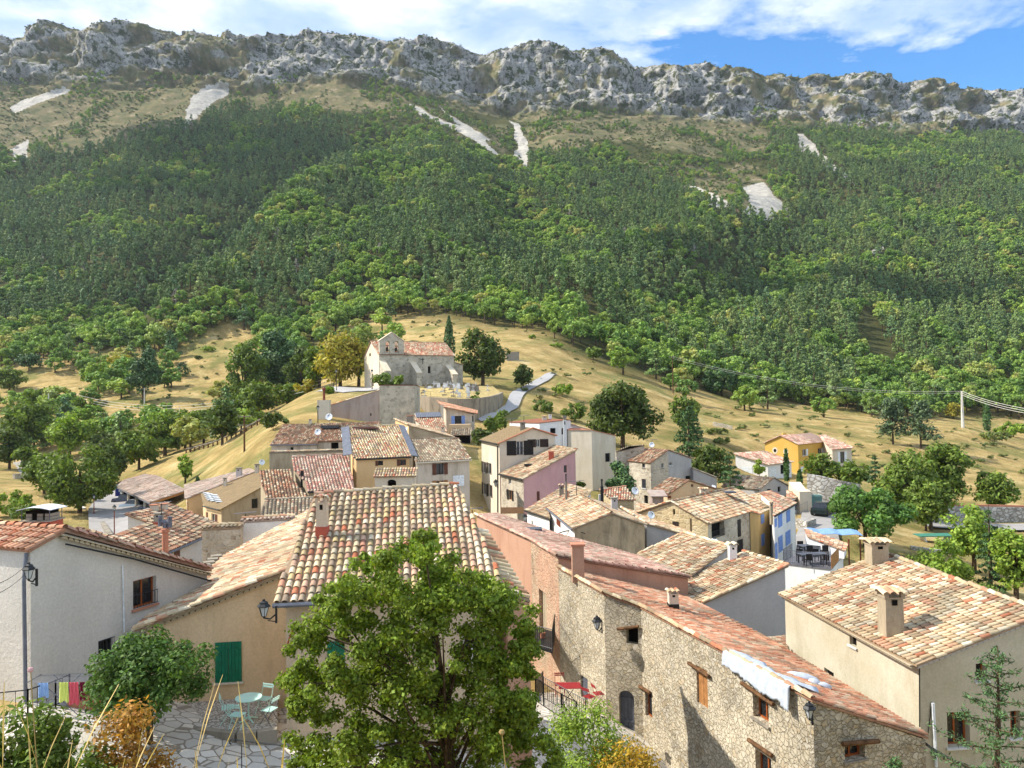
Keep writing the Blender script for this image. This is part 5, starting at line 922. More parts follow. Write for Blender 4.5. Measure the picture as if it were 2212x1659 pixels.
h = House('sloping_verge_house', 'narrow house whose long tiled edge slopes down to the right above a stained grey wall', 'house', (-11, 87, -6), -9, MAT['p_dust']); a = [P(*q('C1', 735, 1165), 91), P(*q('C1', 890, 1232), 84), P(*q('C1', 1432, 1378), 84)]; h.ruled([a[0], a[1]], [P(*q('C1', 1300, 1320), 91), a[2]], 'pale', oh=.1, sp=.25, ex=.42)
for w in h.walls:
    if w['a'][0] < -12 and w['b'][0] < -10 and w['b'][1] < w['a'][1]: w['mat'] = MAT['p_ochre']
h.chimney('C1', 872, 1115, 950, 1215, 'concrete', 'flat', open_=False); h.chimney('C1', 1268, 1255, 1312, 1330, 'p_cream', 'slab'); h.done()
# brown roofed house with black shutters, pink house, cream block
h = gab('black_shutter_house', 'tall grey house with black shutters and a flat brown tiled roof', 'U', (1151, 924), 79, (1103, 919.3), 3.7, .41, 2.6, .33, -15, 'p_cream', style='brownslab', oh=.2)
h.win('Z2', 388, 288, 448, 405, 'open', 'whitepaint', shut='black', bars='half', sw=1.0); h.win('Z2', 552, 275, 582, 338, 'open', 'whitepaint', shut='darkbrown', sw=.9)
for b4 in ((107, 462, 132, 552), (152, 472, 172, 560), (110, 640, 140, 738), (157, 652, 180, 752)): h.win('Z2', *b4, 'open', 'whitepaint', shut='darkbrown', sw=.5)
h.win('Z2', 65, 345, 78, 400, 'dark'); h.win('Z2', 70, 735, 85, 850, 'dark', arch=True); h.win('Z2', 145, 858, 168, 890, 'dark'); h.pipe('Z2', 238, 330, 240, 885, 'iron', .07); h.chimney('Z2', 415, 130, 468, 195, 'concrete', 'slab'); h.gutter(h.L, 0, 1, 'iron', .07)
g = MB(); 
for X_ in (h.R, h.L): g.tube([X_[0], X_[3]], .08, 5)
g.build('verge_trim', MAT['terra'], h.root); h.done()
h = pr('pink_house', 'house with a pink side wall, a stone front and a red chimney', 'Z2', (440, 605), 72, (245, 560), 'r', .45, [(440, 607), (892, 362), (690, 330), (245, 560)], -17, 'p_pink', pal='pale', oh=.12, edge=[(1, 2)])
for w in h.walls:
    d = w['b'] - w['a']
    if w['b'][1] < w['a'][1] - 2: w['mat'] = MAT['s_light']
h.win('Z2', 783, 490, 808, 552, 'glass', 'palewood', mull=1); h.win('Z2', 558, 708, 580, 785, 'shut', shut='brown'); h.win('Z2', 323, 698, 352, 780, 'open', 'palewood', shut='black', sw=.4); h.win('Z2', 322, 592, 345, 648, 'glass'); h.chimney('Z2', 654, 368, 706, 448, 'redr', 'flat', open_=False); h.gutter(h.p3, 0, 3, 'iron', .07); g = MB(); o_ = h.pl.hit(q('Z2', 495, 494)); g.box((o_[0] - .5, o_[1] - .5, o_[2] + .05), (o_[0] + .5, o_[1] + .4, o_[2] + .16)); g.build('skylight', MAT['iron'], h.root); h.done()
a = P(*q('Z2', 255, 885), 70); g = MB(); g.obox([a[0], 70, a[2] - .1], [2.1, 0, 0], [0, 1.2, .35], [0, 0, .06]); o = tag(g.build('porch_canopy', MAT['palewood']), 'small wooden canopy at the foot of the stone front', 'canopy')
c = [P(*q('Z2', *o), d) for o, d in (((1015, 194), 95), ((1220, 242), 97.5))]; cl = P(*q('Z2', 808, 192), 96.5); bk = [c[1] + [-.5, 7, 0], c[0] + [-1, 9, 0], cl + [0, 8, 0]]
h = House('tall_cream_block', 'tall plain cream block with two bare walls and one barred window', 'house', (10, 100, -12), -15, MAT['p_cream']); h.roof([cl, c[0], c[1]] + bk, None, style='terra', oh=.1, drop=.05); h.win('Z2', 1128, 390, 1168, 462, 'dark', bars=True); h.done()
h = House('white_upper_house', 'white walled house with a slim tall chimney and an arched window', 'house', (7, 101, -8), -12, MAT['p_bright']); a3 = [P(*q('Z2', 575, 137), 97), P(*q('Z2', 815, 110), 97), P(*q('Z2', 560, 100), 104), P(*q('Z2', 320, 130), 104)]; h.roof([a3[0], a3[1], a3[1] + [1, 7, -.2], a3[2], a3[3]], None, style='rustp', oh=.1, drop=.06)
h.win('Z2', 670, 182, 712, 225, 'dark', bars=True); h.win('Z2', 763, 180, 781, 235, 'dark', arch=True); h.chimney('Z2', 778, 78, 812, 310, 'p_bright', 'slab', d=96.4); h.chimney('Z2', 655, 60, 686, 110, 'p_bright', 'none', d=103); h.chimney('Z2', 600, 80, 645, 118, 'p_cream', 'tile', d=100)
q4 = [P(*q('Z2', 815, 140), 104), P(*q('Z2', 1000, 192), 103)]; h.ruled([q4[0] + [0, 3, 0], q4[0]], [q4[1] + [0, 3, 0], q4[1]], 'pale', capline=False); h.done()
# grey stone house with lean-tos
h = gab('grey_stone_house', 'tall stone house with a steep tiled roof and a white framed window', 'U', (1444.3, 971.7), 86, (1391.3, 967.8), 2.5, .55, 3.3, .32, -15, 's_light', pal='old', oh=.1)
for w in h.walls:
    d = w['b'] - w['a']
    if w['a'][1] < 88 and w['b'][0] > 19.6: w['mat'] = MAT['p_blueg']
h.win('Z3', 322, 422, 364, 515, 'glass', 'greyb', sill='whitepaint', mull=3); h.win('Z3', 325, 268, 354, 308, 'glass', 'greyb', sill='concrete'); h.win('Z3', 516, 264, 540, 312, 'glass', sill='concrete'); h.win('Z3', 592, 254, 625, 287, 'glass', sill='whitepaint'); h.win('Z3', 346, 586, 384, 670, 'dark'); h.win('Z3', 760, 390, 810, 432, 'dark', bars=True)
h.mat = MAT['p_blueg']; a = P(1497, 1011.7, 86.5); b_ = P(1549, 1032, 86.5); h.ruled([a + [0, 5, 0], a], [b_ + [0, 5, 0], b_], 'grey', capline=False, oh=.05); h.done()
h = House('ruined_wall', 'broken old stone wall rising left of the tall stone house', 'wall', (14, 90, -8), -13, MAT['s_light']); pts = [P(*q('Z3', x, y), d) for (x, y), d in (((65, 150), 89), ((200, 95), 89), ((350, 85), 89))]; h.ruled([p + [0, .6, 0] for p in pts], pts, 'grey', oh=.02, ex=.6, capline=False); h.done(); tag(h.root, cat='ruined wall')
h = gab('tan_gable_house', 'small tan house with a brown door and patchy cream roof tiles', 'U', (1489.7, 1037), 73, (1446.4, 1031.2), 2.6, .5, 3.2, .32, -17, 'p_tan', pal='old', oh=.12); h.win('Z3', 556, 542, 612, 615, 'shut', shut='rust'); h.win('Z3', 815, 474, 838, 500, 'dark'); h.chimney('Z3', 910, 522, 990, 580, 'p_cream', 'tile', d=71); h.done()
a = P(*q('Z3', 430, 700), 69); g = MB(); g.box((a[0], 69, -16), (a[0] + 1., 70.6, P(*q('Z3', 470, 598), 69)[2])); sh_ = empty('garden_shed', (a[0] + 1.5, 70, -16), 'little pinkish shed with a sloping tin roof beside the stone house', 'shed'); g.build('wall', MAT['p_pinkgrey'], sh_); g = MB(); z_ = P(*q('Z3', 470, 598), 69)[2]; g.obox([a[0] - .2, 68.7, z_], [1.5, 0, 0], [0, 2, .35], [0, 0, .08]); g.build('roof', MAT['p_pinkgrey'], sh_)
g = MB(); [g.lathe((a[0] + 1.9, 68.96, z_ - .8 - i), [(.0, 0)], 4) for i in range(0)]; 
for i in range(2):
    k = 14; c_ = np.array([a[0] + .5, 68.97, z_ - .9 - 1.05 * i]); g.add([c_] + [c_ + [.3 * math.cos(2 * math.pi * j / k), -.02, .3 * math.sin(2 * math.pi * j / k)] for j in range(k)], [(0, (j + 1) % k + 1, j + 1) for j in range(k)])
g.build('fan_grille', MAT['iron'], sh_)
h = pr('court_roof_house', 'small low roof tucked before the stone house courtyard', 'Z3', (290, 752), 62, (440, 690), 'f', .25, [(270, 752), (300, 755), (450, 690), (440, 672), (268, 668)], -17, 'p_cream', pal='pale', dB=66); h.done()
# grey house and garage on the right, villa
h = gab('grey_barn_house', 'grey stone house with a long lichen coloured roof below the villa', 'U', (1673.2, 1031.6), 100, (1590, 1025.5), 3.3, .4, 3.3, .4, -16, 'p_blueg', pal='grey', oh=.12, sp=.26); h.win('Z5', 412, 548, 440, 600, 'dark'); h.win('Z5', 305, 572, 342, 588, 'dark'); h.done()
h = pr('garage', 'low garage with a dark door and a red tiled roof', 'Z5', (662, 643), 92, (545, 668), 'l', .35, [(662, 643), (548, 668), (500, 655), (500, 585), (560, 600)], -17, 'p_bright', dB=89, pal='red', cat='garage'); h.win('Z5', 556, 678, 645, 785, 'door', shut='darkbrown'); h.done()
A = P(1685, 940.8, 142.6); h = gab('yellow_villa', 'two storey yellow villa with round windows and white shutters', 'U', (1685, 940.8), 142.6, (1752, 934.5), 3.7, .42, 3.7, .42, -15, 'p_villa', pal='villa', sp=.3, ex=.45, oh=.3, dB=149.4)
def roundwin(h, f, x, y, r):
    t = h.wallhit(q(f, x, y))
    if not t: print('no wall round'); return
    w = t[1]; d = w['b'] - w['a']; L = np.linalg.norm(d); e = np.array([*(d / L), 0]); nn = np.array([e[1], -e[0], 0]); o = np.array([*w['a'], 0]) + e * t[2] + [0, 0, t[3]]; R_ = r * FR[f][2] * t[0] / FPX; k = 16
    for nm, ra, rb, off, mt in (('window', R_ * .55, R_, .03, 'p_cream'), ('pane', 0, R_ * .55, .02, 'glass')):
        g = MB(); ring = lambda rr: [o + nn * off + e * rr * math.cos(2 * math.pi * i / k) + np.array([0, 0, rr * 1.1 * math.sin(2 * math.pi * i / k)]) for i in range(k)]
        if ra: g.add(ring(ra) + ring(rb) + [p - nn * .05 for p in ring(rb)], [(i, k + i, k + (i + 1) % k, (i + 1) % k) for i in range(k)] + [(k + i, 2 * k + i, 2 * k + (i + 1) % k, k + (i + 1) % k) for i in range(k)])
        else: g.add(ring(rb), [tuple(range(k))])
        o2 = g.build(nm, MAT[mt], h.root if nm == 'window' else wn_)
        if nm == 'window': wn_ = o2
roundwin(h, 'Z5', 385, 188, 30); roundwin(h, 'Z5', 493, 198, 28); h.win('Z5', 658, 176, 694, 240, 'right', shut='whites', sill='whitepaint'); h.win('Z5', 815, 165, 850, 228, 'right', shut='whites', sill='whitepaint'); h.win('Z5', 640, 348, 672, 400, 'shut', shut='whites'); h.chimney('Z5', 462, 8, 503, 52, 'p_villa', 'none', open_=False)
h.mat = MAT['p_cream']; addp(h, 'Z5', (950, 178), 140, (1173, 160), 'l', .35, [(918, 150), (950, 180), (1175, 160), (885, 30), (822, 36)], pal='villa', sp=.3, ex=.45, oh=.3, dB=141.5); h.win('Z5', 1035, 200, 1078, 315, 'open', 'greyb', shut='whites'); h.win('Z5', 1065, 352, 1108, 390, 'shut', shut='whites')
h.mat = MAT['p_bright']; addp(h, 'Z5', (320, 332), 133, (575, 300), 'l', .35, [(-45, 215), (320, 332), (577, 300), (285, 192)], pal='villa', sp=.3, ex=.45, oh=.3, dB=135.5); h.win('Z5', 55, 350, 157, 430, 'shut', shut='whites'); h.win('Z5', 302, 358, 395, 455, 'shut', shut='whites'); h.win('Z5', 440, 330, 482, 420, 'dark'); h.done()
# ======================================================= church
e1 = np.array([.88, .47, 0]); e2 = np.array([-.47, .88, 0]); C0 = np.array([-25.8, 150, 0]); cz0, cze, LN, WN = 3.4, 10.5, 16.1, 9.6
ch_ = House('church', 'old stone church with a pale gabled front, buttresses and a two bell gable', 'church', (C0[0], C0[1], cz0), cz0 - 2, MAT['s_church']); cpt = lambda s_, t_, z: C0 + e1 * s_ + e2 * t_ + [0, 0, z]
h = ch_; rz_ = cze + WN / 2 * .6; A1, B1, Ra, Rb, A2_, B2_ = cpt(-.3, -.2, cze - .12), cpt(LN, -.2, cze - .12), cpt(-.3, WN / 2, rz_), cpt(LN, WN / 2, rz_), cpt(-.3, WN + .2, cze - .12), cpt(LN, WN + .2, cze - .12)
for p3, up in (([A1, B1, Rb, Ra], 1), ([A2_, B2_, Rb, Ra], -1)):
    pl = Pl(p3[0], p3[1], 'f' if up == 1 else 'b', .6); h.roof(p3, pl, pal='red', sp=.33, ex=.5, walls=False, edge=[(3, 2)])
pf, pb = Pl(A1, B1, 'f', .6), Pl(A2_, B2_, 'b', .6); h.prism([A1, B1, Rb, B2_, A2_, Ra], lambda x, y: min(pf.z(x, y), pb.z(x, y)), .2)
MAT['p_facade'] = plaster('p_facade', S(222, 206, 178), c2=S(228, 214, 190), stain=S(190, 176, 150), stainamt=.4, bump=.2)
for w in h.walls:
    d = w['b'] - w['a']
    if w['a'][0] < -25 and w['b'][0] < -25: w['mat'] = MAT['p_facade']
h.win('C1', 462, 645, 500, 790, 'door', shut='wood', arch=True, depth=.4); h.win('C1', 447, 410, 466, 445, 'dark', depth=.2); h.win('C1', 1348, 560, 1378, 652, 'dark', depth=.4); h.win('C1', 1120, 560, 1152, 640, 'dark', depth=.4)
# bell gable
g0, gw, gd = 0.05, 5.0, .8; zs, za = 13.0, 14.7; zb_ = cze - .4; loops = [(0, zb_), (gw, zb_), (gw, zs), (gw / 2, za), (0, zs)]; holes = []
for cx_ in (gw * .33, gw * .70):
    r = .42; holes.append([(cx_ - r, zb_ + .75), (cx_ + r, zb_ + .75)] + [(cx_ + r * math.cos(t), zb_ + 2.6 + r * math.sin(t)) for t in np.linspace(0, math.pi, 7)])
mb = MB(); allp = [p for l in [loops] + holes for p in l]; tri = tessellate_polygon([[Vector((p[0], p[1], 0)) for p in l] for l in [loops] + holes])
for tt, fl in ((-.02, 1), (gd, -1)):
    ff = []
    for t in tri:
        a, b_, c = [allp[i] for i in t]; cr = (b_[0] - a[0]) * (c[1] - a[1]) - (b_[1] - a[1]) * (c[0] - a[0]); t = tuple(t) if cr * fl > 0 else tuple(t)[::-1]; ff.append(t)
    mb.add([cpt(g0 + p[0], tt, p[1]) for p in allp], ff)
for l, sg in [(loops, 1)] + [(x, -1) for x in holes]:
    for i in range(len(l)):
        a, b_ = l[i], l[(i + 1) % len(l)]; mb.add([cpt(g0 + a[0], -.02, a[1]), cpt(g0 + b_[0], -.02, b_[1]), cpt(g0 + b_[0], gd, b_[1]), cpt(g0 + a[0], gd, a[1])], [(3, 2, 1, 0) if sg > 0 else (0, 1, 2, 3)])
bt = mb.build('bell_gable', MAT['s_church'], h.root); MAT['bronze'] = flat('bronze', S(70, 62, 50), .5, .6)
for cx_ in (gw * .33, gw * .70):
    o_ = cpt(g0 + cx_, gd / 2, zb_ + 1.0); g = MB(); g.lathe(o_, [(.4, 0), (.34, .12), (.25, .5), (.2, .75), (.05, .82)], 12); g.tube([o_ + [0, 0, .8], o_ + [0, 0, 1.05]], .05, 5); g.obox(o_ + e1 * -.4 + [0, 0, 1.0], e1 * .8, e2 * .12, [0, 0, .16]); g.build('bell', MAT['bronze'], bt)
mb = MB(); mb.obox(cpt(-.1, -.15, zs), e1 * (gw / 2 + .15) + [0, 0, za - zs + .05], e2 * 1.1, [0, 0, .14]); mb.obox(cpt(gw + .2, -.15, zs), e1 * -(gw / 2 + .15) + [0, 0, za - zs + .05], e2 * 1.1, [0, 0, .14]); mb.build('coping', MAT['p_facade'], bt)
# buttresses
def butt(s0, wd, out_, zt, zl, mat='s_church'):
    a = [cpt(s0, 0, cz0 - 2), cpt(s0 + wd, 0, cz0 - 2), cpt(s0 + wd, -out_, cz0 - 2), cpt(s0, -out_, cz0 - 2), cpt(s0, 0, zt), cpt(s0 + wd, 0, zt), cpt(s0 + wd, -out_, zl), cpt(s0, -out_, zl)]
    g = MB(); g.add(a, [(0, 1, 5, 4)[::-1], (3, 2, 6, 7), (0, 3, 7, 4), (1, 2, 6, 5)[::-1], (0, 1, 2, 3)[::-1]]); o = g.build('buttress', MAT[mat], h.root); g = MB(); g.obox(a[4] + e1 * -.06 + [0, 0, .02], e1 * (wd + .12), a[7] - a[4] + e2 * -.1, [0, 0, .14]); g.build('capstone', MAT['p_facade'], o)
butt(.0, 1.1, 3.4, 9.1, 6.9); butt(6.3, 1.1, 3.6, 8.9, 6.6); butt(13.9, 1.1, 3.8, 8.4, 6.3)
lt = [cpt(LN - .2, 1.5, 9.4), cpt(LN + 2.6, 1.5, 8.6), cpt(LN + 2.6, 7, 8.6), cpt(LN - .2, 7, 9.4)]; pl = Pl(lt[1], lt[2], 'l', .28); h.roof([lt[0], lt[1], lt[2], lt[3]], pl, pal='mixed', sp=.33, ex=.5)
for s_, z_, hh_ in ((9.0, 8.6, 1.3), (8.6, 4.3, 2.4)):
    g = MB(); o_ = cpt(s_, -.1, z_); g.obox(o_ + e1 * -.05, e1 * .1, e2 * .06, [0, 0, hh_]); g.obox(o_ + e1 * -.35 + [0, 0, hh_ * .68], e1 * .7, e2 * .06, [0, 0, .09]); g.build('wall_cross', MAT['iron'], h.root)
h.done()
# ======================================================= ground sheets
def drape(name, L_, R_, mat, dz=.06, n_=24, m_=6):
    """sheet between two edge polylines (x, y), laid on the ground"""
    def rs(p, k): p = np.array(p, float); d = np.r_[0, np.cumsum(np.linalg.norm(np.diff(p, axis=0), axis=1))]; t = np.linspace(0, d[-1], k); return np.c_[np.interp(t, d, p[:, 0]), np.interp(t, d, p[:, 1])]
    a, b_ = rs(L_, n_), rs(R_, n_); t = np.linspace(0, 1, m_)[None, :, None]; g = a[:, None] * (1 - t) + b_[:, None] * t; x, y = g[..., 0].ravel(), g[..., 1].ravel(); z = terr(x, y) + dz; i = np.arange(n_ * m_).reshape(n_, m_); f = np.c_[i[:-1, :-1].ravel(), i[:-1, 1:].ravel(), i[1:, 1:].ravel(), i[1:, :-1].ravel()]
    v = np.c_[x, y, z]; c = np.cross(v[f[0][1]] - v[f[0][0]], v[f[0][2]] - v[f[0][0]])
    if c[2] < 0: f = f[:, ::-1].copy()
    return tag(mesh(name, v, f, mat, smooth=True), kind='structure')
def paving(name, cols, mortar, sc):
    m, nt, b = newmat(name); n = N(nt); co = n('ShaderNodeTexCoord').outputs['Object']; w2 = n('ShaderNodeVectorMath', operation='SCALE'); nt.links.new(n.noise(co, 1.5, 2, .5, 1), w2.inputs[0]); w2.inputs['Scale'].default_value = .25; wob = n('ShaderNodeVectorMath', {0: co, 1: w2.outputs[0]}, operation='ADD').outputs[0]; wob = n.mapping(wob, (1, 1, 0))
    vo = n('ShaderNodeTexVoronoi', {'Vector': wob, 'Scale': sc}); vd = n('ShaderNodeTexVoronoi', {'Vector': wob, 'Scale': sc}, feature='DISTANCE_TO_EDGE'); sep = n('ShaderNodeSeparateColor', {0: vo.outputs['Color']})
    col = n.ramp(sep.outputs[0], [((i + .5) / len(cols), c) for i, c in enumerate(cols)]); col = n.mix(.3, col, n.ramp(n.noise(co, 9, 5, .7), [(.3, .5), (.7, 1.)]), 'MULTIPLY'); e = n.ramp(vd.outputs[0], [(.03, 0.), (.06, 1.)])
    nt.links.new(n.mix(e, mortar, col), b.inputs[0]); nt.links.new(n.bump(e, .5, .03), b.inputs['Normal']); MAT[name] = m
paving('crazy_paving', [S(216, 208, 194), S(200, 194, 182), S(186, 182, 174), S(222, 216, 206)], S(140, 130, 116), 2.1)
MAT['asphalt'] = flat('asphalt', S(150, 146, 142), .95, var=.12, sc=.6); MAT['road'] = flat('track', S(166, 164, 162), .95, var=.08, sc=.4)
drape('paved_courtyard', [(-14.5, 18.2), (-9, 18.2), (-3, 18.4), (2, 19), (7, 18.6)], [(-14.5, 31), (-9, 33), (-3, 37), (3.4, 40), (9, 37)], MAT['crazy_paving'], .07, 60, 50)
def px(*uv): out = []; [out.append((lambda d, u=u, v=v: (ray(u, v)[0] * d, d))(hit(u, v, 60, 400))) for u, v in uv]; return out
drape('car_park', [P(u, 1050, d)[:2] for u, d in ((205, 82), (192, 95), (190, 108), (205, 122), (235, 140))], [P(u, 1050, d)[:2] for u, d in ((262, 82), (330, 98), (338, 112), (322, 128), (290, 140))], MAT['asphalt'], .35, 30, 12)
drape('road', px((1028, 904), (1072, 893), (1092, 878), (1100, 858), (1118, 842), (1150, 826), (1176, 811), (1192, 806)), px((1040, 914), (1090, 901), (1118, 884), (1128, 862), (1142, 846), (1164, 834), (1192, 818), (1204, 810)), MAT['road'], .25, 60, 8)
drape('church_forecourt', [cpt(-9, -6, 0)[:2], cpt(-1, -6, 0)[:2], cpt(1, -3, 0)[:2]], [cpt(-11, 9, 0)[:2], cpt(-4, 10, 0)[:2], cpt(-.3, 9, 0)[:2]], MAT['road'], .15, 16, 10)
drape('lane', [P(u, 876, d)[:2] for u, d in ((1690, 70), (1718, 80), (1725, 88), (1730, 97))], [P(u, 876, d)[:2] for u, d in ((1810, 70), (1800, 80), (1800, 88), (1790, 97))], MAT['asphalt'], .3, 20, 8)
drape('lower_road', [P(u, 876, d)[:2] for u, d in ((1990, 94), (2100, 94), (2230, 95), (2500, 96))], [P(u, 876, d)[:2] for u, d in ((1990, 99), (2100, 99), (2230, 100), (2500, 101))], MAT['asphalt'], .3, 20, 5)
# gravel terrace with its kerb
m, nt, b = newmat('gravel'); n = N(nt); co_ = n('ShaderNodeTexCoord').outputs['Object']; vo = n('ShaderNodeTexVoronoi', {'Vector': co_, 'Scale': 17.}); sep = n('ShaderNodeSeparateColor', {0: vo.outputs['Color']}); nt.links.new(n.mix(n.ramp(vo.outputs['Distance'], [(.3, 0.), (.7, .8)]), n.ramp(sep.outputs[0], [(0., S(170, 160, 148)), (.5, S(205, 198, 186)), (1., S(228, 222, 212))]), S(110, 100, 90)), b.inputs[0]); nt.links.new(n.bump(vo.outputs['Distance'], .8, .04), b.inputs['Normal']); MAT['gravel'] = m
gp = [P(u, v, 9.6 * 1660 / (v - 886)) for u, v in ((330, 1550), (420, 1560), (515, 1571), (556, 1569), (598, 1564))]; bk_ = [P(u, 1500, d) for u, d in ((325, 26.2), (600, 26.2))]
g = MB(); top = [(p[0], p[1], -9.64) for p in gp] + [(p[0], p[1], -9.64) for p in bk_[::-1]]; k = len(top); g.add(top + [(x, y, -10.8) for x, y, _ in top], [tuple(range(k))] + [(i + k, (i + 1) % k + k, (i + 1) % k, i) for i in range(k)]); tag(g.build('gravel_terrace', MAT['gravel']), kind='structure')
g = MB()
for a, b_ in zip(gp[:-1], gp[1:]): a = np.array([a[0], a[1], 0]); b_ = np.array([b_[0], b_[1], 0]); d = b_ - a; n_ = np.array([d[1], -d[0], 0]) / np.linalg.norm(d); g.obox(a + [0, 0, -10.9], d, n_ * .22, [0, 0, 1.32])
tag(g.build('kerb', MAT['concrete']), kind='structure')
# ======================================================= walls, cemetery
def wallstrip(name, pts, hts, mat, label, cat='retaining wall', th=.5, base=2.):
    """wall along (x,y) points with top heights"""
    g = MB(); n0 = len(pts); P2 = [np.array(p[:2], float) for p in pts]; v = []
    for i, p in enumerate(P2):
        t = P2[min(i + 1, n0 - 1)] - P2[max(i - 1, 0)]; t /= np.linalg.norm(t); nn = np.array([-t[1], t[0]]) * th / 2; zb2 = ground(*p) - base; zt2 = hts[i]
        v += [(*(p - nn), zb2), (*(p + nn), zb2), (*(p + nn), zt2), (*(p - nn), zt2)]
    f = [(4 * i + a, 4 * i + (a + 1) % 4, 4 * i + 4 + (a + 1) % 4, 4 * i + 4 + a)[::-1] for i in range(n0 - 1) for a in range(4)] + [(0, 1, 2, 3)[::-1] if 0 else (0, 1, 2, 3), tuple(4 * (n0 - 1) + a for a in (3, 2, 1, 0))]
    g.add(v, f); return tag(g.build(name, MAT[mat]), label, cat)
rp = [(892, 853, 136), (930, 857.5, 131), (968, 860, 129), (1000, 861.5, 128.5), (1030, 860.5, 129.5), (1058, 856, 133), (1076, 851.5, 138), (1084, 847, 144)]; rq = [P(*p) for p in rp]
MAT['p_ret'] = plaster('p_ret', S(172, 158, 138), c2=S(158, 146, 128), stain=S(84, 76, 66), stainamt=.9); wallstrip('retaining_wall', rq, [p[2] for p in rq], 'p_ret', 'long curved grey retaining wall holding up the cemetery below the church', base=4)
g = MB(); cxs = [p[:2] for p in rq] + [cpt(LN + 8, -1, 0)[:2], cpt(LN + 2, .4, 0)[:2], cpt(-1, .4, 0)[:2], cpt(-1, -6, 0)[:2]]; zz_ = [p[2] - .25 for p in rq] + [4.2, 4.3, 3.7, 3.2]; c_ = np.mean(cxs, 0)
v = [(c_[0], c_[1], 3.3)] + [(a[0], a[1], z) for a, z in zip(cxs, zz_)]; k = len(cxs); g.add(v, [(0, i + 1, (i + 1) % k + 1) for i in range(k)]); MAT['drygrass'] = flat('dry_grass_ground', S(178, 158, 104), .95, var=.3, sc=1.5); tag(g.build('cemetery_ground', MAT['drygrass']), kind='structure')
def cemz(x, y):
    for i in range(k):
        a, b_, c = np.array(v[0]), np.array(v[i + 1]), np.array(v[(i + 1) % k + 1]); m2 = np.array([b_[:2] - a[:2], c[:2] - a[:2]]).T
        try: s_ = np.linalg.solve(m2, np.array([x, y]) - a[:2])
        except Exception: continue
        if s_[0] >= -1e-6 and s_[1] >= -1e-6 and s_.sum() <= 1 + 1e-6: return a[2] + s_[0] * (b_[2] - a[2]) + s_[1] * (c[2] - a[2])
    return None
MAT['marble'] = flat('marble', S(214, 212, 208), .6, var=.15)
cnt = 0; rr = random.Random(5)
while cnt < 44:
    t = rr.random(); i = rr.randrange(len(rq) - 1); p = rq[i] * (1 - t) + rq[i + 1] * t; s_ = rr.uniform(.05, .8); q2 = np.array([p[0], p[1]]) * (1 - s_) + np.array(cpt(6 + 8 * rr.random(), -1.2, 0)[:2]) * s_; z = cemz(*q2)
    if z is None: cnt += 1; continue
    g = MB(); w_, hh, kd = rr.uniform(.5, .9), rr.uniform(.4, 1.), rr.random()
    g.box((q2[0] - w_ / 2, q2[1], z - .1), (q2[0] + w_ / 2, q2[1] + 1.8, z + .22))
    if kd < .6: g.box((q2[0] - w_ * .45, q2[1] + 1.65, z + .2), (q2[0] + w_ * .45, q2[1] + 1.8, z + .2 + hh), top=.8)
    else: g.box((q2[0] - .05, q2[1] + 1.7, z + .2), (q2[0] + .05, q2[1] + 1.78, z + 1.3)); g.box((q2[0] - .28, q2[1] + 1.7, z + .85), (q2[0] + .28, q2[1] + 1.78, z + .95))
    tag(g.build('gravestone', MAT['marble'] if rr.random() < .6 else MAT['concrete']), 'low tomb slab with its upright stone or cross in the cemetery below the church', 'gravestone', 'graves in the cemetery'); cnt += 1
def fence(name, pts, hh, mat, label, cat='fence', sp_=.16, dz=0., post=2.2):
    r_ = empty(name, tuple(pts[0]), label, cat); g = MB(); pg = MB()
    for a, b_ in zip(pts[:-1], pts[1:]):
        a, b_ = np.array(a, float) + [0, 0, dz], np.array(b_, float) + [0, 0, dz]; L = np.linalg.norm(b_ - a); k = max(1, int(L / sp_))
        for i in range(k): p = a + (b_ - a) * i / k; g.tube([p + [0, 0, .08], p + [0, 0, hh - .02]], .009, 4, cap=False)
        for z_ in (hh, .1): g.tube([a + [0, 0, z_], b_ + [0, 0, z_]], .018, 4)
        m_ = max(1, int(L / post))
        for i in range(m_ + 1):
            p = a + (b_ - a) * i / m_; q1 = MB(); q1.tube([p - [0, 0, .2], p + [0, 0, hh + .03]], .025, 5); q1.build('post', MAT[mat], r_)
    g.build('bars', MAT[mat], r_); return r_
fence('cemetery_railing', [p + [0, 0, .02] for p in rq[:5]], .9, 'iron', 'thin iron railing on top of the cemetery retaining wall', sp_=.3)
pth = [P(*q('Y4', x, y), d) for (x, y), d in (((108, 490), 29.2), ((300, 615), 27.4), ((420, 660), 26.6))]
fence('terrace_railing', [P(*q('R7', 205, 1100), 30.0), P(*q('R7', 435, 1255), 27.9), P(*q('R7', 560, 1330), 27)], .95, 'iron', 'black iron terrace railing along the stone paved path', sp_=.11)
fence('terrace_railing', [P(*q('R7', 205, 1100), 30.0), P(*q('R7', 270, 1035), 31.5), ], .95, 'iron', 'short return of black railing by the red folding table', sp_=.11)
fence('path_railing', [P(*q('R7', 275, 1075), 32), P(*q('R7', 640, 1290), 30)], .95, 'iron', 'slanting grey handrail beside the red table and chairs', sp_=.12)
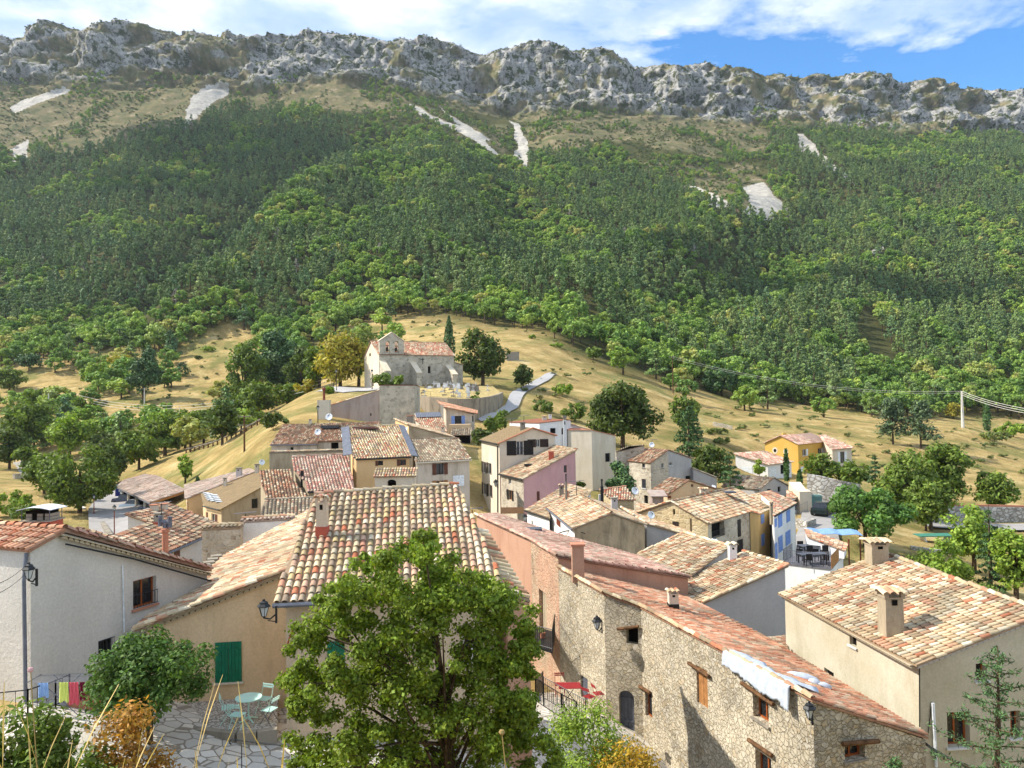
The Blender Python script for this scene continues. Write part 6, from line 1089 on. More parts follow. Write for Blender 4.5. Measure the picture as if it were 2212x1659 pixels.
# iron balcony on the stone and salmon wall
a = P(*q('R7', 100, 600), 37.5); b_ = P(*q('R7', 350, 640), 36.2); bl = empty('iron_balcony', tuple(a), 'black iron balcony on the salmon and stone wall above the terrace', 'balcony'); g = MB(); dd = b_ - a; dd[2] = 0; bkv = np.array([.3, 3.0, 0]); g.obox(a, dd, bkv, [0, 0, .12]); g.build('floor', MAT['iron'], bl); rail('railing', a + [0, 0, .1], a + dd + [0, 0, .1], 1., 'iron', bl, r=.012); rail('railing', a + dd + [0, 0, .1], a + dd + bkv + [0, 0, .1], 1., 'iron', bl, r=.012)
def potted(x, y, z, label, r=.16, flowers=True):
    o = empty('flower_pot', (x, y, z), label, 'flower pot'); g = MB(); g.lathe((x, y, z), [(r * .65, 0), (r, .26), (r * 1.05, .27), (r * .9, .27), (0.01, .24)], 10); g.build('pot', MAT['terra'], o)
    if flowers: v2, f2, c2 = crown(60, np.array([[0, 0, .38]]), np.array([.2]), .06); mesh('plant', v2 + np.array([x, y, z]), f2, MAT['shrub'], o, cols=c2)
    return o
p = a + dd * .6 + bkv * .5; potted(p[0], p[1], p[2] + .12, 'red flower pot on the black iron balcony')
p = P(*q('Y5', 475, 652), 25.2); g = MB(); g.lathe((p[0], p[1], p[2]), [(.1, 0), (.24, .1), (.26, .1), (.2, .06), (.01, .05)], 12); o = tag(g.build('bowl', MAT['p_cream']), 'pale bowl of bulbs on the sill of the brown framed window', 'bowl')
# guard rails, other walls
def gpts(lst): return [np.array([*(lambda d: (ray(u, v)[0] * d, d))(hit(u, v, 60, 400)), 0]) for u, v in lst]
def G3(x, y): return np.array([x, y, ground(x, y)])
gr = empty('guard_rail', tuple(G3(*P(470, 950, 136)[:2])), 'wooden guard rail with short posts along the road on the left slope', 'guard rail'); ln = [G3(*P(u, 950, d)[:2]) for u, d in ((402, 147), (430, 143), (460, 139), (490, 136), (520, 133), (556, 130), (575, 129))]; g = MB()
for a, b_ in zip(ln[:-1], ln[1:]): g.tube([a + [0, 0, .75], b_ + [0, 0, .75]], .13, 6)
g.build('rail', MAT['concrete'], gr)
for a, b_ in zip(ln[:-1], ln[1:]):
    for t in (0, .33, .66): p = a * (1 - t) + b_ * t; g = MB(); g.tube([p - [0, 0, .3], p + [0, 0, .95]], .13, 6); g.build('post', MAT['wood'], gr)
def wpx(name, lst, hh, mat, label, cat='stone wall', th=.6, **k): pts = [P(u, 876, d) for u, d in lst]; return wallstrip(name, pts, [ground(p[0], p[1]) + hh for p in pts], mat, label, cat, th, **k)
wpx('stone_wall', [(1740, 99), (1770, 98), (1812, 97), (1850, 98)], 3.2, 's_white', 'tall rough white stone wall behind the big plane tree by the garage', base=2); wpx('stone_wall', [(2000, 101), (2060, 101.5), (2150, 102), (2300, 103)], 2.0, 's_white', 'long low wall of white stones beside the lower road at the right'); wpx('brick_coping', [(2000, 101.1), (2060, 101.6), (2150, 102.1), (2300, 103.1)], 2.25, 'terra', 'thin orange coping line on the long white stone wall', 'coping', th=.25, base=-2.02)
wpx('stone_wall', [(1960, 76), (2000, 76), (2042, 76)], .35, 's_white', 'grey dry stone wall under the table tennis lawn', base=2); wpx('stone_wall', [(1540, 168), (1560, 167), (1580, 166)], .8, 's_light', 'short broken dry stone wall above the villa roof'); wpx('stone_wall', [(30, 148), (50, 150), (64, 152)], 1.0, 's_light', 'bit of old field wall among trees at the left'); wpx('stone_ramp', [(1712, 97), (1722, 92), (1735, 90)], 2.6, 'p_facade', 'pale slanting concrete buttress wall beside the garage', 'ramp wall', th=1.4)
wpx('old_bridge_wall', [(1095, 196), (1108, 197), (1122, 198)], 2.0, 'concrete', 'grey concrete parapet beyond the church road', 'parapet'); wpx('stone_wall', [(1036, 118), (1060, 116), (1085, 112)], .7, 's_light', 'low terraced garden wall beside the road below the cemetery')
# ======================================================= street furniture
def lantern(p, s=1., parent=None, glassmat='frost'):
    """six-sided street lantern hanging on its base point p (bottom)"""
    g = MB(); g.lathe(p, [(.03 * s, -.1 * s), (.07 * s, -.02 * s), (.1 * s, .0)], 6); g.lathe(p, [(.3 * s, .42 * s), (.31 * s, .45 * s), (.2 * s, .56 * s), (.19 * s, .62 * s), (.07 * s, .68 * s), (.06 * s, .74 * s), (.01, .76 * s)], 6)
    for k in range(6): a = 2 * math.pi * k / 6; g.tube([(p[0] + .1 * s * math.cos(a), p[1] + .1 * s * math.sin(a), p[2]), (p[0] + .23 * s * math.cos(a), p[1] + .23 * s * math.sin(a), p[2] + .43 * s)], .014 * s, 4)
    o = g.build('lantern', MAT['iron'], parent); g = MB(); g.lathe(p, [(.09 * s, .01), (.215 * s, .42 * s)], 6); g.build('lantern_glass', MAT[glassmat], o); return o
MAT['frost'] = flat('frosted_glass', S(190, 196, 200), .3, 0, .5, .1)
def wall_lamp(u, v, d, side, label, s=1.):
    p = P(u, v, d); r_ = empty('wall_lantern', tuple(p), label, 'wall lantern', None); lantern(p, s, r_); g = MB(); w_ = np.array([side * .5 * s, .12, .12 * s]); g.tube([p + [0, 0, -.05], p + w_ * .5 + [0, 0, -.14], p + w_ + [0, 0, -.05]], .025, 5); g.tube([p + w_ * .3 + [0, 0, -.16], p + w_ + [0, 0, -.28]], .015, 5); g.obox(p + w_ + [-.03, -.02, -.32], [.05, 0, 0], [0, .06, 0], [0, 0, .5]); g.build('bracket', MAT['iron'], r_); return r_
wall_lamp(62, 1250, 22.3, .5, 'black wall lantern on the corner of the white house at the left edge', .62); wall_lamp(570, 1331, 22.8, 1, 'black wall lantern between the tan house and the large tiled house', .66); wall_lamp(1290, 1358, 33.2, .6, 'black wall lantern on the rubble wall above the arched door', .75); wall_lamp(1749, 1551, 21.9, .4, 'black wall lantern at the near corner of the stone barn', .62)
wall_lamp(1071, 1050, 76.5, .5, 'small black lantern on the side of the black shutter house', .9); wall_lamp(1134, 1125, 66, .4, 'small pale lantern under the white wall house eave', .8)
def street_lamp(u, vb, hh, label, d=None, base=None):
    d = d or hit(u, vb, 60, 260); x = ray(u, vb)[0] * d; z = (base if base is not None else ground(x, d)); r_ = empty('street_lamp', (x, d, z), label, 'street lamp'); g = MB(); g.lathe((x, d, z - .2), [(.16, 0), (.14, .4), (.07, .55), (.055, hh)], 8); g.build('post', MAT['rust'] if 'brown' in label else MAT['iron'], r_); lantern(np.array([x, d, z + hh - .1]), .85, r_); return r_
street_lamp(203, 1121, 3.2, 'brown street lamp in front of the car park tree', 104, -14.7); street_lamp(247, 1172, 3.5, 'brown street lamp beside the old roof', 88, -14.6); street_lamp(687, 930, 3.0, 'lone iron lamp on the grass above the long low house'); street_lamp(727, 845, 3.6, 'left lamp of the two tall lamps before the church'); street_lamp(721, 842, 5.2, 'taller lamp under the trees before the church', 158); street_lamp(804, 849, 3.4, 'black lamp at the church door', 146)
def pole(u, vb, vt, label, mat='wood', r=.12, arms=1, d=None, name='utility_pole'):
    d = d or hit(u, vb, 60, 500); x = ray(u, vb)[0] * d; z = ground(x, d); top = P(u, vt, d)[2]; r_ = empty(name, (x, d, z), label, 'pole'); g = MB(); g.tube([(x, d, z - .5), (x, d, top)], [r * 1.3, r * .8], 8); g.build('post', MAT[mat], r_)
    for k in range(arms): g = MB(); zz = top - .3 - k * 1.2; g.box((x - .9, d - .06, zz), (x + .9, d + .06, zz + .12)); [g.lathe((x + a, d, zz + .1), [(.06, 0), (.09, .08), (.05, .2)], 6) for a in (-.8, 0, .8)]; g.build('crossarm', MAT['concrete'], r_)
    return np.array([x, d, top])
MAT['conc2'] = flat('pale_concrete', S(206, 202, 192), .9, var=.1); q1 = pole(528, 976, 896, 'dark wooden utility pole on the grass slope below the left road', arms=2); q2_ = pole(2080, 924, 845, 'thick pale concrete pylon on the dry hill at the right', 'conc2', .32, 1, name='concrete_pylon'); q3 = pole(1454, 850, 770, 'slim wooden pole at the forest edge right of the church', 'wood', .12)
q5 = pole(105, 912, 850, 'small pale concrete pole in the left trees', 'conc2', .18); q6 = pole(312, 880, 838, 'slender pale pole behind the pine on the dry slope', 'conc2', .16); q7 = pole(388, 900, 878, 'tiny white post on the dry slope', 'conc2', .1, 0); q8 = pole(247, 922, 892, 'tiny white pole above the left road bend', 'conc2', .1, 0); q9 = pole(1130, 798, 785, 'short post on the terrace field beside the church road', 'wood', .08, 0)
def wire(name, a, b_, sag, label, n_=1, sep=.5, r=.03, mat='iron', cat='cable'):
    r_ = None; g = MB(); a, b_ = np.array(a, float), np.array(b_, float)
    for k in range(n_): g.tube([a * (1 - t) + b_ * t - np.array([0, 0, sag * 4 * t * (1 - t) + k * sep]) for t in np.linspace(0, 1, 15)], r, 4)
    return tag(g.build(name, MAT[mat]), label, cat)
churchp = P(715, 815, 162); wire('power_line', churchp, P(150, 848, 235), 5., 'sagging power lines crossing the left dry slope', 3, .7, .045, 'conc2', 'power line'); wire('power_line', P(150, 848, 235), P(-60, 850, 260), 2., 'power line leaving the picture at the left', 2, .7, .045, 'conc2', 'power line'); wire('power_line', q2_, P(2300, 892, 150), 1., 'thick power cables from the concrete pylon to the right edge', 3, .5, .05, 'conc2', 'power line'); wire('power_line', q3, q2_, 3., 'thin power line before the forest between pole and pylon', 2, .5, .03, 'conc2', 'power line')
wire('phone_cable', P(56, 1221, 22.2), P(-30, 1268, 16), .1, 'two thin black cables from the white house lantern to the left edge', 2, .22, .008, 'iron'); wire('phone_cable', P(2000, 1605, 23.8), P(2130, 1665, 18), .1, 'twisted black cable running from the barn eave to the lower right', 3, .03, .02, 'iron'); wire('phone_cable', P(*q('Z4', 435, 408), 58), P(*q('Z4', 640, 400), 53.4), -.25, 'black cable looping from the white wall to the stained gable', 1, .1, .04, 'iron'); wire('phone_cable', P(528, 905, 106), P(703, 909, 117), .6, 'thin cable from the wooden pole to the pinkish gable', 1, .1, .02, 'iron')
def dish(f, x, y, w_, d, label, az=.0, tilt=.5, color='whites'):
    p = P(*q(f, x, y), d); r = w_ * FR[f][2] * d / FPX / 2; o = empty('satellite_dish', tuple(p), label, 'satellite dish'); k, m_ = 18, 4; n_ = np.array([math.sin(az), -math.cos(az), tilt]); n_ /= np.linalg.norm(n_); a = np.cross(n_, [0, 0, 1.]); a /= np.linalg.norm(a); b_ = np.cross(n_, a); v = [p - n_ * r * .25]
    for j in range(1, m_ + 1): t = j / m_; v += [p - n_ * r * .25 * (1 - t * t) + (a * math.cos(6.2832 * i / k) + b_ * math.sin(6.2832 * i / k) * 1.08) * r * t for i in range(k)]
    f_ = [(0, 1 + i, 1 + (i + 1) % k) for i in range(k)] + [(1 + (j - 1) * k + i, 1 + j * k + i, 1 + j * k + (i + 1) % k, 1 + (j - 1) * k + (i + 1) % k) for j in range(1, m_) for i in range(k)]
    g = MB(); g.add(v, f_); ob = g.build('reflector', MAT[color], o, smooth=True); ob.modifiers.new('s', 'SOLIDIFY').thickness = .015; g = MB(); g.tube([p - b_ * r, p + n_ * r * .9 - b_ * r * .1], .02 + r * .02, 4); g.tube([p + n_ * r * .9 - b_ * r * .12, p + n_ * r * .9 + b_ * r * .1], .04 + r * .04, 5); g.build('feed_arm', MAT['iron'], o); g = MB(); g.tube([p - n_ * r * .3, p - n_ * r * .5 - [0, 0, r * .3], p - n_ * r * .5 - [0, 0, r * 1.7]], .025, 5); g.build('mast', MAT['zinc'], o)
for a in (('R1', 737, 1352, 82, 31, 'white satellite dish behind the cornice of the white house', .9), ('Y1', 638, 305, 62, 90.5, 'white dish at the middle of the long low roof'), ('Y1', 888, 328, 56, 88, 'white dish beside the ochre roof edge', -.9), ('Y1', 750, 155, 68, 112, 'white dish on the pinkish gable wall'), ('Y1', 80, 608, 56, 84, 'white dish left of the grey parapet wall', .3),
          ('Y2', 242, 286, 66, 77, 'tilted dish beside the zinc flashing of the ochre house', -.9), ('R3', 1208, 550, 46, 88, 'white dish with aerial on top of the tall stone house'), ('R3', 1065, 948, 62, 66, 'large round dish beside the small tiled outbuilding', .2), ('R3', 1204, 1157, 62, 57, 'white dish before the stone balcony house', .2), ('R3', 1748, 1385, 70, 50, 'pale blue dish on the stepped pale roof', .1, 1.6), ('Z3', 1042, 495, 40, 82, 'half hidden dish behind the grey lean-to wall', .1, 1.2)): dish(*a)
def antenna(f, x, y0, y1, d, label, k=6):
    b_, t = P(*q(f, x, y1), d), P(*q(f, x, y0), d); o = empty('tv_aerial', tuple(b_), label, 'aerial'); g = MB(); g.tube([b_, t], .025, 5); g.build('mast', MAT['iron'], o); g = MB(); g.tube([t + [-.6, 0, 0], t + [.6, 0, .1]], .02, 4); [g.tube([t + [-.55 + 1.1 * i / max(k, 1), -.3, .05], t + [-.55 + 1.1 * i / max(k, 1), .3, .05]], .012, 4) for i in range(k + 1 if k else 0)]; g.build('elements', MAT['zinc'], o)
antenna('Z8', 597, 335, 560, 46, 'rusty mast on the old sagging roof', 0); antenna('Z2', 450, 82, 130, 84, 'white aerial behind the brown slab roof'); antenna('Z2', 350, 105, 150, 90, 'leaning white aerial left of the brown slab roof'); antenna('Z4', 580, 30, 130, 60, 'thin mast on the cluster roof near the round chimneys', 0); antenna('R3', 1210, 512, 545, 88.2, 'flat aerial above the dish of the tall stone house', 3); antenna('Z2', 20, 860, 920, 43, 'small white aerial at the salmon roof corner'); antenna('Z7', 605, 505, 560, 41.5, 'thin white aerial behind the tan roof', 0)
# ======================================================= cars
def car(name, x, y, z, rz, L, Wd, H, color, label, van=False):
    r_ = empty(name, (x, y, z), label, 'car', None, rz); mt = MAT.setdefault('car_' + name, flat('car_' + name, color, .25, .2, .6, .05, 2)); loc = lambda pts: pts
    hh = .55 if not van else .62
    sec = [(-L / 2, .3, .75), (-L / 2 + .12, .25, .98), (-L * .28, .22, hh * H + .05), (-L * .24, .22, hh * H + .06), (L * .32, .22, hh * H + .08), (L / 2 - .05, .25, .95), (L / 2, .3, .7)]; v = []
    for x_, zl, zh in sec: w_ = Wd / 2 * (1 if abs(x_) < L * .42 else .9); v += [(x_, -w_, zl), (x_, -w_, (zl + zh) * .55), (x_, -w_ * .93, zh), (x_, w_ * .93, zh), (x_, w_, (zl + zh) * .55), (x_, w_, zl)]
    k = 6; f = [(i * k + j, i * k + (j + 1) % k, (i + 1) * k + (j + 1) % k, (i + 1) * k + j) for i in range(len(sec) - 1) for j in range(k)] + [tuple(range(k))[::-1], tuple((len(sec) - 1) * k + j for j in range(k))]
    mesh('body', v, f, mt, r_, world=False); x0, x1, zt = -L * .24, L * .34 if not van else L * .44, H
    cab = [(x0, hh * H + .04), (x0 + L * .14, zt - .05), (x1 - L * .12, zt - .02), (x1, hh * H + .06)]; v = [(a, s_ * Wd / 2 * (.9 if i in (0, 3) else .76), b_) for s_ in (-1, 1) for i, (a, b_) in enumerate(cab)]
    mesh('glass_cabin', v, [(0, 1, 2, 3), (7, 6, 5, 4), (0, 4, 5, 1), (2, 6, 7, 3)], MAT['glass'], r_, world=False); mesh('roof', [(a, s_ * Wd * .385, b_ + .015 * t) for t in (0, 2) for s_ in (-1, 1) for a, b_ in cab[1:3]], [(0, 1, 3, 2), (6, 7, 5, 4), (0, 4, 5, 1), (2, 3, 7, 6), (0, 2, 6, 4), (1, 5, 7, 3)], mt, r_, world=False)
    for sx in (-1, 1):
        for sy in (-1, 1): g = MB(); g.tube([(sx * L * .31, sy * (Wd / 2 - .2), .33), (sx * L * .31, sy * (Wd / 2 + .01), .33)], .33, 14); w_ = mesh('wheel', g.v, g.f, MAT['iron'], r_, world=False)
        for sy in (-1, 1): g = MB(); g.box((sx * L / 2 * .97 - .04, sy * Wd * .36 - .14, .66), (sx * L / 2 * .97 + .04, sy * Wd * .36 + .14, .8)); mesh('headlight' if sx < 0 else 'tail_light', g.v, g.f, MAT['frost'] if sx < 0 else MAT['redr'], r_, world=False)
    return r_
cz = lambda u, d: (ray(u, 1090)[0] * d, d, -14.55)
x, y, z = cz(272, 121); car('dark_suv', x, y, z, -.35, 4.3, 1.85, 1.7, S(34, 36, 48), 'dark blue car farthest under the carport roof'); x, y, z = cz(290, 113); car('grey_van', x, y, z, -.35, 4.4, 1.8, 1.75, S(140, 156, 172), 'grey blue four wheel drive under the carport', True); x, y, z = cz(312, 106); car('blue_car', x, y, z, -.35, 4., 1.7, 1.4, S(70, 90, 130), 'blue car partly hidden behind the old tiled roof')
d_ = 88; x, y = ray(1778, 1120)[0] * d_, d_; car('green_black_car', x, y, ground(x, y) + .3, -2.2, 4.3, 1.8, 1.4, S(26, 40, 40), 'dark green car parked beside the big plane tree')
p = P(*q('Z8', 193, 215), 121); sg = empty('parking_sign', (p[0], p[1], -14.6), 'white post with a dark blue square sign at the carport corner', 'sign'); g = MB(); g.box((p[0] - .9, p[1], p[2] - .75), (p[0] + .9, p[1] + .1, p[2] + .75)); o = g.build('panel', flat('signblue', S(30, 40, 110)), sg); g = MB(); g.box((p[0] - .12, p[1] - .03, p[2] - .4), (p[0] + .12, p[1] - .01, p[2] + .45)); g.box((p[0] - .35, p[1] - .03, p[2] - .05), (p[0] + .35, p[1] - .012, p[2] + .2)); g.build('pictogram', MAT['whites'], o); g = MB(); g.box((p[0] - .5, p[1] + .2, -15), (p[0] + .2, p[1] + .9, p[2] + .4)); g.build('post', MAT['whites'], sg)
a = P(204, 1120, 103); tag(wallstrip('low_wall', [P(208, 900, 108), P(222, 900, 98), P(238, 900, 88)], [-14.0, -14.0, -13.9], 'concrete', 'low wall with a wire fence beside the car park lamps', 'low wall', base=1.5)); tag(wallstrip('ring_wall', [P(u, 900, d) for u, d in ((136, 112), (134, 116), (145, 119), (160, 119), (172, 113), (182, 110))], [-13.6] * 6, 'conc2', 'curved pale stone kerb round the foot of the car park tree', 'low wall', base=1.5))
# ping-pong table, bin, lane railing, terrace furniture
x, y = P(2018, 1150, 84)[:2]; z = ground(x, y); tt = empty('table_tennis_table', (x, y, z), 'green table tennis table with white legs on the shaded lawn', 'table'); g = MB(); g.box((x - 1.9, y - .9, z + .75), (x + 1.9, y + .9, z + .84)); g.build('tabletop', flat('ttgreen', S(60, 120, 100)), tt)
for sx in (-1, 1): g = MB(); g.add([(x + sx * 1.1, y - .5, z), (x + sx * 1.1 + .15, y - .5, z), (x + sx * 1.5 + .15, y - .6, z + .76), (x + sx * 1.5, y - .6, z + .76), (x + sx * 1.1, y + .5, z), (x + sx * 1.1 + .15, y + .5, z), (x + sx * 1.5 + .15, y + .6, z + .76), (x + sx * 1.5, y + .6, z + .76)], [(0, 1, 2, 3), (7, 6, 5, 4), (0, 3, 7, 4), (1, 5, 6, 2)]); g.build('leg', MAT['whites'], tt)
p = P(*q('Z5', 803, 740), 93); g = MB(); z = ground(p[0], p[1]) + .25; g.box((p[0] - .6, p[1], z), (p[0] + .6, p[1] + .8, z + 1.2), top=1.08); g.box((p[0] - .68, p[1] - .05, z + 1.2), (p[0] + .68, p[1] + .85, z + 1.38), top=.85); tag(g.build('recycling_bin', flat('bingreen', S(96, 128, 122))), 'grey green bin beside the pale concrete ramp wall', 'bin')
fence('lane_railing', [P(1722, 1140, 84) * [1, 1, 0] + [0, 0, ground(*P(1722, 1140, 84)[:2]) + .9], P(1745, 1140, 87) * [1, 1, 0] + [0, 0, ground(*P(1745, 1140, 87)[:2]) + .9]], 1., 'zinc', 'thin metal railing on the lane wall by the parked car', sp_=.5)
wallstrip('stone_wall', [P(1716, 900, 82), P(1735, 900, 80), P(1752, 900, 82)], [ground(*P(1730, 900, 81)[:2]) + 1.] * 3, 's_white', 'little grey wall below the lane railing')
def garden_table(x, y, z, label, rz=0.):
    o = empty('garden_table', (x, y, z), label, 'table', None, rz); mt = MAT['greyb']; g = MB(); g.box((-1., -.5, .7), (1., .5, .75)); mesh('tabletop', g.v, g.f, mt, o, world=False)
    for a in (-.9, .9):
        for b_ in (-.42, .42): g = MB(); g.box((a - .03, b_ - .03, 0), (a + .03, b_ + .03, .7)); mesh('leg', g.v, g.f, mt, o, world=False)
def garden_chair(x, y, z, rz, label, group, mt='black'):
    o = empty('garden_chair', (x, y, z), label, 'chair', group, rz); g = MB(); g.box((-.24, -.24, .42), (.24, .24, .46)); mesh('seat', g.v, g.f, MAT[mt], o, world=False); g = MB(); g.box((-.24, .2, .46), (.24, .24, .9)); mesh('backrest', g.v, g.f, MAT[mt], o, world=False)
    for a in (-.21, .21):
        for b_ in (-.21, .21): g = MB(); g.box((a - .02, b_ - .02, 0), (a + .02, b_ + .02, .42)); mesh('leg', g.v, g.f, MAT[mt], o, world=False)
for nm, (tx, ty) in (('front', (21.9, 56.9)), ('rear', (23.2, 60.2))):
    garden_table(tx, ty, -12, f'dark rectangular table at the {"near" if nm == "front" else "far"} end of the roof terrace', .1)
    for k in range(4): garden_chair(tx + (-.6, .6, -.6, .6)[k], ty + (-.75, -.75, .75, .75)[k], -12, (math.pi, math.pi, 0, 0)[k], f'black chair at the {"near" if nm == "front" else "far"} terrace table', f'black chairs round the {"near" if nm == "front" else "far"} terrace table')
# bistro set
def bistro(x, y, z, rz, label, group, fm='mint', sm='mint', s=1.):
    o = empty('folding_chair', (x, y, z), label, 'chair', group, rz); o.scale = (s,) * 3; L = lambda nm, g, mt: mesh(nm, g.v, g.f, MAT[mt], o, world=False)
    for sx in (-.19, .19): g = MB(); g.tube([(sx, .22, 0), (sx, -.12, .45)], .011, 5); L('leg', g, fm); g = MB(); g.tube([(sx, -.22, 0), (sx, .14, .5), (sx, .26, .86)], .011, 5); L('leg', g, fm)
    g = MB(); [g.box((-.2, -.17 + .075 * i, .445), (.2, -.115 + .075 * i, .46)) for i in range(5)]; L('seat', g, sm); g = MB(); [g.box((-.2, .215 + .02 * i, .72 + .07 * i), (.2, .235 + .02 * i, .765 + .07 * i)) for i in range(2)]; L('backrest', g, sm)
MAT['mint'] = flat('mint_paint', S(186, 226, 216), .45, var=.08); MAT['redp'] = flat('red_paint', S(150, 36, 40), .5)
tz = -9.64; tx, ty = P(537, 1540, 24.1)[:2]; tb = empty('bistro_table', (tx, ty, tz), 'round mint green metal table on the gravel terrace', 'table'); g = MB(); g.lathe((tx, ty, tz), [(.0, .71), (.40, .71), (.40, .735), (0.0, .74)], 28); g.build('tabletop', MAT['mint'], tb); g = MB(); g.tube([(tx, ty, tz + .05), (tx, ty, tz + .72)], .025, 8); g.build('stem', MAT['mint'], tb); g = MB(); [g.tube([(tx, ty, tz + .12), (tx + .3 * math.cos(a), ty + .3 * math.sin(a), tz + .02)], .022, 5) for a in (.8, 2.4, 3.9, 5.5)]; g.build('foot', MAT['mint'], tb)
for dx, dy, rz, lb in ((-.62, -.05, 1.9, 'mint folding chair on the left of the round table'), (-.12, -.62, 2.95, 'mint folding chair in front of the round table'), (.28, .62, -.3, 'mint folding chair behind the round table against the wall'), (.72, -.25, -1.9, 'mint folding chair with dark legs right of the round table')): bistro(tx + dx, ty + dy, tz, rz, lb, 'mint chairs round the bistro table', sm='mint', fm='greyb' if 'dark' in lb else 'mint')
p = P(*q('R7', 500, 1100), 31.5); z = p[2]; rt_ = empty('red_table', tuple(p), 'red slatted folding table beside the rubble wall', 'table'); g = MB(); [g.box((p[0] - .45, p[1] - .35 + .1 * i, z + .7), (p[0] + .45, p[1] - .27 + .1 * i, z + .72)) for i in range(7)]; g.build('tabletop', MAT['redp'], rt_)
for sx in (-1, 1): g = MB(); g.tube([(p[0] - .35 * sx, p[1] - .3, z), (p[0] + .35 * sx, p[1] + .3, z + .7)], .014, 5); g.build('leg', MAT['iron'], rt_)
bistro(p[0] + .75, p[1] - .5, z, 2.3, 'red folding chair in front of the red table', 'red terrace chairs', 'redp', 'redp'); bistro(p[0] + 1.15, p[1] - .2, z, 1.9, 'red folding chair farthest right by the red table', 'red terrace chairs', 'redp', 'redp'); bistro(p[0] - .35, p[1] + .9, z, 0., 'red folding chair behind the red table', 'red terrace chairs', 'redp', 'redp')
g = MB(); g.box((p[0] - 2.0, p[1] - 1.3, z + .6), (p[0] - 1.2, p[1] - .8, z + .63)); gt = empty('metal_table', (p[0] - 1.6, p[1] - 1, z), 'small grey metal table behind the terrace railing', 'table'); g.build('tabletop', MAT['greyb'], gt); g = MB(); g.tube([(p[0] - 1.9, p[1] - 1.05, z), (p[0] - 1.3, p[1] - 1.05, z + .6)], .012); g.tube([(p[0] - 1.3, p[1] - 1.05, z), (p[0] - 1.9, p[1] - 1.05, z + .6)], .012); g.build('leg', MAT['iron'], gt)
# terrace slab under the red set
# laundry rack and flower box
lx, ly = P(140, 1520, 22.6)[:2]; lz = ground(lx, ly) + .07; rk_ = empty('drying_rack', (lx, ly, lz), 'folding laundry rack standing on the paved courtyard by the white house', 'drying rack'); g = MB()
for sy in (-.3, .3): g.tube([(lx - .75, ly + sy, lz), (lx + .3, ly + sy, lz + .95)], .012, 5); g.tube([(lx + .55, ly + sy, lz), (lx - .5, ly + sy, lz + .95)], .012, 5)
g.build('frame', MAT['zinc'], rk_); g = MB(); [g.tube([(lx - .9, ly - .35 + .1 * i, lz + .95), (lx + .9, ly - .35 + .1 * i, lz + .95)], .006, 4) for i in range(8)]; [g.tube([(lx + s_ * .9, ly - .35, lz + .95), (lx + s_ * .9, ly + .35, lz + .95)], .012, 5) for s_ in (-1, 1)]; g.build('wires', MAT['zinc'], rk_)
def cloth(name, x0, x1, y, zt_, hh, c, label, k=8):
    g = MB(); v = []
    for i in range(k + 1):
        for j in range(4): t = i / k; v.append((x0 + (x1 - x0) * t, y + .02 * math.sin(t * 17 + j) - (.0 if j else .01), zt_ - hh * j / 3 - .03 * math.sin(t * 9) * (j == 3)))
    g.add(v, [(4 * i + j, 4 * i + 4 + j, 4 * i + 5 + j, 4 * i + 1 + j) for i in range(k) for j in range(3)]); o = tag(g.build(name, flat('cloth_' + name, c, .9, var=.08)), label, 'cloth'); o.modifiers.new('s', 'SOLIDIFY').thickness = .006; return o
cloth('yellow_towel', lx + .05, lx + .32, ly - .36, lz + .96, .55, S(214, 226, 120), 'pale yellow cloth hanging from the laundry rack'); cloth('pink_towel', lx + .34, lx + .62, ly - .37, lz + .96, .62, S(216, 96, 110), 'pink towel hanging from the laundry rack'); cloth('crimson_shirt', lx + .64, lx + .8, ly - .36, lz + .96, .5, S(120, 24, 60), 'dark red shirt at the right end of the laundry rack'); cloth('blue_shirt', lx - .55, lx - .25, ly - .36, lz + .95, .4, S(140, 176, 226), 'light blue shirt on the left part of the laundry rack')
bx_, by_ = P(187, 1498, 23.2)[:2]; bz = ground(bx_, by_) + .07; fb_ = empty('planter_box', (bx_, by_, bz), 'terracotta planter box beside the laundry rack', 'planter'); g = MB(); g.box((bx_ - .45, by_ - .2, bz), (bx_ + .45, by_ + .2, bz + .4), top=1.06); g.build('trough', MAT['terra'], fb_); v2, f2, c2 = crown(160, np.array([[-.3, 0, .5], [.1, 0, .5], [.3, 0, .45]]), np.array([.22, .2, .2]), .07); mesh('plant', v2 + np.array([bx_, by_, bz]), f2, MAT['shrub'], fb_, cols=c2)
fence('courtyard_railing', [np.array([x_, y_, ground(x_, y_) + .05]) for x_, y_ in (P(-20, 1560, 21.5)[:2], P(60, 1520, 21.8)[:2], P(120, 1500, 22.8)[:2], P(150, 1490, 23.6)[:2])], .8, 'iron', 'black iron railing along the foot of the white house', sp_=.28)
g = MB(); a = P(500, 1603, 20.6); pts = [a + [0, 0, -.06], a + [-.06, 0, -.02], a + [-.04, 0, .05], a + [.05, 0, .06], P(553, 1604, 20.4), P(625, 1612, 20.), P(760, 1600, 19.3)]; g.tube(pts, .018, 6); hr = empty('handrail', tuple(a), 'black curled handrail crossing the paved courtyard', 'handrail'); g.build('rail', MAT['iron'], hr)
for u, v_, d_ in ((522, 1606, 20.5), (640, 1610, 19.9)): t_ = P(u, v_, d_); g = MB(); g.tube([t_, [t_[0], t_[1], ground(t_[0], t_[1])]], .014, 5); g.build('post', MAT['iron'], hr)
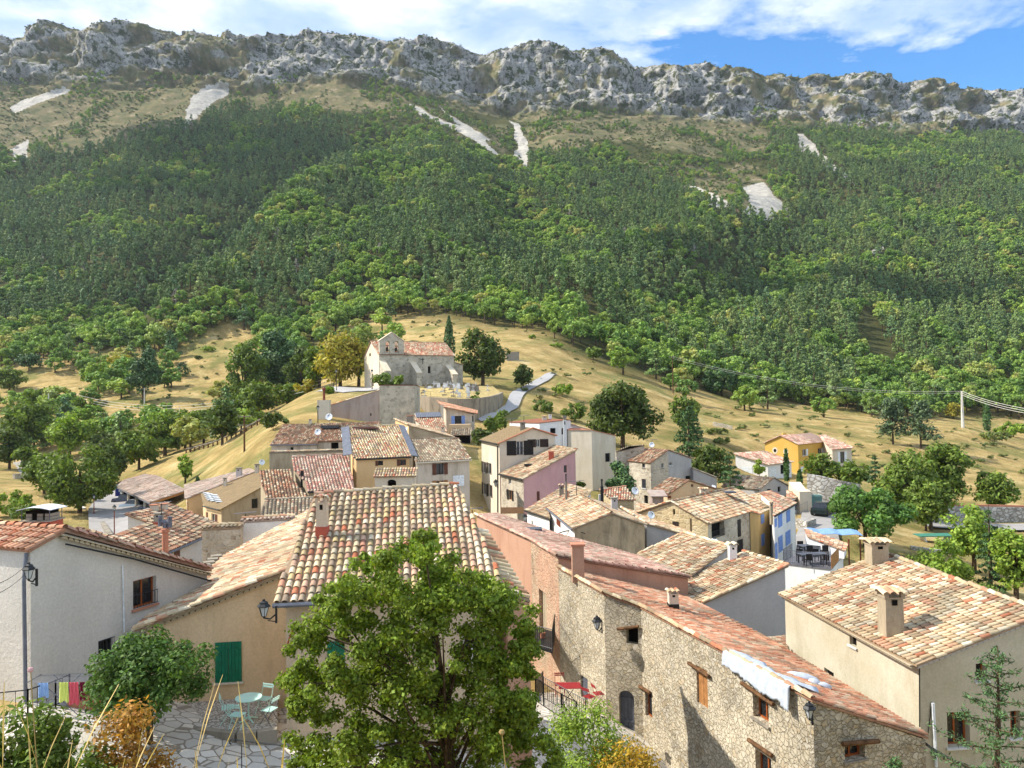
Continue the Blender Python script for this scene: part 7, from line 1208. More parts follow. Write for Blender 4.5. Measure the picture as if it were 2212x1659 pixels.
# cloth over the barn roof edge
def drapecloth():
    tp = [(1572, 1408), (1600, 1412), (1630, 1425), (1660, 1440), (1690, 1455), (1712, 1462)]; bt = [(1575, 1435), (1590, 1452), (1622, 1475), (1655, 1500), (1668, 1512), (1690, 1540)]; A0, B0 = A_, B_; k = 40; m_ = 14; v = []
    def top3(u): 
        r = ray(u, 1400); a, b_ = A0, B0; den = (b_[0] - a[0]) - r[0] * (b_[1] - a[1]); t = (r[0] * a[1] - a[0]) / den; return a + (b_ - a) * t
    for i in range(k + 1):
        t = i / k; ut = np.interp(t, np.linspace(0, 1, 6), [p[0] for p in tp]); vb = np.interp(t, np.linspace(0, 1, 6), [p[1] for p in bt]); e_ = top3(ut); d = (B0 - A0) / np.linalg.norm(B0 - A0); out = np.array([-.954, -.3, 0]); zb2 = -(vb - 866) / 1660 * e_[1]; hang = max(.25, e_[2] - zb2)
        for j in range(m_ + 1):
            s_ = j / m_; fold = .06 * math.sin(t * 46 + s_ * 2.) * min(1, s_ * 3) + .03 * math.sin(t * 90 + 1)
            if s_ < .35: w_ = (1 - s_ / .35); p = e_ + np.array([.954, .3, -.33]) * w_ * (.5 + .25 * math.sin(t * 9) + .3 * t) + [0, 0, .13 + .05 * math.sin(t * 30 + s_ * 9)]
            else: w_ = (s_ - .35) / .65; p = e_ + out * (.12 + abs(fold) + .05 * w_) + [0, 0, .12 - hang * w_ * (1 - .04 * math.sin(t * 33))]
            v.append(p)
    g = MB(); g.add(v, [(i * (m_ + 1) + j, (i + 1) * (m_ + 1) + j, (i + 1) * (m_ + 1) + j + 1, i * (m_ + 1) + j + 1) for i in range(k) for j in range(m_)]); o = tag(g.build('white_sheet', flat('white_cloth', S(182, 190, 200), .8, var=.12, sc=6), smooth=True), 'large white sheet draped over the edge of the stone barn roof', 'sheet'); o.modifiers.new('s', 'SOLIDIFY').thickness = .01
    for uv, c, nm, lb in (((1735, 1470), (.55, .2, .12), 'white_bundle', 'long crumpled end of the white cloth lying on the orange tiles'), ((1760, 1482), (.2, .14, .12), 'cushion', 'small white cushion at the end of the cloth'), ((1781, 1489), (.24, .12, .1), 'cushion', 'outermost white cushion on the orange roof')):
        o_ = BARN.roofhit(uv); vv = []; kk = 14
        for i in range(9):
            for j in range(kk): a = math.pi * i / 8; b2 = 2 * math.pi * j / kk; r_ = 1 + .16 * math.sin(3 * b2 + i) * math.sin(a); vv.append(o_ + np.array([c[0] * math.cos(a) * r_, c[1] * math.sin(a) * math.cos(b2) * r_, c[2] * math.sin(a) * math.sin(b2) * r_ + .12 - .25 * c[0] * math.cos(a)]))
        g = MB(); g.add(vv, [(i * kk + j, i * kk + (j + 1) % kk, (i + 1) * kk + (j + 1) % kk, (i + 1) * kk + j) for i in range(8) for j in range(kk)]); tag(g.build(nm, bpy.data.materials['white_cloth'], smooth=True), lb, 'cloth')
drapecloth()
# ======================================================= individual trees and plants
LC = dict(linden=[S(112, 132, 48)], plane=[S(96, 130, 66)], fruit=[S(84, 112, 56)], dark=[S(82, 98, 48)], mid=[S(102, 122, 54)], lite=[S(128, 152, 64)], yel=[S(164, 156, 70)], rust=[S(160, 122, 62)], cyp=[S(70, 100, 50)], conif=[S(78, 106, 64)], cedar=[S(92, 112, 80)], gold=[S(172, 142, 52)], broom=[S(122, 134, 80)])
for k, c in LC.items(): MAT['lf_' + k] = leafmat('leaves_' + k, [c[0]], .25 if k not in ('cyp', 'conif', 'cedar') else 0)
def tree(u, vb, wpx_, hpx, kind, label, d=None, name=None, n=None, shape='round', cat='tree', group=None, leaf=None, trunk=.22, zoff=0., seed=None, base=None, clumps=None, mesh_=None):
    """tree at pixel base (u,vb); wpx/hpx: crown width and total height in pixels"""
    d = d or hit(u, vb, 12, 700); x = ray(u, vb)[0] * d; z = ground(x, d) if base is None else base; Wm = wpx_ * d / FPX; z_top = P(u, vb - hpx, d)[2] if base is not None or True else 0; H = max(1.2, z_top - z) if vb else hpx * d / FPX
    rs = np.random.RandomState(seed or int(u * 7 + vb)); r_ = empty(name or ('tree' if shape != 'bush' else 'bush'), (x, d, z), label, cat, group); tb_ = H * trunk if shape not in ('bush', 'cone', 'cyp') else 0; ch = H - tb_; leaf = leaf or max(.07, min(.42, d * .0028)); lf = 'lf_' + kind
    area = Wm * ch; n = n or int(min(30000, max(400, 9.0 * area / (leaf * leaf) * .6)));
    if DEV: n = max(200, n // 2)
    tips = []
    if shape == 'round': k = clumps or int(rs.randint(38, 48)); cl, ra = blob_clumps(k, Wm / 2, Wm / 2 * .95, ch / 2, tb_ + ch * .5, rs, (.24, .4), .4, .1); v, f, c = crown(n, cl, ra, leaf, .35, .4, rs, .75); tips = cl[:8]
    elif shape == 'bush': cl, ra = blob_clumps(clumps or 16, Wm / 2, Wm / 2, H / 2, H * .5, rs, (.34, .55), .5); v, f, c = crown(n, cl, ra, leaf, .35, .4, rs, .6); tips = cl[:5]
    elif shape == 'cyp':
        t = rs.uniform(0, 1, n); an = rs.uniform(0, 6.28, n); rad = Wm / 2 * np.clip(np.sin(np.clip(t * .93 + .12, 0, 1) * math.pi) ** .6, .04, 1) * rs.uniform(.72, 1.05, n) * (1 + .12 * np.sin(an * 5 + t * 9)); cpos = np.c_[np.cos(an) * rad, np.sin(an) * rad, t * H]; nn_ = np.c_[np.cos(an), np.sin(an), .2 + 0 * an] + rs.normal(size=(n, 3)) * .4; nn_ /= np.linalg.norm(nn_, axis=1)[:, None]; v, f = quads(cpos, nn_, leaf * rs.uniform(.6, 1.3, n), .5, rs); cc = rs.uniform(.55, 1.3, n); c = np.c_[cc, cc, cc]
    elif shape == 'cone':
        cl = []; ra = []; kk = int(max(9, H * 1.6))
        for i in range(kk):
            h_ = .1 + .88 * i / kk; w_ = Wm / 2 * (1 - h_) ** .8 + .05 * Wm
            for a in rs.uniform(0, 6.28, 6 if h_ < .7 else 3):
                for t in (.4, .75, 1.): cl.append((math.cos(a) * w_ * t, math.sin(a) * w_ * t, h_ * H - .05 * H * t * (1 - h_))); ra.append(Wm * .075 * (1.3 - t * .5) * (1.25 - h_ * .6))
        v, f, c = crown(n, np.array(cl), np.array(ra), leaf, .45, .5, rs, .35)
    elif shape == 'cedar':
        cl = []; ra = []
        for i in range(16):
            h_ = .22 + .75 * i / 16; w_ = Wm / 2 * (1.05 - h_) ** .6 * rs.uniform(.7, 1.05)
            for a in rs.uniform(0, 6.28, 5):
                for t in (.35, .7, 1.): cl.append((math.cos(a) * w_ * t, math.sin(a) * w_ * t, h_ * H + t * .02 * H)); ra.append(Wm * .085)
        v, f, c = crown(n, np.array(cl), np.array(ra), leaf, .45, .9, rs, .4); v[:, 2] = v[:, 2]
    mb = MB()
    if shape in ('cone', 'cedar', 'cyp'): mb.tube([(0, 0, -.6), (0, 0, H * .5), (0, 0, H * .97)], [max(.06, H * .022), H * .014, .02], 7)
    else: limbs(mb, H * (.9 if shape == 'round' else .5), max(.03, H * .028 if shape == 'round' else H * .015), tips, rs)
    mesh('crown' if shape != 'bush' else 'foliage', v, f, MAT[lf], r_, cols=c, world=False); mesh('trunk' if shape != 'bush' else 'stems', mb.v, mb.f, MAT['bark'], r_, world=False); return r_
# foreground linden: crown clumps placed to follow its outline
def linden():
    rs = np.random.RandomState(4); d = 16.8; cl = []; ra = []
    spots = [(905, 1185, 38), (870, 1215, 55), (945, 1210, 45), (830, 1260, 60), (900, 1270, 80), (985, 1265, 60), (760, 1300, 62), (860, 1350, 100), (960, 1340, 90), (1050, 1330, 75), (700, 1345, 55), (760, 1400, 85), (880, 1450, 110), (1000, 1430, 100), (1085, 1400, 62), (1110, 1335, 45), (665, 1390, 45), (640, 1475, 42), (690, 1480, 70), (790, 1520, 100), (920, 1560, 110), (1040, 1530, 100), (1110, 1480, 60), (1120, 1570, 62), (1060, 1640, 90), (940, 1670, 110), (820, 1650, 100), (720, 1600, 80), (650, 1620, 48), (680, 1680, 60), (1160, 1640, 50), (640, 1530, 30), (1125, 1430, 42), (790, 1225, 25), (1080, 1285, 40), (1030, 1280, 45), (905, 1150, 14), (720, 1290, 30), (1145, 1395, 25)]
    for u, v, r in spots:
        for k in range(max(3, int(r / 5))):
            a = rs.uniform(0, 6.28); t = rs.uniform(0, 1.) ** .5; uu, vv = u + math.cos(a) * r * t * .95, v + math.sin(a) * r * t * .95; edge_ = max(.15, 1 - ((u - 900) / 330) ** 2); p = P(uu, vv, d + rs.uniform(-1.5, 1.3) * edge_ + .1); cl.append(p); ra.append(rs.uniform(.16, .4) * (r / 70) ** .5)
    base = np.array([P(955, 1600, d)[0], d, ground(P(955, 1600, d)[0], d)]); cl = np.array(cl) - base; v, f, c = crown(105000 if not DEV else 20000, cl, np.array(ra), .047, .6, .25, rs, .8, (.55, 1.45)); r_ = empty('linden_tree', tuple(base), 'large leafy green tree in the middle foreground hiding the nearest house front', 'tree')
    mesh('crown', v, f, MAT['lf_linden'], r_, cols=c, world=False); mb = MB(); mb.tube([(0, 0, -.8), (.1, 0, 1.), (.15, 0, 2.2), (0, .1, 3.6), (-.1, 0, 5.2)], [.2, .17, .14, .09, .03], 8); idx = rs.choice(len(cl), 60, replace=False)
    for i in idx[:34]: t = cl[i]; s_ = np.array([.1, 0, rs.uniform(1.3, 4.2)]); s_[2] = min(s_[2], max(1.2, t[2] - .3)); mb.tube([s_, (s_ * .5 + t * .5) + [0, 0, .12], t], [.055, .03, .01], 5)
    mesh('trunk', mb.v, mb.f, MAT['bark'], r_, world=False)
linden()
tree(322, 1556, 285, 195, 'fruit', 'rounded small fruit tree in front of the tan house by the courtyard', d=21.8, shape='round', leaf=.065, trunk=.18, n=15000, name='fruit_tree', seed=3, clumps=60)
tree(1272, 1700, 185, 215, 'lite', 'green bush beside the paved path in front of the arched door', d=20, shape='bush', leaf=.055, n=12000, base=-12.6, clumps=40); tree(1350, 1710, 170, 160, 'gold', 'bush with yellow autumn leaves in the lower middle', d=19, shape='bush', leaf=.05, n=9000, base=-12.6, clumps=36)
tree(62, 1700, 215, 205, 'mid', 'dark green leafy hedge bush in the lower left corner', d=12.5, shape='bush', leaf=.06, n=14000, base=-8.2, clumps=60); tree(-30, 1700, 130, 180, 'mid', 'green hedge bush cut by the left picture edge', d=12.2, shape='bush', leaf=.06, n=7000, base=-8, clumps=40); tree(275, 1720, 190, 222, 'rust', 'reddish brown bush among the dry grasses at the lower left', d=12, shape='bush', leaf=.045, n=9000, base=-8, clumps=50); tree(170, 1750, 170, 180, 'mid', 'low green bush between the hedge and the reddish bush', d=11.5, shape='bush', leaf=.05, n=8000, base=-7.9, clumps=40)
# foreground conifer sapling
def sapling(u, vt, vb, wd, d, label):
    t, b_ = P(u, vt, d), P(u - 8, vb, d); rs = np.random.RandomState(int(u)); r_ = empty('conifer_sapling', tuple(b_), label, 'tree'); mb = MB(); mb.tube([b_ - b_, (t - b_) * .5 + [.03, 0, 0], t - b_], [.03, .018, .004], 6); H = (t - b_)[2]; C = []; Nn = []
    for i in range(46):
        h_ = .04 + .93 * i / 46; L = wd * d / FPX / 2 * (1 - h_) ** .85 * rs.uniform(.7, 1.15) + .03; a = i * 2.4 + rs.uniform(-.3, .3); o = (t - b_) * h_; e_ = np.array([math.cos(a), math.sin(a), .38 - .25 * (1 - h_)]); pts = [o, o + e_ * L * .5, o + e_ * L - [0, 0, .04 * L]]; mb.tube(pts, [.008, .005, .002], 4)
        for s_ in range(int(30 + 120 * L)):
            tt = rs.uniform(.08, 1.); p = o + e_ * L * tt + rs.normal(size=3) * .018 + np.cross(e_, [0, 0, 1]) * rs.uniform(-1, 1) * .16 * L * (1.1 - tt); C.append(p); nv = rs.normal(size=3); Nn.append(nv / np.linalg.norm(nv))
    C, Nn = np.array(C), np.array(Nn); v, f = quads(C, Nn, rs.uniform(.018, .034, len(C)), .3, rs); c = rs.uniform(.6, 1.4, (len(C), 1)) * np.ones(3); mesh('crown', v, f, MAT['lf_conif'], r_, cols=c, world=False); mesh('trunk', mb.v, mb.f, MAT['bark'], r_, world=False)
MAT['lf_conif2'] = leafmat('lf_conif2', [S(96, 124, 56)], .15); sapling(2155, 1395, 1760, 330, 7.5, 'young feathery conifer in the lower right corner'); sapling(1935, 1640, 1800, 120, 7.2, 'tip of a second small conifer at the bottom right')
# village and valley trees
TR = [ # u, vbase, width, height, kind, shape, label, depth
 (172, 1110, 190, 155, 'mid', 'round', 'big spreading tree over the car park beside the carport', 106), (225, 1050, 90, 120, 'dark', 'round', 'darker tree behind the car park tree', 140), (95, 1075, 90, 100, 'mid', 'round', 'green tree left of the car park tree', 122),
 (300, 1018, 105, 95, 'mid', 'round', 'roadside tree directly behind the carport', 150), (355, 985, 90, 95, 'mid', 'round', 'roadside tree above the carport roof', 165), (400, 968, 80, 90, 'mid', 'round', 'roadside tree at the left end of the guard rail', 170), (480, 962, 75, 95, 'dark', 'round', 'dark leaning tree standing by the guard rail', 134), (400, 1018, 36, 42, 'lite', 'round', 'tiny crooked tree on the rocky bank right of the carport', 118),
 (590, 950, 75, 62, 'dark', 'bush', 'dark bush at the left gable of the long low house', 110), (712, 866, 26, 32, 'lite', 'round', 'small fresh green tree on the crest left of the pinkish gable', 142), (735, 838, 125, 130, 'yel', 'round', 'big yellowish chestnut tree left of the church', 160), (690, 835, 80, 105, 'mid', 'round', 'green tree beside the chestnut left of the church', 166), (775, 835, 60, 120, 'mid', 'round', 'tree close to the church front', 168),
 (971, 775, 26, 92, 'cyp', 'cyp', 'tall dark cypress behind the church roof', 176), (1043, 832, 108, 130, 'dark', 'round', 'dense dark round tree right of the church', 163), (842, 842, 70, 42, 'mid', 'bush', 'light bush in front of the church corner', 143), (1027, 865, 22, 22, 'mid', 'bush', 'small shrub hanging over the cemetery wall', 131),
 (1130, 845, 50, 58, 'dark', 'round', 'small tree at the bend of the church road', 168), (1345, 985, 165, 180, 'dark', 'round', 'very large dark tree behind the cream block', 122), (1312, 960, 80, 95, 'dark', 'round', 'left part of the tall tree group behind the cream block', 126), (1490, 1045, 92, 175, 'conif', 'cone', 'tall dark spruce above the grey stone house', 112), (1480, 890, 70, 50, 'mid', 'round', 'bushy top behind the spruce', 150), (1535, 1060, 90, 110, 'dark', 'round', 'dark tree right of the spruce', 104), (1578, 1080, 60, 105, 'conif', 'cone', 'smaller conifer left of the white garage wing', 98),
 (1337, 1060, 72, 80, 'conif', 'bush', 'bushy young conifer in the courtyard of the tall stone house', 80), (1699, 1025, 11, 55, 'cyp', 'cyp', 'slim cypress in front of the villa corner', 130), (1728, 1060, 11, 44, 'cyp', 'cyp', 'short slim cypress above the garage', 110), (427, 1060, 9, 27, 'cyp', 'cyp', 'tiny cypress behind the long pale roof', 104),
 (1930, 985, 80, 128, 'cedar', 'cedar', 'left one of the two tall cedars on the dry hill', 168), (1990, 985, 92, 122, 'cedar', 'cedar', 'right one of the two tall cedars on the dry hill', 165), (1870, 1215, 200, 178, 'plane', 'round', 'large bright plane tree right of the roof terrace', 74), (1775, 1065, 85, 90, 'mid', 'round', 'dense bush tree below the villa', 118), (1840, 1070, 80, 75, 'mid', 'round', 'green tree between the villa and the cedars', 116), (1892, 1075, 42, 98, 'conif', 'cone', 'blue green spruce behind the plane tree', 104),
 (1955, 1100, 130, 130, 'mid', 'round', 'broad tree behind the plane tree', 100), (2040, 1085, 120, 145, 'mid', 'round', 'big round tree below the right cedar', 112), (2000, 1140, 70, 80, 'mid', 'round', 'tree beside the table tennis lawn', 92), (2150, 1100, 90, 90, 'mid', 'round', 'tree by the right road wall', 108), (2105, 1250, 110, 170, 'lite', 'round', 'light green tree left of the dark spruce', 68), (2142, 1300, 62, 215, 'conif', 'cone', 'dark spruce right of the table tennis lawn', 62), (2195, 1290, 95, 170, 'lite', 'round', 'bright green tree at the right picture edge', 60), (2050, 1260, 95, 95, 'lite', 'bush', 'light bush above the beige roof', 62), (1990, 1235, 90, 45, 'mid', 'bush', 'low shrubs above the beige roof ridge', 64),(2120, 1330, 120, 80, 'mid', 'bush', 'dark shrub right of the beige roof ridge', 56),
 (1950, 1250, 60, 40, 'mid', 'bush', 'shrub beneath the plane tree', 66), (2150, 990, 70, 60, 'broom', 'round', 'pale bush tree on the dry slope below the pylon', 190), (2190, 965, 90, 55, 'lite', 'round', 'light trees at the right edge below the pylon', 215), (2133, 945, 16, 82, 'cyp', 'cyp', 'ivy covered thin trunk right of the pylon', 232), (2060, 925, 50, 55, 'yel', 'round', 'yellowish tree left of the pylon', 250),
 (60, 950, 110, 90, 'mid', 'round', 'big tree at the left edge above the road', 190), (20, 1010, 90, 90, 'dark', 'round', 'dark tree cut by the left edge', 165), (150, 980, 100, 90, 'lite', 'round', 'light tree above the car park tree', 180), (60, 1010, 60, 50, 'mid', 'round', 'tree under the left road', 158), (220, 990, 60, 60, 'dark', 'round', 'dark tree behind the car park', 175), (20, 1120, 90, 60, 'lite', 'bush', 'yellow green bush above the red chimney', 105), (60, 1150, 120, 60, 'mid', 'bush', 'bush left of the metal capped chimney', 98),
 (310, 880, 75, 130, 'conif', 'round', 'mixed dark pine on the dry slope left of the church', 232), (395, 835, 42, 55, 'conif', 'cone', 'lone small pine on the dry slope', 262), (355, 850, 36, 50, 'conif', 'round', 'small round pine beside the larger pine', 250), (450, 790, 40, 42, 'lite', 'round', 'round light green tree high on the dry slope', 290), (430, 800, 26, 16, 'dark', 'bush', 'dark low bush under the round light tree', 280), (205, 855, 80, 75, 'lite', 'round', 'light tree left of the dry slope', 260), (260, 830, 62, 70, 'yel', 'round', 'golden tree on the left field edge', 272), (62, 830, 60, 70, 'conif', 'round', 'pine at the left field edge', 285), (20, 850, 70, 60, 'mid', 'round', 'tree on the left field', 262), (90, 890, 90, 55, 'mid', 'round', 'tree above the left power pole', 235), (170, 905, 80, 50, 'mid', 'round', 'hedge tree on the left field', 225), (210, 900, 36, 32, 'broom', 'bush', 'grey green bush on the dry slope', 232),
 (530, 860, 110, 130, 'mid', 'round', 'tall mixed tree on the slope left of the chestnut', 205), (600, 840, 110, 130, 'conif', 'round', 'dark pine group left of the chestnut', 215), (650, 845, 90, 110, 'dark', 'round', 'dark tree between pines and chestnut', 200), (560, 900, 90, 80, 'mid', 'round', 'green tree above the left crest', 175), (620, 890, 80, 65, 'mid', 'round', 'green tree behind the grass crest', 172), (665, 868, 60, 52, 'yel', 'bush', 'yellowish bush behind the grass crest', 165), (500, 925, 80, 75, 'mid', 'round', 'tree behind the utility pole', 175), (440, 945, 80, 70, 'mid', 'round', 'tree above the guard rail', 178), (545, 930, 60, 50, 'mid', 'round', 'small tree right of the utility pole', 160), (300, 898, 80, 22, 'lite', 'bush', 'low light bush at the foot of the dark pine', 225), (345, 940, 70, 50, 'lite', 'round', 'light roadside tree on the left', 185),
 (1282, 800, 40, 55, 'mid', 'round', 'tree in the terraced field right of the church', 225), (1150, 758, 18, 26, 'lite', 'bush', 'little bright shrub on the terraced field', 235), (1205, 765, 36, 22, 'lite', 'bush', 'light shrub on the terraced field', 228), (1215, 870, 60, 42, 'lite', 'bush', 'green shrub right of the church road', 160), (1170, 895, 70, 30, 'mid', 'bush', 'shrub below the church road bend', 142), (1240, 900, 60, 30, 'mid', 'bush', 'shrub behind the white upper house', 140), (1560, 870, 90, 85, 'conif', 'round', 'dark bushy tree at the forest foot', 235), (1500, 848, 80, 80, 'mid', 'round', 'dark green tree at the forest foot left', 242), (1610, 882, 60, 50, 'mid', 'round', 'tree at the forest foot', 236), (1660, 895, 90, 60, 'dark', 'round', 'dark tree above the yellow villa', 244), (1740, 905, 100, 70, 'mid', 'round', 'tree at the edge of the dry field', 250), (1560, 975, 50, 28, 'broom', 'bush', 'grey green broom bush on the dry field', 150), (1545, 955, 60, 30, 'broom', 'bush', 'larger broom clump on the dry field', 158),
 (1065, 930, 46, 40, 'mid', 'bush', 'shrub left of the black shutter house', 118), (1085, 905, 30, 24, 'mid', 'bush', 'garden shrub under the road', 122), (1040, 955, 50, 30, 'dark', 'bush', 'dark shrub beside the blue shutter window', 105), (1660, 1075, 40, 28, 'mid', 'bush', 'shrub below the white wing of the villa', 112), (1255, 1045, 26, 24, 'mid', 'bush', 'small shrub at the foot of the cream block', 84), (1640, 1025, 26, 36, 'lite', 'bush', 'climbing vine on the white wing', 131), (2010, 1120, 110, 100, 'mid', 'round', 'spreading branch tree shading the lawn', 93)]
for u, vb, w_, hp, kd, shp, lb, d_ in TR: tree(u, vb, w_, hp, kd, lb, d=d_, shape=shp, name={'cyp': 'cypress_tree', 'cone': 'spruce_tree', 'cedar': 'cedar_tree', 'bush': 'bush', 'round': 'leafy_tree'}[shp], trunk=.05, cat='bush' if shp == 'bush' else 'tree')
# loose trees between the forest and the village
rr = random.Random(21); OPEN = [[(340, 850), (400, 790), (470, 705), (560, 725), (545, 800), (520, 880), (430, 920), (180, 915), (150, 880), (260, 870)], [(0, 800), (100, 800), (190, 850), (170, 880), (0, 880)], [(850, 700), (960, 672), (1040, 700), (1180, 722), (1260, 800), (1240, 900), (1100, 880), (900, 760)], [(600, 960), (560, 900), (640, 850), (720, 820), (760, 1000)], [(430, 1100), (400, 1000), (520, 930), (600, 960)]]
placed = [(t[0], t[1]) for t in TR]; lost = 0
for i in range(620):
    u, v = (rr.uniform(-20, 860), rr.uniform(690, 985)) if i < 520 else (rr.uniform(1230, 2212), rr.uniform(800, 905))
    if any(inpoly(np.array([u]), np.array([v]), p)[0] for p in OPEN) and rr.random() < .96: continue
    if i >= 520 and v > ip(FOR_LO, u) + 22: continue
    d = hit(u, v, 125, 420); x = ray(u, v)[0] * d
    if d > 410 or d < 135 or (u > 690 and v > 800 and u < 1000) or any((x - a) ** 2 + (d - b_) ** 2 < 22 for a, b_ in placed): continue
    placed.append((x, d)); pn = rr.random() < .25; o = bpy.data.objects.new('pine_tree' if pn else 'broadleaf_tree', (PINES if pn else BROADS)[rr.randrange(5)].data); COL.objects.link(o); s_ = rr.uniform(.65, 1.3); o.location = (x, d, ground(x, d) - .5 - .6 * s_); o.scale = (s_ * 1.15, s_ * 1.15, s_ * rr.uniform(.85, 1.1)); o.rotation_euler = (0, 0, rr.uniform(0, 6)); where = ('left of the church' if u > 400 else 'at the far left') if u < 860 else 'along the upper edge of the right dry field'
    tag(o, f'{"dark pine" if pn else "loose broadleaf tree"} on the lower slope {where}', 'tree', f'{"pines" if pn else "loose broadleaf trees"} on the lower slope {where}')
# broom tufts and small shrubs on the dry fields
cnt = 0; rr = random.Random(9)
zones = [((1500, 2212), (880, 1000), 90), ((1120, 1300), (720, 900), 30), ((130, 560), (730, 930), 50), ((1900, 2212), (930, 1080), 30)]
for (ua, ub), (va, vb), k in zones:
    for i in range(k):
        u, v = rr.uniform(ua, ub), rr.uniform(va, vb); d = hit(u, v, 120, 330)
        if d > 320 or d < 125: continue
        x = ray(u, v)[0] * d; o = bpy.data.objects.new('broom_shrub', SHRUBS[rr.randrange(4)].data); COL.objects.link(o); s = rr.uniform(.5, 1.4); o.location = (x, d, ground(x, d)); o.scale = (s * 1.1, s, s * .8); o.rotation_euler = (0, 0, rr.uniform(0, 6)); side_ = 'right of the village' if u > 1400 else 'behind the church' if u > 1000 else 'left of the church'
        tag(o, f'small grey green broom shrub on the dry slope {side_}', 'shrub', f'broom shrubs on the dry slope {side_}')
# dead grey trees in the forest
def dead(u, v, hp, lb):
    d = hit(u, v, 200, 900); x = ray(u, v)[0] * d; z = ground(x, d); H = max(7, hp * d / FPX * 1.2); rs = np.random.RandomState(int(u)); mb = MB(); mb.tube([(0, 0, -1), (0, 0, H)], [.3, .05], 5)
    for i in range(34): h_ = rs.uniform(.3, .98) * H; a = rs.uniform(0, 6.28); L = (1.05 * H - h_) * .4 + .5; mb.tube([(0, 0, h_), (math.cos(a) * L * .6, math.sin(a) * L * .6, h_ + .3), (math.cos(a) * L, math.sin(a) * L, h_ - .1)], [.12, .08, .04], 4)
    o = mesh('dead_tree', mb.v, mb.f, MAT['deadwood']); o.location = (x, d, z); tag(o, lb, 'dead tree', 'dead grey trees in the forest')
MAT['deadwood'] = flat('dead_wood', S(168, 158, 148), .9)
for i, (u, v) in enumerate([(50, 690), (160, 560), (180, 600), (300, 640), (560, 560), (600, 520), (640, 590), (690, 540), (820, 555), (860, 540), (90, 580), (740, 620), (1350, 520), (1500, 560), (1380, 730), (1230, 480), (1700, 480), (420, 600), (380, 660)]): dead(u, v, 26, 'bare grey dead tree standing among the forest pines')
# dry grass in the foreground
def grass(name, pts, n_, hmin, hmax, mat, label, wid=.004, lean=.25, heads=True, seed=1):
    rs = np.random.RandomState(seed); V = []; F = []; 
    for i in range(n_):
        x, y = pts(rs); z = ground(x, y) - .03; h_ = rs.uniform(hmin, hmax); a = rs.uniform(0, 6.28); ln_ = rs.uniform(.05, lean) * h_; w_ = wid * rs.uniform(.6, 1.3); prev = None; k = 5; sa = np.array([math.cos(a + 1.57), math.sin(a + 1.57), 0])
        for j in range(k + 1):
            t = j / k; p = np.array([x + math.cos(a) * ln_ * t * t, y + math.sin(a) * ln_ * t * t, z + h_ * t]); ww = w_ * (1 - t * .6); 
            if heads and t > .75: ww = w_ * 2.0 * (1.1 - (t - .75) * 3.)
            V += [p - sa * ww, p + sa * ww]
        b0 = len(V) - 2 * (k + 1); F += [(b0 + 2 * j, b0 + 2 * j + 1, b0 + 2 * j + 3, b0 + 2 * j + 2) for j in range(k)]
    cc = rs.uniform(.7, 1.25, (len(F), 1)) * np.ones(3); o = mesh(name, np.array(V), np.array(F), MAT[mat], cols=cc); return tag(o, label, 'grass', kind='stuff')
MAT['straw'] = leafmat('straw', [S(206, 178, 112)], .15)
grass('dry_grass', lambda rs: (lambda u, d: (ray(u, 900)[0] * d, d))(rs.uniform(-80, 420) if rs.rand() < .75 else rs.uniform(400, 1900), rs.uniform(3.2, 6.5)), 1700, .12, .42, 'straw', 'dry yellow grass stalks along the bottom of the picture', .0015, .5)
grass('tall_grass', lambda rs: (lambda u, d: (ray(u, 900)[0] * d, d))(rs.choice([20, 60, 110, 160, 240, 285, 330, 380, 420, 450, 530, 600]) + rs.uniform(-20, 20), rs.uniform(3.0, 4.2)), 30, .5, .95, 'straw', 'taller seed heads rising over the lower left bushes', .002, .5, seed=3)
for i, (u, v, d) in enumerate(((1084, 1582, 3.1), (66, 1447, 3.4))):
    p = P(u, v, d); gz_ = ground(p[0], p[1]); r_ = empty('seed_head', (p[0], p[1], gz_), ('round pale seed head on a thin stalk before the big tree', 'faded pink seed head in front of the white house corner')[i], 'flower'); g = MB(); g.tube([(p[0] + .08, p[1], gz_), (p[0] + .03, p[1], (gz_ + p[2]) / 2), p], .0025, 4); g.build('stalk', MAT['straw'], r_, cols=True); g = MB(); k = 8
    g.lathe(p, [(.001, -.012), (.009, -.008), (.013, 0), (.009, .009), (.001, .012)], 10); g.build('flower', MAT[('straw', 'p_pink')[i]], r_, cols=True)
# ---------------------------------------------------------------- light and sky
SUN = np.array([-1., .10, .93]); SUN /= np.linalg.norm(SUN); el = math.asin(SUN[2]); az = math.atan2(SUN[0], SUN[1])
sl = bpy.data.lights.new('Sun', 'SUN'); sl.energy = 4.6; sl.angle = math.radians(.5); sl.color = (1., .93, .82); so = bpy.data.objects.new('Sun', sl); COL.objects.link(so)
so.rotation_euler = Vector((-SUN[0], -SUN[1], -SUN[2])).to_track_quat('-Z', 'Y').to_euler()
w = bpy.data.worlds.new('World'); SC.world = w; w.use_nodes = True; nt = w.node_tree; nt.nodes.clear(); n = N(nt)
out = nt.nodes.new('ShaderNodeOutputWorld'); bg = nt.nodes.new('ShaderNodeBackground'); nt.links.new(bg.outputs[0], out.inputs[0])
sky = nt.nodes.new('ShaderNodeTexSky'); sky.sky_type = 'NISHITA'; sky.sun_disc = False; sky.sun_elevation = el; sky.sun_rotation = az; sky.altitude = 900; sky.dust_density = .6; sky.ozone_density = 2.
tc = n('ShaderNodeTexCoord').outputs['Generated']; sp = n('ShaderNodeSeparateXYZ', {0: tc})
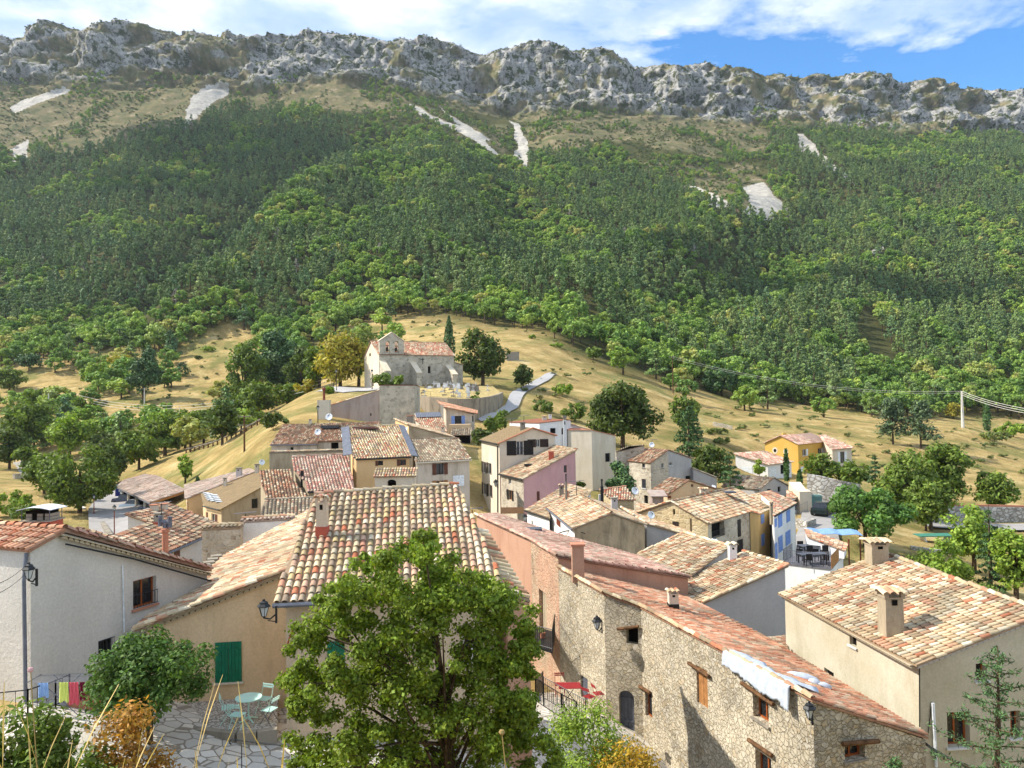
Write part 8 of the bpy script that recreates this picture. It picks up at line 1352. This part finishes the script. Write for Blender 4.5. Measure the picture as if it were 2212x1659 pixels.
# cloud sheet: the direction divided by its height, so the clouds lie on a flat layer
zc = n.math('MAXIMUM', sp.outputs[2], .06); cx = n.math('DIVIDE', sp.outputs[0], zc); cy = n.math('DIVIDE', sp.outputs[1], zc); cv = n('ShaderNodeCombineXYZ', {0: cx, 1: cy, 2: 0.})
big = n.noise(cv.outputs[0], 1.15, 9, .6, dist=.25); side = n.math('MULTIPLY', n.math('SUBTRACT', 3.5, n.math('MULTIPLY_ADD', cy, 1.25, cx)), .17); side = n.math('MINIMUM', side, .16)
cov = n.math('ADD', big, side); mask = n.ramp(cov, [(.5, 0.), (.57, .75), (.68, 1.)])
tex = n.noise(n.mapping(cv.outputs[0], (1, 1, 1)), 2.1, 7, .6, dist=.2)
ccol = n.ramp(tex, [(.34, (2.5, 3.4, 4.9)), (.46, (3.3, 4.1, 5.4)), (.54, (4.6, 5.1, 5.9)), (.62, (6.0, 6.3, 6.7))])
hs = n('ShaderNodeHueSaturation', {'Saturation': 1.3, 'Value': 1.25, 'Color': sky.outputs[0]})
nt.links.new(n.mix(mask, hs.outputs[0], ccol), bg.inputs[0]); bg.inputs[1].default_value = .13
SC.view_settings.view_transform = 'Standard'; SC.view_settings.look = 'None'; SC.view_settings.gamma = 1; SC.view_settings.use_curve_mapping = False; SC.view_settings.exposure = .75
SC.cycles.max_bounces = 6; SC.cycles.diffuse_bounces = 3; SC.cycles.transparent_max_bounces = 8; SC.cycles.use_adaptive_sampling = True; SC.cycles.adaptive_threshold = .02

# drifting clouds to the left, outside the picture: their shadows darken parts of the mountain
MAT['cloud'] = flat('cloud', (.8, .8, .8), 1., var=.02, sc=.01)
def cloud(u, v, d, rx, ry, seed):
    rs = np.random.RandomState(seed); t = P(u, v, d) + SUN * 900; g = MB(); k = 14
    for j in range(9):
        c = t + np.array([rs.uniform(-.7, .7) * rx, rs.uniform(-.7, .7) * ry, rs.uniform(-10, 25)]); a = rs.uniform(.35, .6); vv = []
        for i in range(k // 2 + 1):
            for q_ in range(k): th = math.pi * i / (k // 2); ph = 2 * math.pi * q_ / k; w_ = 1 + .18 * math.sin(3 * ph + j) * math.sin(5 * th + j); vv.append(c + np.array([rx * a * math.sin(th) * math.cos(ph) * w_, ry * a * math.sin(th) * math.sin(ph) * w_, 35 * math.cos(th)]))
        g.add(vv, [(i * k + q_, i * k + (q_ + 1) % k, (i + 1) * k + (q_ + 1) % k, (i + 1) * k + q_) for i in range(k // 2) for q_ in range(k)])
    tag(g.build('cloud', MAT['cloud'], smooth=True), kind='structure')
for a in ((560, 320, 740, 120, 55, 5), (1650, 590, 440, 110, 20, 6), (330, 390, 650, 60, 22, 7)): cloud(*a)
hz = MB(); hz.box((-1800, -60, -60), (1800, 1400, 560)); o = tag(hz.build('haze', None), kind='stuff'); m = bpy.data.materials.new('haze'); m.use_nodes = True; nt = m.node_tree; nt.nodes.clear(); out = nt.nodes.new('ShaderNodeOutputMaterial'); pv_ = nt.nodes.new('ShaderNodeVolumePrincipled')
pv_.inputs['Color'].default_value = (.72, .84, 1., 1); pv_.inputs['Density'].default_value = .00006; pv_.inputs['Anisotropy'].default_value = .2; nt.links.new(pv_.outputs[0], out.inputs['Volume']); o.data.materials.append(m); SC.cycles.volume_bounces = 0
